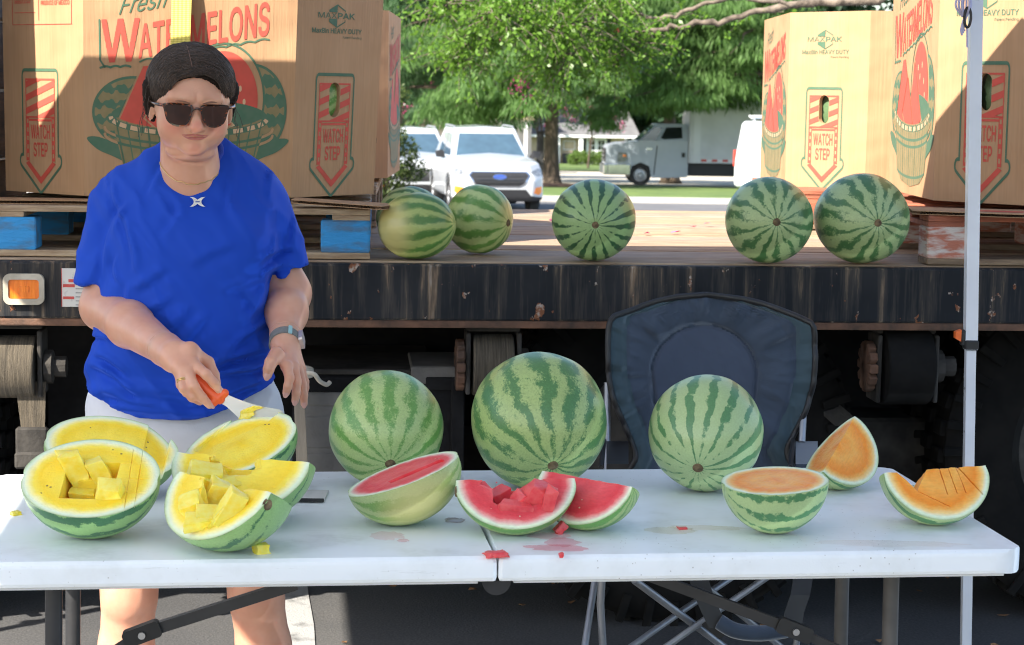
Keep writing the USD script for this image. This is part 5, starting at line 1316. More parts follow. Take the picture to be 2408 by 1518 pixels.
# loose chunks of flesh
def chunk(label, px, py, Y, ext, ang, mat, seed, rough=0.15, cat="fruit chunk", rot=None, on=None):
    if on is not None:                                        # lies on the flesh seen there
        v_ = FLESH[on]; q_ = proj(v_); near = np.linalg.norm(q_ - (px, py), axis=1) < 14
        if near.any():
            Y = float(np.quantile(v_[near, 1], 0.25)) - min(ext) * 0.25
    rj = np.random.default_rng(seed + 100)
    ext = tuple(e * (0.88 if on in (48, 51) else 1.0) for e in ext)
    cs = np.array(list(np.ndindex(2, 2, 2)), float) - 0.5
    cs = (cs + rj.uniform(-0.13, 0.13, (8, 3))) * ext
    m = tm(manifold3d.Manifold.batch_hull([manifold3d.Manifold.sphere(min(ext) * 0.07, 8).translate(tuple(c)) for c in cs]))
    m = tm(mani(m).refine_to_length(min(ext) * 0.3))
    v = m.vertices; d = (meshkit.fbm(v / min(ext) * 1.3 + seed, 3, seed) - 0.5)[:, None]
    v = v * (1 + d * rough * 3)
    R = trimesh.transformations.euler_matrix(*ang)[:3, :3]
    t = thing("melon_chunk", label, cat, at(px, py, Y), R=R)
    part(t, "flesh", T(v, m.faces), mat, smooth=35)
M("flesh_yellow", (0.96, 0.68, 0.04), (0.95, 0.77, 0.16), coat=0.15, rough=0.3, scale=60, sss=0.3, bump=0.4, bscale=300, bdist=0.002)
M("flesh_red", (0.72, 0.05, 0.065), (0.76, 0.11, 0.11), rough=0.3, scale=60, sss=0.25, bump=0.4, bscale=300, bdist=0.002)
chunk("long upright yellow chunk leaning in the diced half", 178, 1106, 3.42, (0.036, 0.034, 0.078), (0.35, -0.38, 0.2), MATS["flesh_yellow"], 1, on=48)
chunk("yellow chunk slanting beside the long upright one in the diced half", 236, 1112, 3.43, (0.026, 0.03, 0.062), (0.3, -0.45, 0.1), MATS["flesh_yellow"], 2, on=48)
chunk("square yellow cube at the front of the diced half", 259, 1153, 3.37, (0.046, 0.034, 0.026), (0.42, 0.02, 0.0), MATS["flesh_yellow"], 3, 0.09, on=48)
chunk("low yellow cube left of the square cube in the diced half", 196, 1162, 3.37, (0.044, 0.03, 0.022), (0.42, 0.04, 0.05), MATS["flesh_yellow"], 4, 0.09, on=48)
chunk("broken pale yellow chunk standing in the front yellow wedge", 508, 1163, 3.36, (0.034, 0.03, 0.052), (0.3, 0.35, 0.3), MATS["flesh_yellow"], 5, on=51)
chunk("tall ragged yellow chunk in the right of the front yellow wedge", 548, 1190, 3.33, (0.032, 0.03, 0.066), (0.35, 0.55, 0.3), MATS["flesh_yellow"], 6, 0.12, on=51)
chunk("flat yellow chunk lying low in the front yellow wedge", 492, 1215, 3.30, (0.056, 0.036, 0.028), (0.5, 0.1, 0.2), MATS["flesh_yellow"], 7, 0.12, on=51)
chunk("wedge shaped yellow chunk at the left of the front yellow wedge", 452, 1192, 3.33, (0.036, 0.03, 0.04), (0.5, -0.3, 0.1), MATS["flesh_yellow"], 8, on=51)
chunk("pink sliver of melon lying in the hacked red wedge", 1212, 1192, 3.36, (0.052, 0.016, 0.014), (0.3, 0.1, 0.1), MATS["flesh_red"], 9, on=42)
chunk("red chunk at the top of the hacked red wedge", 1265, 1165, 3.42, (0.04, 0.03, 0.034), (0.5, 0.6, 0.2), MATS["flesh_red"], 10, 0.14, on=42)
chunk("ragged yellow lump at the bottom of the front yellow wedge", 470, 1228, 3.3, (0.05, 0.03, 0.026), (0.5, -0.1, 0.3), MATS["flesh_yellow"], 12, 0.15, on=51)
chunk("yellow chip wedged upright between the broken chunks of the front wedge", 527, 1218, 3.3, (0.028, 0.026, 0.046), (0.4, 0.5, 0.2), MATS["flesh_yellow"], 13, 0.14, on=51)
chunk("yellow shard in the scooped middle of the large yellow wedge", 520, 1140, 3.45, (0.07, 0.03, 0.022), (0.5, 0.05, 0.2), MATS["flesh_yellow"], 14, 0.12, on=50)
chunk("blocky yellow shard at the left of the large yellow wedge", 478, 1118, 3.45, (0.05, 0.034, 0.036), (0.5, 0.3, 0.2), MATS["flesh_yellow"], 15, 0.12, on=50)
chunk("red lump in the middle of the hacked red wedge", 1235, 1178, 3.36, (0.034, 0.026, 0.024), (0.4, 0.4, 0.5), MATS["flesh_red"], 16, 0.16, on=42)
chunk("small red lump at the left of the hacked red wedge", 1178, 1168, 3.36, (0.030, 0.024, 0.026), (0.2, -0.4, 0.3), MATS["flesh_red"], 17, 0.16, on=42)
chunk("long red shard at the right of the hacked red wedge", 1290, 1178, 3.36, (0.018, 0.02, 0.05), (0.4, 0.2, 0.1), MATS["flesh_red"], 18, 0.12, on=42)
def crumb(label, px, py, ext, ang, mat, seed):
    p = on_z(px, py, TZ + ext[2] * 0.45); chunk(label, px, py, p[1], ext, ang, mat, seed, 0.2)
crumb("small yellow scrap lying on the table before the front yellow wedge", 615, 1292, (0.020, 0.016, 0.015), (0, 0, 0.4), MATS["flesh_yellow"], 21)
crumb("tiny yellow crumb in the sun at the table's left end", 35, 1208, (0.016, 0.014, 0.006), (0, 0, 0.9), MATS["flesh_yellow"], 22)
crumb("flat red scrap lying across the table seam at the front", 1166, 1303, (0.036, 0.020, 0.007), (0, 0, 0.1), MATS["flesh_red"], 23)
crumb("thin red sliver hanging down under the red quarter", 1318, 1243, (0.012, 0.016, 0.020), (0, 0.7, 0.1), MATS["flesh_red"], 24)
crumb("small red flake on the table beside the clear puddle", 1606, 1243, (0.017, 0.010, 0.004), (0, 0, 0.2), MATS["flesh_red"], 25)
crumb("tiny red speck near the front edge right of the seam", 1320, 1306, (0.006, 0.008, 0.006), (0, 0, 0.2), MATS["flesh_red"], 26)
# juice on the table
def juice(name, px, py, rx, ry, col, seed, label, alpha=0.35, rough=0.08, n=40):
    c = on_z(px, py, TZ); a = np.linspace(0, 2 * PI, n, endpoint=False)
    q = np.stack([np.cos(a), np.sin(a), 0 * a + seed], 1); rad = 0.55 + 1.1 * (meshkit.fbm(q * 2.6, 4, seed) - 0.1)
    V = np.column_stack([c[0] + rx * rad * np.cos(a), c[1] + ry * rad * np.sin(a), np.full(n, TZ + 0.0008)])
    V2 = V.copy(); V2[:, :2] = c[:2] + (V[:, :2] - c[:2]) * 0.82; V2[:, 2] = TZ + 0.0022
    V = np.vstack([V, V2, [[c[0], c[1], TZ + 0.0024]]]); Fa = []
    for i in range(n):
        j = (i + 1) % n; Fa += [[i, j, n + j], [i, n + j, n + i], [n + i, n + j, 2 * n]]
    mt = mk(f"juice_{seed}", {"t": ("transparent_bsdf", {"color": col}), "p": ("principled_bsdf", {"base_color": tuple(0.9 * k for k in col), "roughness": rough}), "m": ("mix_closure", {"fac": alpha})}, [("t.BSDF", "m.closure1"), ("p.BSDF", "m.closure2")], "m.closure")
    solo(name, T(V, Fa), mt, label=label, cat="juice", smooth=True)
juice("juice_puddle", 1575, 1249, 0.045, 0.028, (0.93, 0.91, 0.85), 1, "clear puddle of juice on the table left of the orange half", 0.12)
juice("juice_puddle", 1660, 1243, 0.075, 0.016, (0.95, 0.92, 0.87), 2, "thin trail of clear juice running towards the orange half", 0.08)
juice("juice_stain", 1322, 1276, 0.030, 0.034, (0.955, 0.76, 0.78), 9, "pink blot of juice just behind the pink stain at the front edge", 0.08)
juice("juice_stain", 1308, 1290, 0.055, 0.022, (0.955, 0.72, 0.74), 3, "pink juice stain before the red quarter near the front edge", 0.08)
juice("juice_stain", 1290, 1262, 0.035, 0.028, (0.97, 0.84, 0.85), 4, "faint pink smear just before the hacked red wedge", 0.05)
juice("juice_stain", 910, 1262, 0.030, 0.034, (0.97, 0.88, 0.88), 5, "faint pink spots before the tilted red half", 0.1)
juice("juice_stain", 948, 1273, 0.010, 0.010, (0.93, 0.76, 0.76), 6, "small round pink drop right of the faint spots", 0.25)
juice("juice_puddle", 2090, 1280, 0.13, 0.022, (0.975, 0.95, 0.93), 7, "long thin film of juice along the front edge at right", 0.05)
juice("juice_puddle", 1068, 1225, 0.018, 0.020, (0.66, 0.60, 0.60), 8, "shiny dark juice drop between the red half and hacked wedge", 0.5, 0.05)
cc = on_z(742, 1180, TZ)
M("paper_grey", (0.62, 0.60, 0.58), (0.55, 0.53, 0.51), rough=0.7, scale=10)
pp = thing("paper_tray", "flat grey paper tray under the large yellow wedge on the table", "paper tray", (cc[0], cc[1], TZ))
part(pp, "tray_base", box((-0.09, -0.012, 0.002), (0.017, 0.085, 0.005), 0.001), MATS["paper_grey"])
part(pp, "tray_edge", box((-0.09, -0.0155, 0.002), (0.017, -0.0125, 0.009), 0.001), MATS["black_plastic"])
# ================================================================== the woman
def cone(p, a, b, ra, rb):
    a, b = np.asarray(a, float), np.asarray(b, float); ba = b - a
    h = np.clip(((p - a) @ ba) / max(ba @ ba, 1e-12), 0, 1)
    return np.linalg.norm(p - a - h[:, None] * ba, axis=1) - (ra + (rb - ra) * h)


def ell(p, c, r, R=None):
    q = p - np.asarray(c, float)
    if R is not None:
        q = q @ R
    r = np.asarray(r, float)
    k0 = np.linalg.norm(q / r, axis=1); k1 = np.linalg.norm(q / r ** 2, axis=1)
    return k0 * (k0 - 1) / np.maximum(k1, 1e-9)


def smin(a, b, k):
    h = np.clip(0.5 + 0.5 * (b - a) / k, 0, 1)
    return b + (a - b) * h - k * h * (1 - h)


def smax(a, b, k):
    return -smin(-a, -b, k)


def nets(f, lo, hi, h):
    """The zero surface of f in the box as a mesh (surface nets, moved onto the surface)."""
    lo, hi = np.asarray(lo, float), np.asarray(hi, float)
    n = np.ceil((hi - lo) / h).astype(int) + 1
    ax = [lo[k] + h * np.arange(n[k]) for k in range(3)]
    X = np.stack(np.meshgrid(*ax, indexing="ij"), -1)
    F = np.concatenate([f(c.reshape(-1, 3)) for c in np.array_split(X.reshape(-1, 3), max(1, X.size // 900000))]).reshape(n)
    S = F < 0
    c = np.zeros(n - 1, int)
    for d in np.ndindex(2, 2, 2):
        c += S[d[0]:n[0] - 1 + d[0], d[1]:n[1] - 1 + d[1], d[2]:n[2] - 1 + d[2]]
    act = (c > 0) & (c < 8)
    ids = -np.ones(n - 1, int); ii = np.argwhere(act); ids[act] = np.arange(len(ii))
    acc, cnt = np.zeros((len(ii), 3)), np.zeros(len(ii))
    cor = list(np.ndindex(2, 2, 2))
    for a in cor:
        for b in cor:
            if sum(abs(x - y) for x, y in zip(a, b)) == 1 and a < b:
                fa, fb = F[tuple((ii + a).T)], F[tuple((ii + b).T)]
                m = (fa < 0) != (fb < 0)
                t = np.where(m, fa / np.where(m, fa - fb, 1), 0)
                p = np.array(a) + t[:, None] * (np.array(b) - np.array(a))
                acc[m] += p[m]; cnt[m] += 1
    v = lo + h * (ii + acc / cnt[:, None])
    quads = []
    for k in range(3):
        u, w = (k + 1) % 3, (k + 2) % 3
        s0 = [slice(None)] * 3; s1 = [slice(None)] * 3; s0[k] = slice(0, n[k] - 1); s1[k] = slice(1, n[k])
        ch = S[tuple(s0)] != S[tuple(s1)]
        e = np.argwhere(ch); e = e[(e[:, u] > 0) & (e[:, w] > 0) & (e[:, u] < n[u] - 1) & (e[:, w] < n[w] - 1)]
        q = []
        for du, dw in ((-1, -1), (0, -1), (0, 0), (-1, 0)):
            g = e.copy(); g[:, u] += du; g[:, w] += dw; q.append(ids[tuple(g.T)])
        q = np.stack(q, 1); ins = S[tuple(e.T)]
        q[~ins] = q[~ins][:, ::-1]
        quads.append(q)
    q = np.vstack(quads)
    for _ in range(2):
        e = 1e-4
        g = np.stack([f(v + np.eye(3)[k] * e) - f(v - np.eye(3)[k] * e) for k in range(3)], 1) / (2 * e)
        g2 = (g ** 2).sum(1)
        st = np.clip(f(v) / np.maximum(g2, 0.2), -h, h)
        v = v - 0.8 * g * st[:, None]
    return T(v, np.vstack([q[:, [0, 1, 2]], q[:, [0, 2, 3]]]))


YP = 4.20
def P(px, py, dy=0.0):
    return at(px, py, YP + dy)

# ---- head, in its own frame: x to the picture's right, y towards the viewer, z up; origin between the eyes, inside the head
HP = P(450, 243, -0.13)
yaw, pit, rol = math.radians(15), math.radians(-9), math.radians(1.5)
cx_, sx_ = math.cos(pit), math.sin(pit)
Fh = np.array([math.sin(yaw) * cx_, -math.cos(yaw) * cx_, sx_])         # where the face points
Rh = np.cross(Fh, [0, 0, -1.0]); Rh /= np.linalg.norm(Rh)
Rh = Rh if Rh[0] > 0 else -Rh
Uh = np.cross(Rh, -Fh); Uh = Uh if Uh[2] > 0 else -Uh
Rh, Uh = Rh * math.cos(rol) - Uh * math.sin(rol), Uh * math.cos(rol) + Rh * math.sin(rol)
HM = np.column_stack([Rh, Fh, Uh])                                     # local -> world (mirrored: x, towards viewer, up)
HS = 1.02
def to_head(p):
    return (p - HP) @ HM / HS
def from_head(v):
    return HP + (np.asarray(v, float) * HS) @ HM.T
def head_mesh(m):
    m = m.copy(); m.vertices = from_head(m.vertices)
    if np.linalg.det(HM) < 0:
        m.invert()
    return m


# rosy cheeks, nose and chin belong to the skin itself
BLUSH = {"blush_max": ("math", {"math_type": "maximum"}), "blush_max2": ("math", {"math_type": "maximum"}), "blush_max3": ("math", {"math_type": "maximum"}), "blush_mix": ("mix_color", {"blend_type": "mix", "b": (0.66, 0.235, 0.175)})}
BLINKS = []
for k_, (c_, r0_, r1_, w_) in enumerate((((-0.040, 0.078, -0.030), 0.008, 0.036, 0.55), ((0.042, 0.076, -0.030), 0.008, 0.036, 0.60), ((0.0, 0.115, -0.028), 0.006, 0.020, 0.55), ((0.0, 0.095, -0.076), 0.004, 0.024, 0.45))):
    BLUSH[f"blush_d{k_}"] = ("vector_math", {"math_type": "distance", "vector2": tuple(from_head(c_))}); BLUSH[f"blush_r{k_}"] = ("map_range", {"range_type": "smoothstep", "from_min": r0_, "from_max": r1_, "to_min": w_, "to_max": 0.0})
    BLINKS += [("tc.position", f"blush_d{k_}.vector1"), (f"blush_d{k_}.value", f"blush_r{k_}.value")]
BLINKS += [("blush_r0.result", "blush_max.value1"), ("blush_r1.result", "blush_max.value2"), ("blush_max.value", "blush_max2.value1"), ("blush_r2.result", "blush_max2.value2"), ("blush_max2.value", "blush_max3.value1"), ("blush_r3.result", "blush_max3.value2"), ("blush_max3.value", "blush_mix.fac")]
mk("skin", {"tc": ("geometry", {}), "n": ("noise_texture", {"scale": 22.0, "detail": 5.0, "roughness": 0.6}), "n2": ("noise_texture", {"scale": 500.0, "detail": 2.0}),
            "r": ("rgb_ramp", {"ramp": [(0, (0.52, 0.235, 0.155)), (0.42, (0.59, 0.295, 0.195)), (0.70, (0.63, 0.335, 0.23)), (1, (0.65, 0.36, 0.255))]}), "b": ("bump", {"strength": 0.12, "distance": 0.002}),
            **BLUSH, "p": ("principled_bsdf", {"roughness": 0.38, "specular_ior_level": 0.5, "subsurface_weight": 0.25, "subsurface_radius": (1.0, 0.35, 0.2), "subsurface_scale": 0.006})},
   BLINKS + [("tc.position", "n.vector"), ("tc.position", "n2.vector"), ("n.fac", "r.fac"), ("r.color", "blush_mix.a"), ("blush_mix.result", "p.base_color"), ("n2.fac", "b.height"), ("b.normal", "p.normal")], "p.BSDF")
M("lip_skin", (0.52, 0.155, 0.13), (0.46, 0.13, 0.11), rough=0.4, scale=60, sss=0.3)
M("nail_skin", (0.66, 0.36, 0.30), (0.62, 0.33, 0.28), rough=0.25, scale=60, coat=0.4)
M("brow_hair", (0.30, 0.155, 0.105), (0.25, 0.125, 0.085), rough=0.8, scale=200)
mk("hair_dark", {"tc": ("texture_coordinate", {}), "n": ("noise_texture", {"scale": 260.0, "detail": 3.0}), "r": ("rgb_ramp", {"ramp": [(0, (0.008, 0.005, 0.004)), (0.42, (0.018, 0.011, 0.008)), (0.62, (0.060, 0.035, 0.023)), (1, (0.11, 0.065, 0.042))]}), "p": ("principled_bsdf", {"roughness": 0.42, "specular_ior_level": 0.5, "anisotropic": 0.5})},
   [("tc.object", "n.vector"), ("n.fac", "r.fac"), ("r.color", "p.base_color")], "p.BSDF")
mk("shirt_blue", {"tc": ("texture_coordinate", {}), "n": ("noise_texture", {"scale": 5.0, "detail": 4.0}), "n2": ("noise_texture", {"scale": 700.0, "detail": 2.0}), "r": ("rgb_ramp", {"ramp": [(0, (0.008, 0.050, 0.40)), (1, (0.013, 0.068, 0.49))]}),
                  "b": ("bump", {"strength": 0.25, "distance": 0.0012}), "p": ("principled_bsdf", {"roughness": 0.7, "specular_ior_level": 0.15, "sheen_weight": 0.05, "sheen_tint": (0.4, 0.55, 1.0)})},
   [("tc.object", "n.vector"), ("tc.object", "n2.vector"), ("n.fac", "r.fac"), ("r.color", "p.base_color"), ("n2.fac", "b.height"), ("b.normal", "p.normal")], "p.BSDF")
M("shirt_rib", (0.006, 0.034, 0.34), (0.004, 0.026, 0.28), rough=0.65, scale=60, bump=0.3, bscale=500)
M("shorts_white", (0.70, 0.70, 0.72), (0.62, 0.62, 0.65), rough=0.8, scale=6, bump=0.3, bscale=300, bdist=0.002)
M("logo_white", (0.74, 0.74, 0.72), rough=0.5, scale=60)

def f_head(q):
    ax = np.abs(q[:, 0]); s = np.stack([ax, q[:, 1], q[:, 2]], 1)
    d = ell(q, (0, -0.018, 0.032), (0.076, 0.094, 0.072))
    d = smin(d, ell(q, (0, 0.022, -0.012), (0.070, 0.070, 0.080)), 0.03)
    d = smin(d, ell(q, (0, 0.014, -0.057), (0.058, 0.062, 0.040)), 0.030)
    d = smin(d, ell(s, (0.034, 0.048, -0.036), (0.028, 0.032, 0.031)), 0.024)
    d = smin(d, ell(q, (0, 0.0745, -0.0765), (0.0235, 0.020, 0.016)), 0.016)
    d = smin(d, ell(q, (0, 0.020, -0.093), (0.051, 0.047, 0.021)), 0.010)         # under the chin
    d = smin(d, cone(s, (0.012, 0.085, 0.022), (0.045, 0.070, 0.022), 0.010, 0.008), 0.014)
    d = smax(d, -ell(s, (0.033, 0.098, 0.000), (0.018, 0.014, 0.012)), 0.014)       # eye hollows
    d = smin(d, ell(s, (0.032, 0.074, 0.000), (0.013, 0.013, 0.010)), 0.004)
    d = smin(d, cone(q, (0, 0.086, 0.004), (0, 0.106, -0.030), 0.0090, 0.0125), 0.010)
    d = smin(d, ell(q, (0, 0.104, -0.031), (0.0115, 0.010, 0.009)), 0.006)
    d = smin(d, ell(s, (0.0125, 0.093, -0.034), (0.0075, 0.010, 0.007)), 0.006)
    d = smax(d, -ell(s, (0.0065, 0.098, -0.0425), (0.0032, 0.004, 0.003)), 0.003)  # nostrils
    d = smin(d, ell(q, (0, 0.080, -0.052), (0.029, 0.012, 0.012)), 0.014)          # mouth mound
    d = smax(d, -cone(s, (0.0, 0.0955, -0.0515), (0.0255, 0.0840, -0.0495), 0.0014, 0.0010), 0.004)
    # ears
    e = ell(s, (0.078, -0.012, -0.012), (0.008, 0.019, 0.030))
    e = smax(e, -ell(s, (0.087, -0.006, -0.010), (0.005, 0.010, 0.016)), 0.004)
    d = smin(d, e, 0.008)
    # neck
    d = smin(d, cone(q, (0, -0.034, -0.080), (0.016, -0.050, -0.210), 0.056, 0.068), 0.014)
    d = smax(d, -(np.abs(q[:, 2] + 0.128 - 0.35 * (q[:, 1] - 0.05)) - 0.0006 + 0.02 * np.clip(0.035 - q[:, 1], 0, 1) * 3), 0.008) if False else d
    return d + (meshkit.noise(q * 60, 3) - 0.5) * 0.0006

body = [head_mesh(nets(f_head, (-0.10, -0.13, -0.20), (0.10, 0.135, 0.135), 0.0036))]

# ---- right arm (picture left) with the hand that holds the knife
KD = -0.42                                   # how far forward of the body's axis the right hand is
r_sh, r_el, r_wr = P(284, 512, 0.02), P(246, 722, -0.02), P(411, 838, KD + 0.04)
def f_rarm(p):
    d = cone(p, r_sh, r_el, 0.044, 0.050)
    d = smin(d, cone(p, r_el, r_el + (r_wr - r_el) * 0.38, 0.049, 0.0465), 0.02)
    return smin(d, cone(p, r_el + (r_wr - r_el) * 0.38, r_wr, 0.0465, 0.0285), 0.02)
KN = {"i": [(454, 856, 0.00), (485, 881, -0.025), (503, 902, -0.022), (515, 918, -0.012)], "m": [(441, 873, -0.012), (456, 909, -0.034), (476, 936, -0.030), (493, 953, -0.016)],
      "r": [(428, 871, -0.010), (432, 914, -0.030), (452, 935, -0.030), (470, 945, -0.014)], "l": [(419, 866, -0.002), (425, 906, -0.014), (438, 924, -0.012), (449, 934, 0.0)],
      "t": [(446, 826, 0.02), (489, 853, 0.035), (503, 882, 0.032), (509, 902, 0.026)]}
def chain(p, js, rs, d=None, k=0.004):
    for i in range(len(js) - 1):
        c = cone(p, js[i], js[i + 1], rs[i], rs[i + 1])
        d = c if d is None else smin(d, c, k)
    return d
def f_rhand(p):
    d = cone(p, r_wr + (r_el - r_wr) * 0.12, r_wr, 0.031, 0.028)
    for key, rb in (("i", 0.0130), ("m", 0.0130), ("r", 0.0125), ("l", 0.0110)):
        mc = P(*KN[key][0][:2], KD + KN[key][0][2] + 0.002)
        d = smin(d, cone(p, r_wr + (mc - r_wr) * 0.12, mc, 0.0200, rb), 0.016)
    th0 = P(446, 826, KD + 0.02)
    d = smin(d, cone(p, r_wr, th0, 0.02, 0.018), 0.015)
    out = d
    for key, rs in (("i", (0.0115, 0.0098, 0.0090, 0.0078)), ("m", (0.0115, 0.0100, 0.0090, 0.0076)), ("r", (0.011, 0.0096, 0.0088, 0.0075)), ("l", (0.0098, 0.0086, 0.0078, 0.0068)), ("t", (0.0150, 0.0120, 0.0105, 0.0088))):
        js = [P(a, b, KD + c) for a, b, c in KN[key]]
        out = smin(out, chain(p, js, rs), 0.0055 if key != "t" else 0.010)
    return out
mid = r_el + (r_wr - r_el) * 0.86; ax_ = (r_wr - r_el) / np.linalg.norm(r_wr - r_el)
f_r = lambda p: smin(f_rarm(p), f_rhand(p), 0.014)
lo = np.minimum.reduce([r_sh, r_el, r_wr]) - 0.09; hi = np.maximum.reduce([r_sh, r_el, r_wr]) + 0.09
body.append(nets(lambda p: np.maximum(f_r(p), (p - mid) @ ax_ - 0.006), lo, hi, 0.0075))
hp = np.array([P(a, b, KD + c) for v in KN.values() for a, b, c in v] + [mid])
body.append(nets(lambda p: np.maximum(f_r(p), -((p - mid) @ ax_)), hp.min(0) - 0.045, hp.max(0) + 0.035, 0.0030))

# ---- left arm (picture right), hanging with an open hand
LD = -0.20
l_sh, l_el, l_wr = P(608, 510, 0.03), P(676, 690, 0.03), P(670, 808, LD + 0.06)
LN = {"i": [(674, 862, -0.030), (681, 890, -0.052), (677, 909, -0.055), (673, 924, -0.050)], "m": [(690, 863, -0.010), (698, 898, -0.030), (697, 923, -0.034), (694, 943, -0.030)],
      "r": [(701, 868, 0.012), (711, 906, 0.000), (714, 930, -0.004), (715, 950, -0.003)], "l": [(707, 868, 0.030), (717, 898, 0.026), (718, 912, 0.024), (717, 926, 0.022)],
      "t": [(650, 834, -0.020), (637, 853, -0.048), (632, 868, -0.056), (629, 882, -0.056)]}
def f_larm(p):
    d = cone(p, l_sh, l_el, 0.042, 0.049)
    d = smin(d, cone(p, l_el, l_el + (l_wr - l_el) * 0.4, 0.047, 0.043), 0.02)
    return smin(d, cone(p, l_el + (l_wr - l_el) * 0.4, l_wr, 0.043, 0.0275), 0.02)
def f_lhand(p):
    d = cone(p, l_wr + (l_el - l_wr) * 0.15, l_wr, 0.030, 0.026)
    for key, rb in (("i", 0.0125), ("m", 0.0125), ("r", 0.012), ("l", 0.0105)):
        mc = P(*LN[key][0][:2], LD + LN[key][0][2] + 0.004)
        d = smin(d, cone(p, l_wr + (mc - l_wr) * 0.12, mc, 0.0190, rb), 0.016)
    out = d
    for key, rs in (("i", (0.0112, 0.0096, 0.0088, 0.0078)), ("m", (0.0112, 0.0096, 0.0088, 0.0076)), ("r", (0.0108, 0.0092, 0.0084, 0.0074)), ("l", (0.0095, 0.0082, 0.0075, 0.0066)), ("t", (0.0155, 0.0128, 0.0112, 0.0096))):
        js = [P(a, b, LD + c) for a, b, c in LN[key]]
        out = smin(out, chain(p, js, rs), 0.005 if key != "t" else 0.012)
    return out
mid2 = l_el + (l_wr - l_el) * 0.84; ax2 = (l_wr - l_el) / np.linalg.norm(l_wr - l_el)
f_l = lambda p: smin(f_larm(p), f_lhand(p), 0.012)
lo = np.minimum.reduce([l_sh, l_el, l_wr]) - 0.09; hi = np.maximum.reduce([l_sh, l_el, l_wr]) + 0.09
body.append(nets(lambda p: np.maximum(f_l(p), (p - mid2) @ ax2 - 0.006), lo, hi, 0.0075))
hp = np.array([P(a, b, LD + c) for v in LN.values() for a, b, c in v] + [mid2])
body.append(nets(lambda p: np.maximum(f_l(p), -((p - mid2) @ ax2)), hp.min(0) - 0.045, hp.max(0) + 0.035, 0.0030))

# ---- trunk (under the shirt) and legs down to the feet
hipL, hipR = P(330, 1010, 0.05), P(545, 1010, 0.05)
LEGD = 0.12
def leg(px_t, px_k, px_b):
    k = at(px_k, 1400, YP + LEGD - 0.01); k2 = at(px_b, 1520, YP + LEGD + 0.015); an = k2.copy(); an[2] = 0.11; an[0] += (k2 - k)[0] * 1.1; an[1] = YP + LEGD + 0.05
    return at(px_t, 1030, YP + 0.06), k, k2, an
legs = [leg(340, 304, 297), leg(545, 602, 620)]
def f_leg(p):
    d = None
    for h, k, k2, an in legs:
        ft = an + (0.0, -0.15, -0.075); he = an + (0, 0.03, -0.07)
        for a, b, ra, rb in ((h, k + (0, 0, 0.06), 0.098, 0.066), (k + (0, 0, 0.06), k, 0.066, 0.060), (k, k2, 0.060, 0.060), (k2, an, 0.060, 0.036), (an, he, 0.036, 0.032), (an, ft, 0.036, 0.028)):
            c = cone(p, a, b, ra, rb); d = c if d is None else smin(d, c, 0.018)
        d = smin(d, ell(p, k + (0.0, -0.045, 0.01), (0.040, 0.022, 0.045)), 0.03)
    return d
hh = np.array([q for l in legs for q in l])
body.append(nets(f_leg, (hh[:, 0].min() - 0.13, YP - 0.16, 0.004), (hh[:, 0].max() + 0.13, YP + 0.30, hh[:, 2].max() + 0.02), 0.011))
tc0, tc1 = P(440, 560, 0.02), P(430, 900, 0.02)
def f_trunk(p):
    return smin(ell(p, P(450, 560, 0.02), (0.165, 0.10, 0.20)), ell(p, P(432, 840, 0.0), (0.185, 0.12, 0.20)), 0.1)
body.append(nets(f_trunk, tc1 - (0.25, 0.2, 0.26), tc0 + (0.25, 0.2, 0.26), 0.016))

woman = thing("person", "woman in a blue t-shirt, white shorts and sunglasses cutting yellow watermelon", "person", tuple(at(440, 1400, YP + 0.08) * [1, 1, 0]))
part(woman, "body", tm(body), MATS["skin"], smooth=True, world=True)

# ---- lips, brows, nails
def face_y(x, z):
    y = np.linspace(0.13, 0.03, 260); d = f_head(np.column_stack([np.full(260, x), y, np.full(260, z)]))
    return y[np.argmax(d < 0)]
def head_tube(pts, r, mat, name, parent):
    pts = [(x, face_y(x, z) - 0.0004, z) for x, y, z in pts]
    m = tube(smooth_poly(pts, 5, closed=False), r if np.ndim(r) == 0 else np.interp(np.linspace(0, 1, 5 * (len(pts) - 1) + 1), np.linspace(0, 1, len(r)), r), 10)
    return part(parent, name, head_mesh(m), mat, smooth=True, world=True)
head_tube([(-0.0265, 0.0825, -0.0488), (-0.014, 0.0900, -0.0490), (-0.004, 0.0928, -0.0482), (0, 0.0926, -0.0487), (0.004, 0.0928, -0.0482), (0.014, 0.0900, -0.0490), (0.0265, 0.0825, -0.0488)], (0.0006, 0.0020, 0.0024, 0.0022, 0.0024, 0.0020, 0.0006), MATS["lip_skin"], "upper_lip", woman)
head_tube([(-0.0250, 0.0828, -0.0503), (-0.012, 0.0905, -0.0548), (0, 0.0925, -0.0553), (0.012, 0.0905, -0.0548), (0.0250, 0.0828, -0.0503)], (0.0006, 0.0027, 0.0033, 0.0027, 0.0006), MATS["lip_skin"], "lower_lip", woman)
for s in (-1, 1):
    head_tube([(s * 0.012, 0.0975, 0.0150), (s * 0.030, 0.0920, 0.0180), (s * 0.052, 0.0780, 0.0140)], (0.0014, 0.0020, 0.0008), MATS["brow_hair"], "eyebrow", woman)
def nail(js, off, r, D):
    a, b = P(*js[-2][:2], D + js[-2][2]), P(*js[-1][:2], D + js[-1][2])
    d = (b - a) / np.linalg.norm(b - a)
    n = np.array(off, float); n -= d * (n @ d); n /= np.linalg.norm(n)
    m = trimesh.creation.icosphere(2, 1.0); m.vertices *= (r * 0.72, r * 1.05, r * 0.28)
    x = np.cross(d, n); q = np.eye(4); q[:3, 0], q[:3, 1], q[:3, 2], q[:3, 3] = x, d, n, b + d * r * 0.15 + n * r * 0.80
    m.apply_transform(q); return m
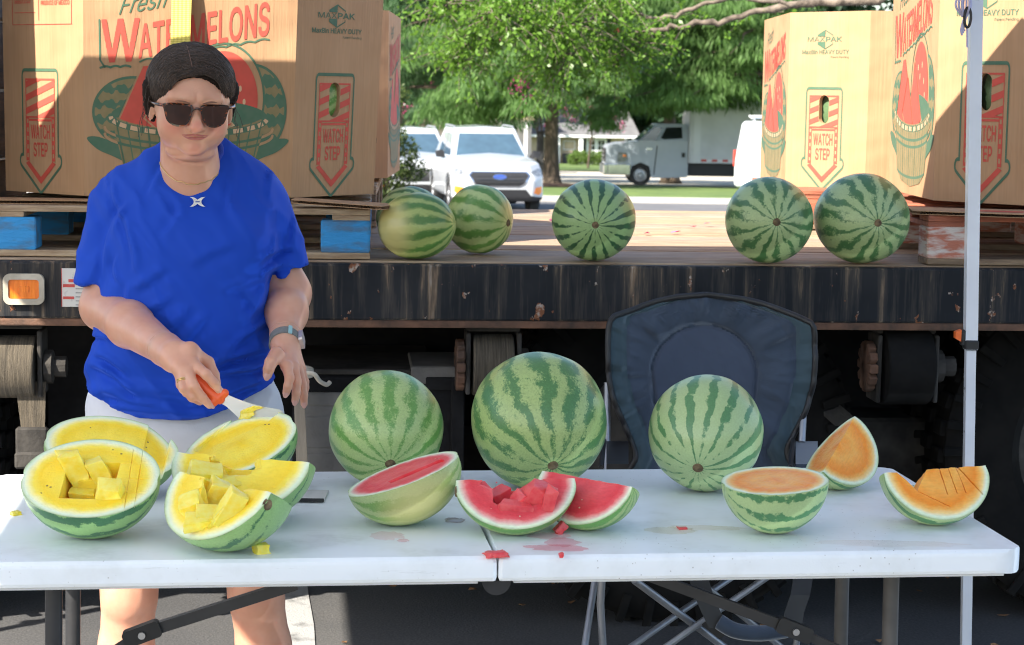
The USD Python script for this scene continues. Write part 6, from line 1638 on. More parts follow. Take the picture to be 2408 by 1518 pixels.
for key, r in (("i", 0.0082), ("m", 0.0078), ("r", 0.0074)):
    part(woman, "fingernail", nail(KN[key], (0.5, -1.0, 0.5), r, KD), MATS["nail_skin"], smooth=True, world=True)
for key, r in (("i", 0.0078), ("m", 0.0076), ("r", 0.0074), ("t", 0.0098)):
    part(woman, "fingernail", nail(LN[key], (0.1, -1.0, 0.1), r, LD), MATS["nail_skin"], smooth=True, world=True)

# ---- hair: a cap drawn back from a parting, with strands over it
def f_hair(q):
    d = ell(q, (0.000, -0.022, 0.034), (0.0865, 0.106, 0.0815))
    d = smin(d, ell(q, (0.0, -0.105, 0.015), (0.045, 0.040, 0.045)), 0.03)         # knot at the back
    d = smin(d, cone(q, (-0.077, -0.004, 0.015), (-0.0745, -0.006, -0.038), 0.013, 0.005), 0.018)
    s = np.stack([np.abs(q[:, 0]), q[:, 1], q[:, 2]], 1)
    d = smin(d, cone(s, (0.081, -0.010, 0.030), (0.083, -0.018, -0.024), 0.014, 0.006), 0.02)
    face = ell(q, (-0.002, 0.090, -0.022), (0.0725, 0.086, 0.086))                   # the open face
    d = smax(d, -face, 0.006)
    d = smax(d, -cone(q, (-0.012, 0.060, 0.1035), (-0.016, -0.04, 0.1165), 0.0030, 0.0012), 0.006)      # parting
    d = np.maximum(d, -q[:, 2] - 0.030 - 0.02 * (q[:, 1] < -0.05) - 0.026 * (q[:, 0] < 0))
    th = np.arctan2(q[:, 0] + 0.014, q[:, 2] - 0.02)
    gro = np.sin(th * 70 + 6 * meshkit.noise(q * 30, 9) + q[:, 1] * 60) * 0.0005 + np.sin(th * 23 + q[:, 1] * 30) * 0.0004
    return d + gro
mk("hair_under", {"tc": ("texture_coordinate", {}), "n": ("noise_texture", {"scale": 60.0}), "r": ("rgb_ramp", {"ramp": [(0, (0.010, 0.007, 0.005)), (1, (0.020, 0.012, 0.009))]}), "p": ("principled_bsdf", {"roughness": 0.75, "specular_ior_level": 0.15})}, [("tc.object", "n.vector"), ("n.fac", "r.fac"), ("r.color", "p.base_color")], "p.BSDF")
hr = part(woman, "hair", head_mesh(nets(f_hair, (-0.11, -0.16, -0.06), (0.11, 0.12, 0.155), 0.0030)), MATS["hair_under"], smooth=True, world=True)
rh = np.random.default_rng(8)
cps, cnts = [], []
for k in range(2600):
    side = -1 if rh.random() < 0.5 else 1
    y0 = rh.uniform(-0.08, 0.078)
    c0 = np.array([0.0, -0.022, 0.034]); rad_ = np.array([0.0888, 0.1083, 0.0838])
    a0 = math.asin(np.clip((y0 + 0.022) / rad_[1], -1, 1)); tend = rh.uniform(1.55, 1.95); aend = np.interp(a0, [-0.6, 0.2, 1.2], [-0.75, -0.05, 0.95]); wob = rh.uniform(-0.05, 0.05); lift = rh.uniform(0.0, 0.018)
    pts = []
    n_ = 7
    for i in range(n_):
        t = i / (n_ - 1); th = -0.16 + side * t * tend; a = a0 + (aend - a0) * t ** 1.15 + wob * t
        u = np.array([math.sin(th) * math.cos(a), math.sin(a), math.cos(th) * math.cos(a)])
        q = c0 + rad_ * (1 + lift * math.sin(t * PI)) * u
        if np.sum(((q - np.array([-0.002, 0.090, -0.022])) / np.array([0.0690, 0.082, 0.0825])) ** 2) < 1:
            break
        pts.append(q + rh.normal(0, 0.0007, 3))
    if len(pts) > 3:
        cps.append(from_head(np.array(pts))); cnts.append(len(pts))
for k in range(9):                                      # loose wisps at the temples and nape
    s = -1 if rh.random() < 0.72 else 1
    z = rh.uniform(-0.01, 0.05); q = np.array([s * 0.086, 0.01 + rh.uniform(-0.03, 0.02), z]); pts = [q]
    for i in range(5):
        q = q + (s * rh.uniform(-0.004, 0.007), rh.uniform(-0.007, 0.003), -rh.uniform(0.008, 0.018)); pts.append(q)
    cps.append(from_head(np.array(pts))); cnts.append(6)
hc = UsdGeom.BasisCurves.Define(stage, uniq(hr, "strands"))
off = np.linalg.inv(XF[woman])[:3, 3]
hc.CreatePointsAttr(Vt.Vec3fArray.FromNumpy((np.vstack(cps) + off).astype(np.float32)))
hc.CreateCurveVertexCountsAttr(Vt.IntArray([int(c) for c in cnts])); hc.CreateTypeAttr("cubic"); hc.CreateBasisAttr("catmullRom"); hc.CreateWrapAttr("pinned")
hc.CreateWidthsAttr(Vt.FloatArray([0.0011])); hc.SetWidthsInterpolation("constant")
UsdShade.MaterialBindingAPI.Apply(hc.GetPrim()).Bind(MATS["hair_dark"])
tag(str(hc.GetPath()), kind="stuff")

M("parting_skin", (0.17, 0.095, 0.07), (0.11, 0.06, 0.045), rough=0.6, scale=200)
pl_ = []
for t in np.linspace(0, 1, 9):
    y_ = 0.066 - 0.075 * t; a_ = math.asin((y_ + 0.022) / 0.1083); th_ = -0.16
    pl_.append(np.array([0.0, -0.022, 0.034]) + np.array([0.0888, 0.1083, 0.0838]) * 1.012 * np.array([math.sin(th_) * math.cos(a_), math.sin(a_), math.cos(th_) * math.cos(a_)]))
part(hr, "parting", head_mesh(tube(np.array(pl_), np.linspace(0.0011, 0.0004, 9), 6)), MATS["parting_skin"], smooth=True, world=True)

# ---- sunglasses
mk("tortoise", {"tc": ("geometry", {}), "n": ("noise_texture", {"scale": 130.0, "detail": 3.0}), "r": ("rgb_ramp", {"ramp": [(0, (0.012, 0.006, 0.004)), (0.50, (0.02, 0.008, 0.005)), (0.60, (0.20, 0.045, 0.012)), (0.72, (0.42, 0.10, 0.02)), (1, (0.45, 0.12, 0.02))]}), "p": ("principled_bsdf", {"roughness": 0.15, "coat_weight": 0.5})},
   [("tc.position", "n.vector"), ("n.fac", "r.fac"), ("r.color", "p.base_color")], "p.BSDF")
M("dark_lens", (0.040, 0.014, 0.009), (0.024, 0.009, 0.007), rough=0.05, scale=25, spec=0.45, coat=0.15)
gl = part(woman, "sunglasses", head_mesh(tm([tube(smooth_poly([(-0.009, 0.1075, 0.004), (0, 0.1095, 0.0075), (0.009, 0.1075, 0.004)], 6, closed=False), 0.0026, 8)])), MATS["tortoise"], smooth=True, world=True, label="dark tortoiseshell sunglasses")
for s in (-1, 1):
    o = np.array([(0.0085, 0.013), (0.034, 0.0165), (0.066, 0.0135), (0.0655, 0.000), (0.058, -0.0195), (0.038, -0.0275), (0.019, -0.0215), (0.0105, -0.006)]) * (s * 0.95, 1.06)
    o = smooth_poly(o, 6); po = sg.Polygon(o).buffer(0)
    inn = po.buffer(-0.0042)
    def wrap(m):
        m.vertices = np.column_stack([m.vertices[:, 0], 0.1065 - m.vertices[:, 2] - 3.6 * (np.abs(m.vertices[:, 0])) ** 2.0, m.vertices[:, 1] - 0.002])
        return m
    fr = wrap(prism(po.difference(inn), 0.0050)); fr.fix_normals()
    part(gl, "rim", head_mesh(fr), MATS["tortoise"], smooth=30, world=True)
    v, f = trimesh.creation.triangulate_polygon(inn.buffer(0.0006), engine="earcut")
    q = T(np.column_stack([v, np.full(len(v), 0.0014)]), f); q = q.subdivide().subdivide(); q = wrap(q)
    q2 = q.copy(); q2.vertices[:, 1] += 0.0030 * np.exp(-((np.abs(q2.vertices[:, 0]) - 0.037) / 0.022) ** 2)
    part(gl, "lens", head_mesh(q2), MATS["dark_lens"], smooth=True, world=True)
    part(gl, "temple", head_mesh(tube([(s * 0.063, 0.091, 0.008), (s * 0.0765, 0.070, 0.007), (s * 0.0835, 0.020, 0.004), (s * 0.0845, -0.02, 0.0)], 0.0032, 8)), MATS["tortoise"], smooth=True, world=True)

# ---- blue t-shirt
CREASE = []
for (ax_1, ay_1), (bx_1, by_1), am_, wd_ in (((242, 430), (304, 520), 5, 10), ((304, 509), (312, 640), 7, 11), ((371, 365), (362, 470), 4, 9), ((348, 806), (470, 705), 5, 12), ((386, 832), (520, 735), 6, 12), ((319, 772), (420, 675), 4, 12), ((330, 700), (400, 610), 4, 14),
        ((520, 835), (645, 770), 7, 11), ((480, 880), (650, 822), 8, 11), ((440, 905), (660, 868), 8, 10), ((420, 940), (640, 905), 6, 9), ((205, 787), (262, 815), 7, 9), ((215, 838), (320, 885), 8, 10), ((198, 862), (350, 935), 8, 10), ((240, 905), (400, 962), 6, 9),
        ((618, 665), (690, 632), 8, 9), ((614, 632), (680, 592), 8, 9), ((626, 602), (660, 556), 6, 9), ((600, 700), (640, 650), 6, 10), ((560, 760), (640, 700), 6, 12), ((535, 700), (630, 640), 4, 13), ((470, 640), (560, 560), 3.5, 15), ((520, 400), (560, 500), 4, 10), ((600, 395), (640, 470), 4, 10),
        ((300, 470), (262, 560), 5, 11), ((225, 560), (250, 660), 4, 10), ((270, 600), (290, 668), 5, 8), ((660, 500), (690, 600), 4, 9), ((415, 470), (390, 560), 3, 12), ((300, 660), (330, 760), 5, 11), ((260, 800), (300, 720), 5, 10)):
    a_, b_ = P(ax_1, ay_1, -0.1), P(bx_1, by_1, -0.1)
    CREASE.append((a_[[0, 2]], b_[[0, 2]], am_ * 0.00135, wd_ * 0.00088))
sh_l, sh_r = P(262, 452, 0.03), P(630, 446, 0.03)
hemdir_r = (r_el - r_sh) / np.linalg.norm(r_el - r_sh); hemdir_l = (l_el - l_sh) / np.linalg.norm(l_el - l_sh)
r_hem, l_hem = P(241, 676, -0.01), P(674, 644, 0.02)
NECK = from_head((0, -0.036, -0.165)) + (0.016, 0, 0)
def f_shirt(p):
    q = p.copy(); q[:, 1] = YP + (q[:, 1] - YP) / 1.0
    d = ell(p, P(452, 530, 0.0), (0.180, 0.128, 0.160))
    d = smin(d, cone(p, P(316, 462, 0.03), P(588, 458, 0.03), 0.062, 0.062), 0.06)
    d = smin(d, cone(p, P(440, 400, 0.02), P(468, 398, 0.02), 0.082, 0.082), 0.05)
    d = smin(d, ell(p, P(392, 585, -0.075), (0.095, 0.075, 0.085)), 0.06)            # chest
    d = smin(d, ell(p, P(530, 582, -0.075), (0.095, 0.075, 0.085)), 0.06)
    d = smin(d, ell(p, P(430, 770, -0.02), (0.188, 0.150, 0.190)), 0.08)            # belly
    d = smin(d, ell(p, P(424, 900, 0.0), (0.208, 0.150, 0.125)), 0.06)
    arm = np.maximum(cone(p, P(274, 494, 0.03), r_hem + hemdir_r * 0.05, 0.062, 0.0575), (p - r_hem) @ hemdir_r)
    arm2 = np.maximum(cone(p, P(616, 492, 0.04), l_hem + hemdir_l * 0.05, 0.060, 0.050), (p - l_hem) @ hemdir_l)
    d = smin(d, np.minimum(arm, arm2), 0.022)
    # folds: soft diagonal pulls and gathered rolls at the hem
    u = (p - P(450, 700, 0)) 
    fold = meshkit.fbm(np.stack([(u[:, 0] * 0.80 + u[:, 2] * 0.60) * 13, (u[:, 0] * -0.6 + u[:, 2] * 0.8) * 2.6, u[:, 1] * 5], 1) + 3.1, 3, 21) - 0.5
    fold = np.abs(fold) ** 0.8
    low = np.clip((P(0, 745)[2] - p[:, 2]) / 0.16, 0, 1)
    roll = np.sin((u[:, 2] + 0.32 * np.abs(u[:, 0] + 0.02) * 1.0) * 95 + 5 * meshkit.noise(u * (7, 7, 7), 4) * 2) * 0.0042 * low
    pull = np.exp(-((np.abs(u[:, 0] + 0.03) - 0.16) / 0.05) ** 2) * np.sin(u[:, 2] * 60 + np.abs(u[:, 0]) * 90 + 4 * meshkit.noise(u * 6, 8)) * 0.0035 * np.clip(1 - np.abs(u[:, 2] - 0.02) / 0.25, 0, 1)
    cre = np.zeros(len(p)); fr_ = p[:, 1] < YP + 0.02
    for A, B, am, wd in CREASE:
        ba = B - A; L2 = ba @ ba; rel = p[fr_][:, [0, 2]] - A
        t_ = (rel @ ba) / L2; sd = (rel[:, 0] * -ba[1] + rel[:, 1] * ba[0]) / math.sqrt(L2)
        sd = sd + 0.012 * np.sin(t_ * 3.1 + am * 900)
        tp_ = np.clip(t_ * 4, 0, 1) * np.clip((1 - t_) * 4, 0, 1)
        cre[fr_] += am * tp_ * (np.exp(-((sd - 0.6 * wd) / wd) ** 2) - 0.9 * np.exp(-((sd + 0.6 * wd) / wd) ** 2))
    d = d - 0.007 + fold * 0.036 + roll * 1.3 + pull * 1.2 - cre
    # bottom hem, sleeve hems and neckline
    hem = P(430, 985, -0.12)[2] + 0.62 * np.clip(np.abs(u[:, 0] + 0.03) - 0.05, 0, 1) ** 1.25 + 0.06 * (u[:, 1] + 0.1)
    d = np.maximum(d, hem - p[:, 2])
    nk = cone(p, NECK + (0, -0.020, 0.190), NECK + (0, -0.002, 0.082), 0.082, 0.062)
    d = smax(d, -nk, 0.006)
    return d
lo_, hi_ = P(160, 1010, 0), P(735, 330, 0)
sm_ = nets(f_shirt, (lo_[0], YP - 0.27, lo_[2]), (hi_[0], YP + 0.24, hi_[2]), 0.0064)
sh = part(woman, "t_shirt", sm_, MATS["shirt_blue"], smooth=40, world=True)
# collar: a rib round the neck opening
cl = []
for a in np.linspace(0, 2 * PI, 73):
    best = None
    dr = np.array([math.sin(a), -math.cos(a), 0])
    t = np.linspace(0.050, 0.13, 70)
    zz = np.linspace(0.13, -0.12, 120)
    g = NECK + (0, -0.022, 0) + dr * t[:, None, None] + np.array([0, 0, 1.0]) * zz[None, :, None] if False else None
    cl.append(dr)
rays_o, cl_pts = None, []
sv = sm_.vertices
nkv = cone(sv, NECK + (0, -0.020, 0.190), NECK + (0, -0.002, 0.082), 0.082, 0.062)
edge_v = sv[(np.abs(nkv) < 0.006)]
angs = np.arctan2(edge_v[:, 0] - NECK[0], -(edge_v[:, 1] - NECK[1] + 0.022))
for a in np.linspace(-PI, PI, 49)[:-1]:
    da = np.abs((angs - a + PI) % (2 * PI) - PI)
    k = da < 0.10
    if k.sum() > 3:
        e = edge_v[k]; top = e[e[:, 2] >= np.quantile(e[:, 2], 0.85)]
        cl_pts.append(top.mean(0))
cl_pts = np.array(cl_pts)
if len(cl_pts) > 10:
    cl_pts = np.vstack([cl_pts, cl_pts[:1]])
    for _ in range(3):
        cl_pts[1:-1] = (cl_pts[:-2] + 2 * cl_pts[1:-1] + cl_pts[2:]) / 4
    part(sh, "collar_rib", tube(cl_pts, 0.0085, 10, caps=False), MATS["shirt_rib"], smooth=True, world=True)
# chest logo: two mirrored arcs, laid on the cloth
from scipy.spatial import cKDTree
front = sm_.vertices[sm_.vertex_normals[:, 1] < -0.2]
kd = cKDTree(front[:, [0, 2]])
def on_cloth(px, py, lift):
    Y = YP - 0.15
    for _ in range(4):
        p = at(px, py, Y); dd_, k = kd.query(p[[0, 2]], 8); Y = front[k, 1].min()
    p = at(px, py, Y); p[1] -= lift
    return p
def arc_shape(s):
    o = []
    for t in np.linspace(-1, 1, 13):
        o.append((465 - s * (18.5 - 9.5 * (1 - t * t) ** 0.9 - 0), 475 + 11.5 * t))
    i = []
    for t in np.linspace(1, -1, 13):
        i.append((465 - s * (10.5 - 12.5 * (1 - t * t) ** 0.9), 475 + 11.0 * t))
    return sg.Polygon(o + i).buffer(0)
lg = shapely.union_all([arc_shape(1), arc_shape(-1)]).difference(sg.LineString([(461, 475), (469, 475)]).buffer(1.3))
v, f = sheet(lg)
m = T(np.column_stack([v, np.zeros(len(v))]), f)
m = m.subdivide()
m.vertices = np.array([on_cloth(a, b, 0.0025) for a, b, _ in m.vertices])
m.fix_normals()
if m.face_normals[:, 1].mean() > 0:
    m.invert()
part(sh, "chest_logo", m, MATS["logo_white"], world=True)

# ---- white shorts
def f_shorts(p):
    d = ell(p, P(430, 975, 0.03), (0.212, 0.138, 0.20))
    for s, (h, k, k2, an) in zip((-1, 1), legs):
        b = h + (k - h) * 0.70
        d = smin(d, cone(p, h + (0, 0, 0.02), b, 0.118, 0.104), 0.035)
    u = p - P(432, 985, 0)
    d = d + (np.abs(meshkit.fbm(u * (9, 6, 14) + 9, 3, 31) - 0.5) - 0.1) * 0.016
    d = smax(d, -cone(p, P(452, 1005, -0.14), P(470, 1180, -0.12), 0.006, 0.012), 0.02)
    top = P(430, 868, 0)[2]
    d = np.maximum(d, p[:, 2] - top)
    bot = legs[0][1][2] + 0.115
    return np.maximum(d, bot - p[:, 2])
part(woman, "shorts", nets(f_shorts, (P(150, 1000)[0], YP - 0.2, 0.40), (P(740, 1000)[0], YP + 0.28, P(430, 850)[2]), 0.0085), MATS["shorts_white"], smooth=40, world=True)

# ---- shoes
M("shoe_grey", (0.12, 0.12, 0.13), (0.08, 0.08, 0.09), rough=0.7, scale=20)
for h, k, k2, an in legs:
    part(woman, "shoe", nets(lambda p: np.maximum(smin(cone(p, an + (0, 0.03, -0.065), an + (0, -0.15, -0.072), 0.042, 0.040), cone(p, an + (0, 0.01, -0.02), an + (0, -0.07, -0.06), 0.042, 0.038), 0.03), 0.004 - p[:, 2]), an + (-0.08, -0.24, -0.115), an + (0.08, 0.12, 0.05), 0.008), MATS["shoe_grey"], smooth=40, world=True)

# ---- watch, ring, necklace
M("watch_band", (0.19, 0.195, 0.185), (0.15, 0.155, 0.15), rough=0.8, scale=120, bump=0.5, bscale=400, bdist=0.001)
M("watch_teal", (0.32, 0.55, 0.56), (0.28, 0.48, 0.50), rough=0.4, scale=40)
M("watch_case", (0.70, 0.62, 0.60), (0.6, 0.53, 0.51), rough=0.3, metal=0.6, scale=40)
M("gold", (0.80, 0.58, 0.28), (0.72, 0.50, 0.22), rough=0.25, metal=1.0, scale=40)
wn = (l_wr - l_el) / np.linalg.norm(l_wr - l_el); wc = l_wr - wn * 0.004
wa, wb, _ = frame_of(wn)
rw = 0.0305
prof = []
V, Fa = [], []
N = 40
for i in range(N):
    t = 2 * PI * i / N; rdir = math.cos(t) * wa + math.sin(t) * wb
    for rr_, s in ((rw, -0.011), (rw + 0.0028, -0.0105), (rw + 0.0028, 0.0105), (rw, 0.011)):
        V.append(wc + rdir * rr_ + wn * s)
for i in range(N):
    for k in range(4):
        a, b = 4 * i + k, 4 * i + (k + 1) % 4; c, d = 4 * ((i + 1) % N) + k, 4 * ((i + 1) % N) + (k + 1) % 4
        Fa += [[a, b, d], [a, d, c]]
m = T(V, Fa); m.fix_normals()
wt = part(woman, "wrist_watch", m, MATS["watch_band"], smooth=50, world=True)
def on_wrist(ang_dir, lift):
    r_ = np.array(ang_dir, float); r_ -= wn * (r_ @ wn); r_ /= np.linalg.norm(r_); return wc + r_ * (rw + lift), r_
o, r_ = on_wrist((0.25, -1, 0), 0.002)
part(wt, "buckle", to_frame(prism(rrect(0.008, 0.026, 0.002), 0.003), o, np.cross(wn, r_), wn, r_), MATS["watch_teal"], smooth=30, world=True)
o, r_ = on_wrist((1, -0.35, 0), 0.001)
part(wt, "watch_case", to_frame(prism(rrect(0.030, 0.034, 0.006), 0.008), o, np.cross(wn, r_), wn, r_), MATS["watch_case"], smooth=30, world=True)
a, b = P(*KN["r"][0][:2], KD + KN["r"][0][2]), P(*KN["r"][1][:2], KD + KN["r"][1][2])
part(woman, "finger_ring", tm([ring(a + (b - a) * 0.62, b - a, 0.0108, 0.0014), ring(a + (b - a) * 0.54, b - a, 0.0110, 0.0013)]), MATS["gold"], smooth=True, world=True)
nkp = [from_head((0.066 * math.sin(t), -0.030 + 0.066 * math.cos(t), -0.135 - 0.028 * math.cos(t))) for t in np.linspace(-1.7, 1.7, 25)]
hv = body[0].vertices; kdh = cKDTree(hv)
nkp = [p + (hv[kdh.query(p)[1]] - p) * 0.9 for p in nkp]
part(woman, "necklace", tube(nkp, 0.0012, 6), MATS["gold"], smooth=True, world=True)

# ---- the knife in her right hand
def KP(x, y, dy=0.0):
    return P(376.2 + 0.1652 * x, 783.8 + 0.1652 * y, KD + dy)
M("knife_orange", (0.88, 0.13, 0.03), (0.82, 0.11, 0.025), rough=0.4, scale=40)
M("blade_steel", (0.74, 0.74, 0.76), (0.66, 0.66, 0.69), rough=0.28, metal=0.7, scale=8, stretch=(1, 1, 8))
kf = thing("kitchen_knife", "broad knife with an orange handle held over the yellow halves", "knife", tuple(KP(900, 900)))
hd = [np.array(c) for c in ((520, 640), (640, 790), (830, 950))]
hs = [KP(560, 690, -0.004), KP(660, 790, -0.006), KP(760, 880, -0.008), KP(850, 935, -0.010)]
man = manifold3d.Manifold.batch_hull([manifold3d.Manifold.sphere(r, 20).translate(tuple(c)) for c, r in zip(hs[:2], (0.0100, 0.0125))])
def seg(a, b, ra, rb):
    return manifold3d.Manifold.batch_hull([manifold3d.Manifold.sphere(ra, 20).translate(tuple(a)), manifold3d.Manifold.sphere(rb, 20).translate(tuple(b))])
hm = seg(KP(430, 560, 0.0), hs[0], 0.009, 0.0105) + seg(hs[0], hs[1], 0.0105, 0.0135) + seg(hs[1], hs[2], 0.0135, 0.0120) + seg(hs[2], hs[3], 0.0120, 0.0110) + seg(KP(920, 855, -0.012), KP(760, 985, -0.012), 0.0085, 0.0090)
part(kf, "handle", tm(hm), MATS["knife_orange"], smooth=40, world=True)
bp = [(905, 870), (950, 872), (1110, 940), (1280, 1000), (1480, 1050), (1690, 1085), (1745, 1110), (1760, 1160), (1735, 1195), (1690, 1205), (1520, 1250), (1350, 1285), (1250, 1290), (1180, 1268), (1060, 1150), (940, 1042), (790, 962), (770, 930)]
bl = prism(sg.Polygon(bp), 1.0)
bl.vertices = np.array([KP(x, y, -0.012 - 0.00003 * (x - 900) + 0.0014 * z) for x, y, z in bl.vertices])
bl.fix_normals()
part(kf, "blade", bl, MATS["blade_steel"], world=True)
def scrap(label, pts, seed):
    c = np.mean(pts, 0)
    g = sg.Polygon(smooth_poly(pts, 4)); m = prism(g, 1.0); m = m.subdivide()
    z = m.vertices[:, 2] - 0.5
    n_ = meshkit.fbm(m.vertices * (0.03, 0.03, 1), 3, seed)
    m.vertices = np.array([KP(x, y, -0.0145 - 0.00003 * (x - 900) - 0.006 * nn - 0.004 * zz * 0 + (0.004 if zz > 0 else 0)) for (x, y, _), zz, nn in zip(m.vertices, z, n_)])
    t = thing("melon_scrap", label, "fruit scrap", tuple(KP(c[0], c[1], -0.015)))
    m.fix_normals()
    part(t, "flesh", m, MATS["flesh_yellow"], smooth=40, world=True)
scrap("ragged yellow scrap of melon sticking to the knife blade", [(1100, 1310), (1110, 1240), (1140, 1170), (1150, 1110), (1230, 1070), (1290, 1050), (1340, 1035), (1450, 1050), (1455, 1075), (1380, 1090), (1330, 1120), (1345, 1160), (1300, 1195), (1255, 1245), (1225, 1250), (1200, 1220), (1165, 1225), (1150, 1280), (1120, 1325)], 3)
scrap("tiny yellow fleck of melon at the knife's tip", [(1685, 1135), (1705, 1135), (1735, 1180), (1735, 1205), (1715, 1195), (1690, 1165)], 4)
# ================================================================== across the street
M("car_white", (0.43, 0.45, 0.47), (0.42, 0.44, 0.46), rough=0.25, scale=2, coat=0.7)
M("van_white", (0.64, 0.66, 0.68), (0.62, 0.64, 0.66), rough=0.3, scale=2, coat=0.4)
M("truck_grey", (0.40, 0.45, 0.50), (0.37, 0.42, 0.47), rough=0.35, scale=2, coat=0.4)
M("truck_box_white", (0.60, 0.62, 0.64), (0.52, 0.54, 0.56), rough=0.5, scale=1.5)
M("car_glass", (0.06, 0.11, 0.15), (0.045, 0.08, 0.11), rough=0.05, scale=2.0, spec=0.8, coat=1.0)
M("dark_glass", (0.015, 0.017, 0.02), rough=0.05, scale=2, spec=0.8, coat=0.6)
M("black_trim", (0.018, 0.018, 0.02), rough=0.5, scale=20)
M("chrome", (0.75, 0.76, 0.78), rough=0.15, metal=1.0, scale=4)
M("lamp_clear", (0.30, 0.32, 0.34), (0.07, 0.075, 0.08), rough=0.1, scale=25, coat=1.0)
M("lamp_orange", (0.85, 0.22, 0.02), rough=0.25, scale=20, coat=0.8)
M("badge_blue", (0.02, 0.06, 0.30), rough=0.3, scale=20, coat=0.5)
M("far_tyre", (0.03, 0.03, 0.03), rough=0.9, scale=10)
M("rim_grey", (0.45, 0.46, 0.47), (0.3, 0.3, 0.31), rough=0.35, metal=0.5, scale=10)
M("grille_grey", (0.06, 0.06, 0.062), rough=0.3, metal=0.5, scale=10)
M("plate_white", (0.7, 0.72, 0.75), rough=0.4, scale=20)
M("reflect_red", (0.60, 0.05, 0.03), rough=0.4, scale=20)


def sphull(pts, n=14, grow=0.0):
    """Hull of spheres given as (x, y, z, r), mirrored in x."""
    sp = []
    for x, y, z, r in pts:
        for s in ((-1, 1) if abs(x) > 1e-6 else (1,)):
            sp.append(manifold3d.Manifold.sphere(r + grow, n).translate((s * x, y, z)))
    return manifold3d.Manifold.batch_hull(sp)


def front_prism(pts, y0, y1, mirror=False):
    """A polygon in the front view (x, z) pushed through y0..y1."""
    out = []
    for s in ((1, -1) if mirror else (1,)):
        m = prism(sg.Polygon([(s * x, z) for x, z in pts]).buffer(0), y1 - y0)
        out.append(mani(to_frame(m, (0, y1, 0), (1, 0, 0), (0, 0, 1), (0, -1, 0))))
    r = out[0]
    for o in out[1:]:
        r = r + o
    return r


def side_prism(pts, x0, x1):
    m = prism(sg.Polygon(pts).buffer(0), x1 - x0)           # polygon in (y, z)
    return mani(to_frame(m, (x0, 0, 0), (0, 1, 0), (0, 0, 1), (1, 0, 0)))


def car_wheel(parent, x, y, r, w, s):
    t = trimesh.creation.revolve(np.array([(r * 0.62, -w / 2), (r * 0.92, -w / 2), (r, -w * 0.36), (r, w * 0.36), (r * 0.92, w / 2), (r * 0.62, w / 2), (r * 0.62, -w / 2)]), sections=36)
    t.apply_transform(trimesh.transformations.rotation_matrix(PI / 2, (0, 1, 0))); t.apply_translation((x, y, r))
    wp = part(parent, "wheel", t, MATS["far_tyre"], smooth=40)
    d = trimesh.creation.revolve(np.array([(0, 0.02), (r * 0.2, 0.02), (r * 0.25, -0.03), (r * 0.5, -0.05), (r * 0.61, 0.0), (r * 0.61, -0.1), (0, -0.1)]), sections=36)
    d.apply_transform(trimesh.transformations.rotation_matrix(s * PI / 2, (0, 1, 0))); d.apply_translation((x + s * w * 0.42, y, r))
    part(wp, "rim", d, MATS["rim_grey"], smooth=40)


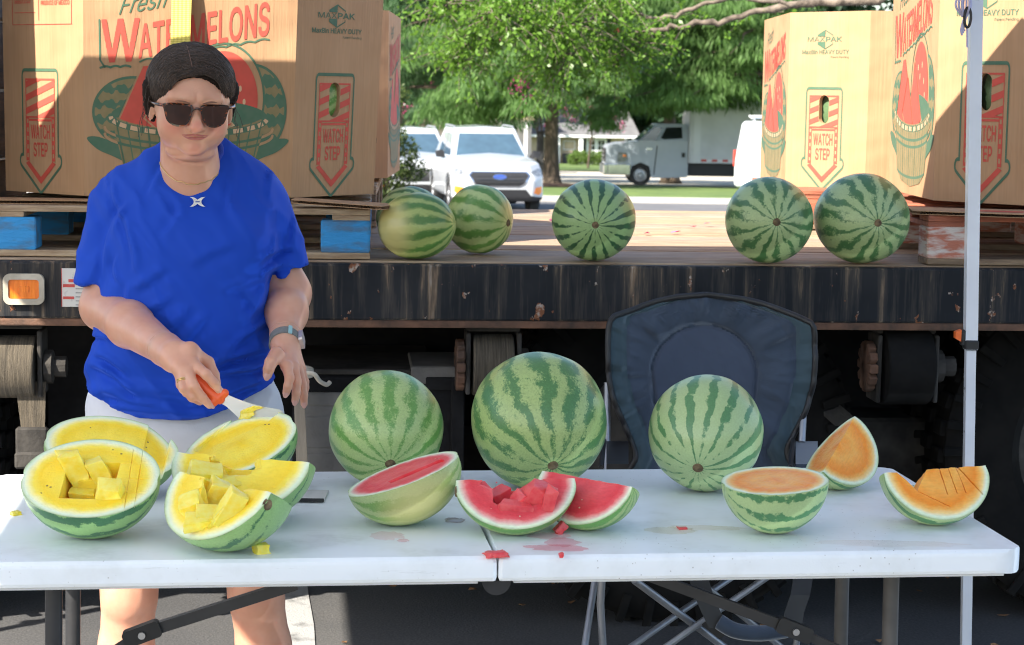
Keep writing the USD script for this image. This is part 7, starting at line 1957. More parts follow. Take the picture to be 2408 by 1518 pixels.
def suv(label, loc, rz, detail=True):
    """A compact sport utility car; local -y is its front."""
    c = thing("parked_suv", label, "car", loc, rz)
    body_pts = [(0.62, -2.16, 0.34, 0.10), (0.80, -1.98, 0.34, 0.10), (0.64, -2.16, 0.62, 0.12), (0.80, -1.95, 0.70, 0.10), (0.56, -2.05, 0.86, 0.10), (0.76, -1.80, 0.90, 0.10), (0.83, -0.95, 0.96, 0.08), (0.0, -2.02, 0.90, 0.10), (0.0, -1.0, 1.06, 0.08), (0.60, -0.95, 1.03, 0.07),
                (0.85, 0.9, 0.98, 0.08), (0.84, 1.9, 0.96, 0.09), (0.76, 2.10, 0.80, 0.12), (0.76, 2.10, 0.40, 0.12), (0.86, -1.2, 0.36, 0.06), (0.86, 1.4, 0.36, 0.06)]
    green = [(0.72, -0.98, 1.00, 0.06), (0.585, -0.12, 1.565, 0.055), (0.0, -0.16, 1.595, 0.055), (0.60, 1.3, 1.575, 0.055), (0.0, 1.3, 1.62, 0.05), (0.56, 1.75, 1.53, 0.06), (0.72, 2.05, 1.0, 0.06), (0.75, 0.5, 1.0, 0.06)]
    bodyh, bodyg = sphull(body_pts), sphull(body_pts, grow=0.006)
    gh, gg = sphull(green), sphull(green, grow=0.006)
    arches = None
    for y in (-1.38, 1.32):
        k = mani(to_frame(prism(sg.Point(0, 0).buffer(0.40), 2.2), (-1.1, y, 0.36), (0, 1, 0), (0, 0, 1), (1, 0, 0)))
        arches = k if arches is None else arches + k
    shell = (bodyh + gh) - arches
    part(c, "body", tm(shell), MATS["car_white"], smooth=38)
    part(c, "arch_liner", tm(bodyh ^ arches).apply_transform(np.diag([0.93, 1, 1, 1])), MATS["black_trim"])
    solid = bodyh + gh
    def decal(name, man_region, mat, lift="g"):
        q = ((bodyg if lift == "b" else gg if lift == "g" else bodyg + gg) ^ man_region) - solid
        if not q.is_empty():
            return part(c, name, tm(q), MATS[mat], smooth=30)
    decal("windscreen", front_prism([(-0.70, 1.075), (0.70, 1.075), (0.555, 1.515), (-0.555, 1.515)], -1.4, 0.2), "car_glass")
    for s in (-1, 1):
        nm = side_prism([(-0.62, 1.08), (-0.02, 1.50), (0.35, 1.52), (0.38, 1.08)], 0.3 if s > 0 else -1.2, 1.2 if s > 0 else -0.3); decal("front_window", nm, "dark_glass")
        nm = side_prism([(0.45, 1.08), (0.43, 1.52), (1.05, 1.52), (1.20, 1.08)], 0.3 if s > 0 else -1.2, 1.2 if s > 0 else -0.3); decal("rear_window", nm, "dark_glass")
    gr = decal("grille", front_prism([(-0.52, 0.80), (0.52, 0.80), (0.58, 0.745), (0.47, 0.575), (0.38, 0.535), (-0.38, 0.535), (-0.47, 0.575), (-0.58, 0.745)], -2.5, -1.7), "black_trim", "b")
    if detail and gr:
        q = ((sphull(body_pts, grow=0.016)) ^ (front_prism([(-0.50, 0.725), (0.50, 0.725), (0.52, 0.75), (-0.52, 0.75)], -2.5, -1.7) + front_prism([(-0.44, 0.655), (0.44, 0.655), (0.46, 0.68), (-0.46, 0.68)], -2.5, -1.7) + front_prism([(-0.40, 0.59), (0.40, 0.59), (0.42, 0.61), (-0.42, 0.61)], -2.5, -1.7))) - bodyg
        part(gr, "grille_bar", tm(q), MATS["grille_grey"])
        q = (sphull(body_pts, grow=0.010) ^ (front_prism([(-0.55, 0.82), (0.55, 0.82), (0.61, 0.745), (0.49, 0.56), (0.39, 0.515), (-0.39, 0.515), (-0.49, 0.56), (-0.61, 0.745)], -2.5, -1.7) - front_prism([(-0.52, 0.80), (0.52, 0.80), (0.58, 0.745), (0.47, 0.575), (0.38, 0.535), (-0.38, 0.535), (-0.47, 0.575), (-0.58, 0.745)], -2.5, -1.7))) - bodyh
        part(gr, "grille_surround", tm(q), MATS["chrome"])
        e = ellipse(0, 0.715, 0.135, 0.052)
        for nm, ee, mt, g in (("badge_rim", e, "chrome", 0.022), ("badge", e.buffer(-0.010), "badge_blue", 0.027)):
            q = (sphull(body_pts, grow=g) ^ front_prism(list(ee.exterior.coords)[:-1], -2.5, -1.7)) - sphull(body_pts, grow=g - 0.008); part(gr, nm, tm(q), MATS[mt])
        v, f = fit_text("Ford", -0.085, 0.085, 0.692, 0.042, 0, 0.3, bold=False)
        part(gr, "badge_script", T(np.column_stack([v[:, 0], np.full(len(v), -2.16 - 0.12 - 0.032), v[:, 1]]), f), MATS["chrome"])
    decal("headlight", front_prism([(0.60, 0.80), (0.78, 0.735), (0.875, 0.76), (0.90, 0.86), (0.80, 0.88), (0.66, 0.83)], -2.5, -1.3), "lamp_clear", "b")
    decal("headlight", front_prism([(-0.60, 0.80), (-0.78, 0.735), (-0.875, 0.76), (-0.90, 0.86), (-0.80, 0.88), (-0.66, 0.83)], -2.5, -1.3), "lamp_clear", "b")
    for s in (-1, 1):
        decal("fog_lamp", front_prism([(s * 0.68, 0.40), (s * 0.80, 0.36), (s * 0.87, 0.42), (s * 0.86, 0.53), (s * 0.72, 0.51)], -2.5, -1.4), "lamp_orange", "b")
    decal("lower_intake", front_prism([(-0.52, 0.47), (0.52, 0.47), (0.62, 0.35), (0.88, 0.31), (0.88, 0.21), (-0.88, 0.21), (-0.88, 0.31), (-0.62, 0.35)], -2.5, -1.3), "black_trim", "b")
    part(c, "skirt", tm(sphull([(0.78, -1.9, 0.28, 0.05), (0.80, 1.9, 0.30, 0.05), (0.6, -2.05, 0.30, 0.05)])), MATS["black_trim"])
    for s in (-1, 1):
        for y in (-1.38, 1.32):
            car_wheel(c, s * 0.79, y, 0.345, 0.225, s)
        mr = part(c, "wing_mirror", tm(hull([(s * x, y, z) for x, y, z in ((0.86, -0.55, 1.04), (0.90, -0.62, 1.02), (1.06, -0.62, 1.05), (1.08, -0.60, 1.16), (0.94, -0.62, 1.19), (0.90, -0.60, 1.16), (0.95, -0.50, 1.06), (1.05, -0.50, 1.08), (1.05, -0.50, 1.16), (0.93, -0.50, 1.17))])), MATS["black_trim"], smooth=40)
        part(mr, "mirror_glass", box((s * 0.92, -0.499, 1.07), (s * 1.05, -0.495, 1.15)), MATS["chrome"])
        part(c, "roof_rail", tube([(s * 0.60, -0.05, 1.60), (s * 0.61, 0.1, 1.655), (s * 0.61, 1.4, 1.665), (s * 0.59, 1.6, 1.60)], 0.018, 8), MATS["rim_grey"], smooth=True)
    return c


def on_ground(px, Y, dz=0.0):
    x = at(px, 480, Y)[0]
    return (x, Y, float(gz(x, Y)) + 0.016 + dz)
suv("white sport utility car parked facing us beside the tree trunk", on_ground(1136, 40.6), math.radians(9))
suv("white car farther left, half hidden by the bin edge and the other car", on_ground(960, 44.5), math.radians(10), detail=False)

# white van at the right
vn = thing("cargo_van", "white cargo van partly hidden by the farther right bin", "van", on_ground(1893, 50.0), math.radians(152))
vp = [(0.86, -2.3, 0.50, 0.12), (0.84, -2.35, 0.80, 0.12), (0.72, -1.75, 1.20, 0.12), (0.70, -1.0, 1.85, 0.12), (0.70, 2.4, 1.88, 0.12), (0.86, 2.4, 1.0, 0.12), (0.86, 2.4, 0.5, 0.12), (0.88, -1.5, 1.05, 0.1)]
vh, vg = sphull(vp), sphull(vp, grow=0.008)
ar = None
for y in (-1.6, 1.6):
    k = mani(to_frame(prism(sg.Point(0, 0).buffer(0.42), 2.4), (-1.2, y, 0.37), (0, 1, 0), (0, 0, 1), (1, 0, 0))); ar = k if ar is None else ar + k
part(vn, "body", tm(vh - ar), MATS["van_white"], smooth=38)
for s in (-1, 1):
    part(vn, "side_window", tm((vg ^ side_prism([(-1.45, 1.25), (-0.98, 1.72), (-0.3, 1.74), (-0.3, 1.22)], 0.3 if s > 0 else -1.3, 1.3 if s > 0 else -0.3)) - vh), MATS["dark_glass"])
    for y in (-1.6, 1.6):
        car_wheel(vn, s * 0.84, y, 0.35, 0.22, s)
    part(vn, "rack_rail", box((s * 0.66 - 0.02, -0.9, 2.06), (s * 0.66 + 0.02, 2.2, 2.10)), MATS["van_white"])
part(vn, "windscreen", tm((vg ^ front_prism([(-0.72, 1.27), (0.72, 1.27), (0.62, 1.78), (-0.62, 1.78)], -2.4, -0.9)) - vh), MATS["car_glass"])
for y in (-0.8, 0.6, 2.0):
    part(vn, "rack_bar", tm([box((-0.80, y - 0.02, 2.10), (0.80, y + 0.02, 2.14))] + [box((s * 0.66 - 0.02, y - 0.02, 1.98), (s * 0.66 + 0.02, y + 0.02, 2.06)) for s in (-1, 1)]), MATS["van_white"])
part(vn, "tail_light", box((0.94, 2.40, 0.9), (0.985, 2.52, 1.3), 0.01), MATS["reflect_red"])

# box truck: cab to the left
BY = 66.5
bt = thing("box_truck", "grey cab box truck parked side on under the trees at right", "truck", on_ground(1421, BY), 0.02)
k = 69.6
def tp(zx, zy):                                              # measured side outline to metres from the bumper and the ground
    return ((zx - 1393) * 0.3906 / k, (1126 - zy) * 0.3906 / k)
cabp = [tp(*q) for q in ((1402, 1062), (1397, 1000), (1400, 905), (1412, 888), (1470, 872), (1590, 862), (1690, 766), (1712, 755), (1875, 757), (1890, 765), (1890, 1072), (1700, 1078), (1672, 1078), (1660, 1010), (1606, 985), (1552, 1010), (1540, 1062))]
cab_poly = sg.Polygon(cabp).buffer(-0.04).buffer(0.04)
def along(poly, y0, y1):
    return mani(to_frame(prism(poly, y1 - y0), (0, y1, 0), (1, 0, 0), (0, 0, 1), (0, -1, 0)))
lower = along(cab_poly.intersection(sg.box(-1, -1, 9, 1.52)), 0.0, 2.0)
upper_pts = np.array([tp(*q) for q in ((1588, 864), (1690, 766), (1712, 755), (1875, 757), (1890, 765), (1890, 864))])
up = hull([(x, 0.03, z) if z < 1.6 else (x, 0.16, z) for x, z in upper_pts] + [(x, 1.97, z) if z < 1.6 else (x, 1.84, z) for x, z in upper_pts])
part(bt, "cab", tm(lower + up), MATS["truck_grey"], smooth=30)
wp = [tp(*q) for q in ((1705, 878), (1758, 775), (1852, 772), (1858, 880))]
def side_panel(name, pts, y, t, mat, parent=bt, smooth=False):
    m = to_frame(prism(sg.Polygon(pts), t), (0, y, 0), (1, 0, 0), (0, 0, 1), (0, -1, 0)); return part(parent, name, m, MATS[mat])
dw = hull([(x, 0.028 if z < 1.5 else 0.15 - 0.005, z) for x, z in wp] + [(x, 0.018 if z < 1.5 else 0.14 - 0.012, z) for x, z in wp]); part(bt, "door_window", tm(dw), MATS["dark_glass"])
side_panel("door_seam", [tp(*q) for q in ((1700, 885), (1706, 885), (1690, 1060), (1684, 1060))], -0.001, 0.004, "black_trim")
side_panel("door_handle", [tp(*q) for q in ((1852, 925), (1872, 925), (1872, 952), (1852, 952))], -0.001, 0.02, "black_trim")
ws = [tp(*q) for q in ((1592, 858), (1694, 764))]
part(bt, "windscreen", tm(hull([(ws[0][0] - 0.012, 0.12, ws[0][1] + 0.02), (ws[0][0] - 0.012, 1.88, ws[0][1] + 0.02), (ws[1][0] - 0.012, 0.24, ws[1][1]), (ws[1][0] - 0.012, 1.76, ws[1][1]), (ws[0][0] + 0.01, 0.12, ws[0][1] + 0.02), (ws[0][0] + 0.01, 1.88, ws[0][1] + 0.02), (ws[1][0] + 0.01, 0.24, ws[1][1]), (ws[1][0] + 0.01, 1.76, ws[1][1])])), MATS["car_glass"])
# side glass of the windscreen's corner
side_panel("quarter_glass", [tp(*q) for q in ((1600, 860), (1690, 775), (1738, 775), (1690, 862))], 0.02, 0.01, "car_glass")
x0, z0 = tp(1393, 1062); x1, z1 = tp(1545, 998)
part(bt, "front_bumper", box((x0 - 0.06, -0.03, z0), (x0 + 0.10, 2.03, z1), 0.03), MATS["chrome"])
part(bt, "bumper_side", box((x0 + 0.101, -0.03, z0), (x1, 0.05, z1), 0.02), MATS["chrome"])
xg, zg = tp(1397, 988); xg2, zg2 = tp(1397, 905)
gr = part(bt, "grille", box((xg - 0.03, 0.28, zg), (xg + 0.02, 1.72, zg2), 0.02), MATS["black_trim"])
for q in range(3):
    part(gr, "grille_bar", box((xg - 0.045, 0.28, zg + 0.06 + 0.13 * q), (xg - 0.031, 1.72, zg + 0.11 + 0.13 * q), 0.004), MATS["chrome"])
hl = [tp(*q) for q in ((1466, 985), (1470, 925), (1520, 928), (1526, 968), (1512, 985))]
side_panel("headlight", hl, -0.001, 0.03, "lamp_clear")
side_panel("turn_lamp", [tp(*q) for q in ((1497, 940), (1520, 943), (1520, 955), (1497, 952))], -0.033, 0.006, "lamp_orange")
side_panel("fender_badge", [tp(*q) for q in ((1640, 900), (1672, 900), (1672, 910), (1640, 910))], -0.001, 0.01, "chrome")
bx0 = tp(1893, 0)[0]
boxm = box((bx0, -0.12, tp(0, 985)[1]), (bx0 + 5.6, 2.22, 3.85), 0.03)
part(bt, "cargo_box", boxm, MATS["truck_box_white"])
part(bt, "corner_post", box((bx0 + 0.15, -0.135, tp(0, 985)[1]), (bx0 + 0.38, -0.121, 3.84)), MATS["van_white"])
for q in range(9):
    part(bt, "reflective_strip", box((bx0 + 0.42 + 0.36 * q, -0.128, tp(0, 975)[1]), (bx0 + 0.42 + 0.36 * q + 0.18, -0.121, tp(0, 962)[1])), MATS["reflect_red"])
    part(bt, "reflective_strip", box((bx0 + 0.605 + 0.36 * q, -0.128, tp(0, 975)[1]), (bx0 + 0.605 + 0.36 * q + 0.17, -0.121, tp(0, 962)[1])), MATS["plate_white"])
part(bt, "chassis_rail", box((bx0 - 0.1, 0.15, tp(0, 1065)[1]), (bx0 + 5.4, 1.85, tp(0, 990)[1])), MATS["black_trim"])
for xw in (tp(1605, 0)[0], tp(1605, 0)[0] + 4.0):
    for yw, s in ((0.13, -1), (1.87, 1)):
        r = 0.36; w = 0.24
        t = trimesh.creation.revolve(np.array([(r * 0.62, -w / 2), (r * 0.92, -w / 2), (r, -w * 0.36), (r, w * 0.36), (r * 0.92, w / 2), (r * 0.62, w / 2), (r * 0.62, -w / 2)]), sections=36)
        t.apply_transform(trimesh.transformations.rotation_matrix(PI / 2, (1, 0, 0))); t.apply_translation((xw, yw, r))
        wp_ = part(bt, "wheel", t, MATS["far_tyre"], smooth=40)
        d = trimesh.creation.revolve(np.array([(0, 0.05), (r * 0.18, 0.05), (r * 0.25, -0.02), (r * 0.5, -0.03), (r * 0.61, 0.0), (r * 0.61, -0.1), (0, -0.1)]), sections=36)
        d.apply_transform(trimesh.transformations.rotation_matrix(-s * PI / 2, (1, 0, 0))); d.apply_translation((xw, yw + s * w * 0.40, r)); part(wp_, "rim", d, MATS["rim_grey"], smooth=40)
part(bt, "arch_liner", box((tp(1545, 0)[0], 0.20, 0.25), (tp(1668, 0)[0], 1.8, 1.0)), MATS["black_trim"])

# ------------------------------------------------------------------ houses
M("house_tan", (0.50, 0.41, 0.29), (0.44, 0.36, 0.25), rough=0.9, scale=1.0)
M("house_white", (0.66, 0.66, 0.65), (0.58, 0.58, 0.57), rough=0.9, scale=1.0)
M("roof_grey", (0.17, 0.17, 0.175), (0.12, 0.12, 0.125), rough=0.95, scale=2.0)
M("trim_white", (0.74, 0.75, 0.76), (0.66, 0.67, 0.68), rough=0.6, scale=1.0)
M("shutter_black", (0.02, 0.022, 0.025), rough=0.6, scale=4.0)
HYY = 150.0
hk = F_ / HYY
def hx(px):
    return (px - 1360) / hk
def hz(py):
    return (388 - py) / hk
ho = thing("house", "tan house with grey roof and white glazed double door behind the tree", "house", on_ground(1360, HYY), 0)
part(ho, "wall", box((hx(1180), 0.0, 0.0), (hx(1465), 9, hz(322))), MATS["house_tan"])
rf = hull([(hx(1110), -0.8, hz(321)), (hx(1500), -0.8, hz(321)), (hx(1500), 9.6, hz(321)), (hx(1110), 9.6, hz(321)), (hx(1130), 4.4, hz(262)), (hx(1480), 4.4, hz(262)), (hx(1110), -0.8, hz(318)), (hx(1500), -0.8, hz(318))])
part(ho, "roof", tm(rf), MATS["roof_grey"])
part(ho, "fascia", box((hx(1112), -0.86, hz(325)), (hx(1498), -0.79, hz(319.5))), MATS["trim_white"])
dr_ = part(ho, "double_door", box((hx(1376), -0.06, 0.05), (hx(1424), -0.002, hz(327))), MATS["trim_white"])
for a, b in ((1381, 1396), (1403, 1419)):
    for r_ in range(3):
        for cc_ in range(2):
            xa = hx(a) + cc_ * (hx(b) - hx(a)) / 2; za = hz(367) + r_ * (hz(331) - hz(367)) / 3
            part(dr_, "pane", box((xa + 0.03, -0.075, za + 0.03), (xa + (hx(b) - hx(a)) / 2 - 0.02, -0.062, za + (hz(331) - hz(367)) / 3 - 0.03)), MATS["dark_glass"])
for a, b in ((1368, 1375), (1424.5, 1433)):
    part(ho, "shutter", box((hx(a), -0.05, 0.1), (hx(b), -0.002, hz(328))), MATS["shutter_black"])
for a in (1363, 1309, 1487):
    part(ho, "porch_column", box((hx(a) - 0.17, -0.75, 0.0), (hx(a) + 0.17, -0.42, hz(325.5)), 0.03), MATS["trim_white"])
wn_ = part(ho, "window", box((hx(1322), -0.05, hz(355)), (hx(1350), -0.002, hz(333))), MATS["trim_white"])
part(wn_, "pane", box((hx(1324), -0.07, hz(353)), (hx(1348), -0.052, hz(335))), MATS["house_tan"])
for cxp in (1330, 1352):
    part(ho, "porch_chair", box((hx(cxp) - 0.3, -0.6, 0.05), (hx(cxp) + 0.3, -0.1, 0.8), 0.05), MATS["shutter_black"])
h2 = thing("house", "white building with a low roof glimpsed between blossoms at far left", "house", on_ground(955, 120.0), 0)
part(h2, "wall", box((-7, 0, 0), (3.6, 8, 5.2)), MATS["house_white"])
part(h2, "roof", tm(hull([(-7.6, -0.6, 5.2), (4.2, -0.6, 5.2), (4.2, 8.6, 5.2), (-7.6, 8.6, 5.2), (-6, 4, 7.2), (3.0, 4, 7.2)])), MATS["roof_grey"])
for q in range(3):
    w0 = part(h2, "window", box((-4.6 + 2.6 * q, -0.05, 3.2), (-3.4 + 2.6 * q, -0.002, 4.6)), MATS["shutter_black"])
    part(w0, "frame", tm([box((-4.7 + 2.6 * q, -0.07, 3.1), (-3.3 + 2.6 * q, -0.052, 3.2)), box((-4.7 + 2.6 * q, -0.07, 4.6), (-3.3 + 2.6 * q, -0.052, 4.7))]), MATS["trim_white"])
# low parking structure line seen left of the car
aw = thing("shed_roof", "long low roof behind the two white cars", "shelter", on_ground(1050, 96.0), 0)
part(aw, "roof_slab", box((-6.5, -2.0, 2.55), (4.2, 2.0, 2.75), 0.02), MATS["house_tan"])
for q in (-6.0, -2.7, 0.6, 3.8):
    part(aw, "post", box((q - 0.08, -1.8, 0), (q + 0.08, -1.64, 2.549)), MATS["trim_white"])
part(aw, "back_wall", box((-6.4, 1.8, 0), (4.1, 1.95, 2.549)), MATS["house_white"])
po = thing("dark_post", "short dark post standing just left of the tree trunk", "post", on_ground(1268, 70.0), 0)
part(po, "post_body", box((-0.13, -0.10, 0.0), (0.13, 0.10, 1.75), 0.02), MATS["shutter_black"])
part(po, "post_cap", box((-0.16, -0.13, 1.751), (0.16, 0.13, 1.82), 0.02), MATS["black_trim"])

# ------------------------------------------------------------------ plants
M("bark", (0.13, 0.095, 0.065), (0.05, 0.038, 0.028), rough=0.95, scale=6, stretch=(4, 4, 0.6), bump=0.9, bscale=14, bdist=0.05)
M("bark_pale", (0.22, 0.175, 0.135), (0.06, 0.045, 0.034), rough=0.9, scale=9, stretch=(1.5, 1.5, 1.5), bump=0.5, bscale=30, bdist=0.02)
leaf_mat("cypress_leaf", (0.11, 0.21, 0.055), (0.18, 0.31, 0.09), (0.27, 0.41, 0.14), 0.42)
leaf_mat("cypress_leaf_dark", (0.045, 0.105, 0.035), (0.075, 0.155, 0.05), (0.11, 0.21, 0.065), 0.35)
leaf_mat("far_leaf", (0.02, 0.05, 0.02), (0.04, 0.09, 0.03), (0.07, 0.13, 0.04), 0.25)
leaf_mat("myrtle_leaf", (0.13, 0.25, 0.03), (0.24, 0.40, 0.055), (0.38, 0.52, 0.11), 0.45, 0.35)
leaf_mat("blossom", (0.60, 0.10, 0.24), (0.74, 0.20, 0.36), (0.80, 0.36, 0.48), 0.3)
leaf_mat("red_leaf", (0.70, 0.10, 0.03), (0.75, 0.16, 0.05), (0.7, 0.06, 0.05), 0.3)
leaf_mat("shrub_leaf", (0.06, 0.09, 0.02), (0.12, 0.15, 0.035), (0.20, 0.21, 0.06), 0.25)
leaf_mat("bush_leaf", (0.10, 0.17, 0.03), (0.17, 0.26, 0.05), (0.25, 0.34, 0.08), 0.25)


def blades(c, d, L, w, r, bend=0.0):
    """Leaf blades: at c along d, length L, half width w; r: random generator. Two triangles each."""
    n = len(c)
    d = d / (np.linalg.norm(d, axis=1, keepdims=True) + 1e-9)
    s = np.cross(d, r.normal(size=(n, 3))); s /= np.linalg.norm(s, axis=1, keepdims=True) + 1e-9
    L, w = np.broadcast_to(L, (n,))[:, None], np.broadcast_to(w, (n,))[:, None]
    v = np.stack([c, c + d * L * 0.5 + s * w, c + d * L + (0, 0, -bend), c + d * L * 0.5 - s * w], 1).reshape(-1, 3)
    k = np.arange(n)[:, None] * 4
    return v, np.vstack([k + [0, 1, 2], k + [0, 2, 3]])


def cypress(label, loc, h, spread, seed, n_limbs, leaf="cypress_leaf", trunk_r=0.24, z_lo=2.2, dens=1.0, group=None, stretch=1.0, aim=None, bare=0.0):
    """A bald cypress: buttressed trunk, level limbs and feathery sprays that hang in pads."""
    r = np.random.default_rng(seed)
    t = thing("cypress_tree", label, "tree", loc, 0, group=group)
    zs = np.array([0, 0.15, 0.4, 0.9, 1.8, h * 0.4, h * 0.7, h]); rs = trunk_r * np.array([1.75, 1.4, 1.12, 1.0, 0.9, 0.62, 0.36, 0.08])
    tv = [np.column_stack([0.10 * np.sin(zs * 0.35 + seed) - 0.10 * np.sin(seed), 0.06 * np.sin(zs * 0.5), zs])]
    tk = tube(tv[0], rs, 14)
    part(t, "trunk", tk, MATS["bark"], smooth=True)
    limb_m, sv, sf, n0 = [], [], [], 0
    for k in range(n_limbs):
        z = z_lo + (h * 0.92 - z_lo) * (k + r.uniform(0, 0.9)) / n_limbs
        az = r.uniform(0, 2 * PI) if aim is None or r.random() > 0.5 else r.normal(aim, 0.8)
        if math.cos(az) > 0.1 and z < bare:
            continue
        L = spread * (1 - 0.72 * max(0, (z - z_lo) / (h - z_lo)) ** 1.3) * r.uniform(0.65, 1.1)
        q = np.linspace(0, 1, 7)
        out = np.column_stack([np.cos(az) * L * q * stretch, np.sin(az) * L * q, z + 0.16 * L * q - 0.34 * L * q ** 2.2])
        out[:, :2] += np.cumsum(r.normal(0, 0.04 * L, (7, 2)), 0) * q[:, None]
        limb_m.append(tube(out, np.linspace(0.055 * trunk_r / 0.28 + 0.012 * L, 0.008, 7), 6))
        npad = int(4 + L * 2.4)
        for j in range(npad):
            a = r.uniform(0.22, 1.0) ** 0.7; i = min(int(a * 6), 5); p = out[i] + (out[i + 1] - out[i]) * (a * 6 - i)
            p = p + np.array([r.normal(0, 0.22 * L * 0.5), r.normal(0, 0.22 * L * 0.5), r.normal(-0.05, 0.16)])
            m = int(130 * dens * r.uniform(0.6, 1.3)); sz = r.uniform(0.35, 0.75) * (0.55 + 0.11 * L)
            g = r.normal(0, 1, (m, 3)); g /= np.linalg.norm(g, axis=1, keepdims=True); g *= r.uniform(0.2, 1, (m, 1)) ** 0.5
            cc_ = p + g * np.array([sz, sz, sz * 0.30]); cc_[:, 2] -= 0.55 * np.linalg.norm(g[:, :2], axis=1) ** 2 * sz
            dd_ = np.column_stack([g[:, 0] * 0.8, g[:, 1] * 0.8, -0.95 + r.normal(0, 0.30, m)])
            v, f = blades(cc_, dd_, r.uniform(0.14, 0.34, m), r.uniform(0.012, 0.026, m), r, 0.05)
            sv.append(v); sf.append(f + n0); n0 += len(v)
    part(t, "limbs", tm(limb_m), MATS["bark"], smooth=True)
    part(t, "foliage", T(np.vstack(sv), np.vstack(sf)), MATS[leaf], kind="stuff")
    return t


def blob_tree(name, label, loc, h, w, seed, leaf, n, size, trunk=0.2, z0=0.25, cat="tree", group=None, extra=None, clumps=26):
    r = np.random.default_rng(seed)
    t = thing(name, label, cat, loc, 0, group=group)
    zs = np.linspace(0, h * 0.8, 6)
    part(t, "trunk", tube(np.column_stack([0.12 * w * np.sin(zs / h * 3 + seed), 0.08 * w * np.cos(zs / h * 2.3 + seed) - 0.08 * w * np.cos(seed), zs]), np.linspace(trunk, trunk * 0.25, 6), 8), MATS["bark"], smooth=True)
    limbs = []
    cl = []
    for k in range(clumps):
        g = r.normal(0, 1, 3); g /= np.linalg.norm(g); g *= r.uniform(0.35, 1) ** 0.6
        c = np.array([g[0] * w, g[1] * w, h * (z0 + 1) / 2 + g[2] * h * (1 - z0) / 2]); cl.append(c)
        a = np.array([0, 0, h * r.uniform(z0 * 0.6, 0.6)]); limbs.append(tube([a, (a + c) / 2 + (0, 0, 0.05 * h), c], [trunk * 0.4, trunk * 0.22, trunk * 0.06], 5))
    part(t, "limbs", tm(limbs), MATS["bark"], smooth=True)
    sv, sf, n0 = [], [], 0
    for c in cl:
        m = n // clumps; s = r.uniform(0.28, 0.5) * w
        g = r.normal(0, 1, (m, 3)); g /= np.linalg.norm(g, axis=1, keepdims=True); g *= r.uniform(0.3, 1, (m, 1)) ** 0.5
        v, f = blades(c + g * (s, s, s * 0.75), g + r.normal(0, 0.7, (m, 3)) + (0, 0, -0.25), size * r.uniform(0.6, 1.4, m), size * 0.28, r)
        sv.append(v); sf.append(f + n0); n0 += len(v)
    part(t, "foliage", T(np.vstack(sv), np.vstack(sf)), MATS[leaf], kind="stuff")
    if extra:
        mat, cnt, sz, nm = extra
        sv, sf, n0 = [], [], 0
        for k in range(cnt):
            c = cl[r.integers(len(cl))] * (1.05, 1.05, 1.0) + r.normal(0, 0.28 * w, 3) * (1, 1, 0.5)
            m = 60; g = r.normal(0, 1, (m, 3)) * (sz, sz, sz * 1.4)
            v, f = blades(c + g, r.normal(0, 1, (m, 3)), sz * 0.55, sz * 0.22, r); sv.append(v); sf.append(f + n0); n0 += len(v)
        part(t, nm, T(np.vstack(sv), np.vstack(sf)), MATS[mat], kind="stuff")
    return t

GL = on_ground
solo("mulch_bed", terrain(-60, 80, 0, 1, 0), MATS["mulch_look"], kind="structure") if False else None
tb0 = GL(1296, 62.0)
a = np.linspace(0, 2 * PI, 40, endpoint=False)
rad = 2.0 + 0.6 * (meshkit.noise(np.column_stack([np.cos(a) * 2, np.sin(a) * 2, 0 * a]), 2) - 0.5)
v = np.column_stack([tb0[0] + rad * np.cos(a), tb0[1] + rad * np.sin(a), 0 * a]); v[:, 2] = gz(v[:, 0], v[:, 1]) + 0.075
v = np.vstack([v, [[tb0[0], tb0[1], float(gz(0, tb0[1])) + 0.16]]])
solo("mulch_bed", T(v, [[i, (i + 1) % 40, 40] for i in range(40)]), MATS["mulch_look"], label="dark mulch bed round the foot of the nearest cypress trunk", cat="mulch", kind="stuff")
cypress("nearest cypress with a straight dark trunk standing right of the white car", tb0, 11.5, 5.2, 4, 66, dens=1.15, z_lo=2.55, aim=-PI / 2 - 0.5, bare=4.5)
cypress("cypress with feathery boughs hanging over the box truck", GL(1575, 71.5), 12.0, 5.2, 9, 64, dens=1.2, z_lo=3.75, trunk_r=0.26, aim=-PI / 2)
cypress("cypress partly hidden behind the farther right bin", GL(1822, 63.6), 11.5, 4.6, 12, 64, dens=1.15, z_lo=3.2, trunk_r=0.24, aim=PI)
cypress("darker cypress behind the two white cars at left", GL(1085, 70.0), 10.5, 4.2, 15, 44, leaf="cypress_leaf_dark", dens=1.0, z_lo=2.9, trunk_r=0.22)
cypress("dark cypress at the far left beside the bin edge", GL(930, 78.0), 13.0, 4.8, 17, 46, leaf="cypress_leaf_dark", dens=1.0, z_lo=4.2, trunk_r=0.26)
# pink blossoming crape myrtles farther back
for k, (px, Y, h, w, lab) in enumerate(((950, 92, 5.4, 1.9, "crape myrtle with pink blossom at the far left over the white cars"), (1105, 100, 5.2, 1.8, "crape myrtle with pink blossom above the nearer white car's roof"), (1190, 112, 6.0, 1.9, "crape myrtle with pink blossom just left of the dark trunk"), (1388, 118, 5.8, 1.9, "crape myrtle with pink blossom before the house's grey roof"), (1000, 88, 6.8, 1.7, "tall thin crape myrtle with pink blossom behind the farther white car"), (1262, 104, 7.2, 1.7, "tall crape myrtle with pink blossom behind the nearest cypress trunk"))):
    blob_tree("crape_myrtle", lab, GL(px, Y), h, w, 40 + k, "far_leaf", 5200, 0.16, 0.07, 0.35, extra=("blossom", 38, 0.14, "blossom"), clumps=22)
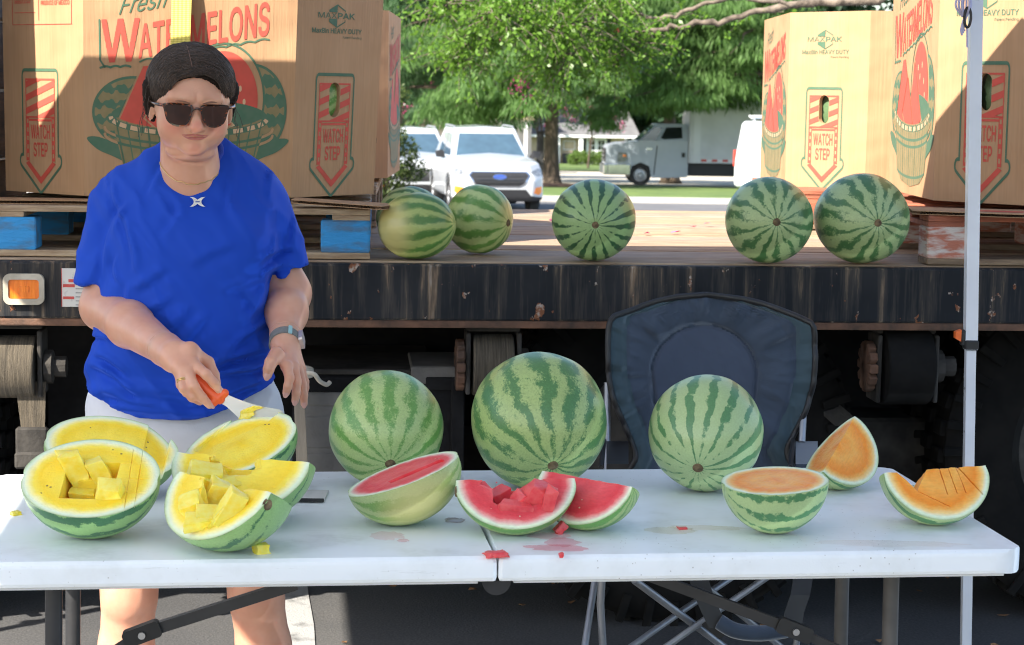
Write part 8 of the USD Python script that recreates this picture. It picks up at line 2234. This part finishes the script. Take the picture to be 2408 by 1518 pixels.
# a wall of woodland behind everything
WOOD = ["broad tree in the far woodland hidden behind the big left bin", "broad woodland tree seen at the right edge of the left bins", "tall woodland tree far behind the farther white car", "tall woodland tree far behind the nearer white car", "tallest woodland tree behind the nearest cypress trunk", "tall woodland tree far behind the glazed double door", "woodland tree far behind the box truck's bonnet", "woodland tree far behind the box truck's cab", "woodland tree far behind the white van", "woodland tree hidden behind the farther right bin", "shorter woodland tree behind the shed roof", "shorter woodland tree between the house and the box truck", "shorter woodland tree just behind the box truck's cargo box"]
for k, (px, Y, h, w) in enumerate(((860, 175, 22, 8), (985, 190, 24, 9), (1090, 205, 25, 9), (1200, 200, 23, 9), (1310, 215, 26, 10), (1420, 205, 24, 9), (1530, 195, 23, 9), (1640, 190, 24, 9), (1750, 185, 23, 9), (1860, 180, 23, 9), (1040, 150, 17, 6), (1480, 160, 18, 6), (1690, 150, 17, 6))):
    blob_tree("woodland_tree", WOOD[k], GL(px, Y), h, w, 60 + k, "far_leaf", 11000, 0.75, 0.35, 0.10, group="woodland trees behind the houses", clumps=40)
# brownish sapling beside the left bin and round shrubs by the house
blob_tree("shrub", "brown green feathery shrub beside the left bins before the farther white car", GL(905, 30.0), 2.3, 0.52, 90, "shrub_leaf", 9000, 0.055, 0.03, 0.05, cat="shrub", clumps=40)
for k, (px, w, lab) in enumerate(((1352, 0.55, "left of the three clipped round bushes before the house"), (1377, 0.62, "middle of the three clipped round bushes before the house"), (1410, 0.66, "right of the three clipped round bushes before the house"))):
    blob_tree("round_bush", lab, GL(px, 139.0), 1.0, w, 95 + k, "bush_leaf", 2600, 0.10, 0.04, 0.0, cat="bush", clumps=30)

# the leafy branch that hangs into the picture from above
r = np.random.default_rng(77)
MY = 16.0
mt = thing("overhanging_myrtle", "sunlit crape myrtle branch with small bright leaves hanging in at the top", "tree", (at(2300, 0, MY)[0], MY, float(gz(0, MY))), 0)
ctr = [((2330, -300), (2200, -60), (2060, 0), (1960, 4), (1870, 12), (1780, 30), (1690, 52), (1600, 62), (1520, 74), (1440, 82), (1370, 100), (1345, 122)),
       ((2060, 0), (1900, -10), (1760, -6), (1660, 10), (1590, 36), (1520, 40), (1440, 22), (1330, 20), (1240, 26), (1150, 14)),
       ((1870, 12), (1760, 0), (1640, -20), (1500, -24), (1380, -14), (1240, -10), (1110, 0), (1020, 14)),
       ((1440, 22), (1400, 40), (1350, 58), (1290, 64), (1220, 44), (1150, 30)), ((2200, -60), (1950, -90), (1700, -100), (1450, -80), (1200, -60), (1000, -40)),
       ((1345, 122), (1310, 140), (1280, 170)), ((1240, 26), (1160, 60), (1100, 100), (1075, 140)), ((1520, 74), (1480, 110), (1440, 150))]
limbs, tips = [], []
for k, c in enumerate(ctr):
    n = len(c); dep = MY + 0.5 * math.sin(k * 2.1) + np.linspace(0, 1, n) * 0.9 * math.sin(k * 1.3 + 0.5)
    pts = smooth_poly([at(px, py, Y) for (px, py), Y in zip(c, dep)], 5, closed=False)
    r0, r1 = ((0.040, 0.010), (0.022, 0.006), (0.018, 0.005), (0.018, 0.006), (0.06, 0.010), (0.010, 0.004), (0.012, 0.004), (0.012, 0.004))[k]
    limbs.append(tube(pts + r.normal(0, 0.010, pts.shape), np.linspace(r0, r1, len(pts)) * r.uniform(0.8, 1.25, len(pts)), 8))
    for p in pts[int(len(pts) * (0.35 if k in (0, 1, 2, 4) else 0.0)):]:
        tips.append(p)
tips = np.array(tips)
part(mt, "trunk", tube([(at(2330, -300, MY)), at(2420, 100, MY + 0.2), at(2440, 700, MY + 0.2) * [1, 1, 0] + [0, 0, float(gz(0, MY))]], [0.085, 0.10, 0.13], 10), MATS["bark_pale"], smooth=True, world=True)
part(mt, "limbs", tm(limbs), MATS["bark_pale"], smooth=True, world=True)
tw, lv, lf, n0 = [], [], [], 0
bv, bf, b0, rv, rf_, q0_ = [], [], 0, [], [], 0
keep_t = 0
for k in range(900):
    p = tips[r.integers(len(tips))]
    q = proj(p)[0]
    if (q[0] > 1500 and r.random() < 0.90) or (q[0] > 1330 and r.random() < 0.35) or q[1] < -60:
        continue
    d = r.normal(0, 1, 3); d[2] = d[2] * 0.6 - 0.25; d /= np.linalg.norm(d); L = r.uniform(0.15, 0.50)
    e = p + d * L + (0, 0, -0.16 * L)
    tw.append(tube([p, (p + e) / 2 + (0, 0, 0.03), e], [0.004, 0.003, 0.0015], 4))
    m = int(r.uniform(16, 30)); u = r.uniform(0.1, 1.05, m)[:, None]
    c = p + (e - p) * u + r.normal(0, 0.018, (m, 3)); c[:, 2] += 0.03 * np.sin(u[:, 0] * PI)
    v, f = blades(c, r.normal(0, 1, (m, 3)) + d * 0.6 + (0, 0, -0.2), r.uniform(0.034, 0.062, m), r.uniform(0.011, 0.017, m), r, 0.004)
    lv.append(v); lf.append(f + n0); n0 += len(v)
    if k % 170 == 0 and q[0] < 1300:
        g = e + r.normal(0, 0.045, (90, 3)) * (1, 1, 1.5); v, f = blades(g, r.normal(0, 1, (90, 3)), 0.026, 0.010, r); bv.append(v); bf.append(f + b0); b0 += len(v)
    if k % 130 == 7:
        v, f = blades(e + r.normal(0, 0.01, (3, 3)), r.normal(0, 1, (3, 3)), 0.05, 0.018, r); rv.append(v); rf_.append(f + q0_); q0_ += len(v)
part(mt, "twigs", tm(tw), MATS["bark_pale"], smooth=True, world=True, kind="stuff")
part(mt, "leaves", T(np.vstack(lv), np.vstack(lf)), MATS["myrtle_leaf"], world=True, kind="stuff")
part(mt, "blossom", T(np.vstack(bv), np.vstack(bf)), MATS["blossom"], world=True, kind="stuff")
part(mt, "turned_leaves", T(np.vstack(rv), np.vstack(rf_)), MATS["red_leaf"], world=True, kind="stuff")
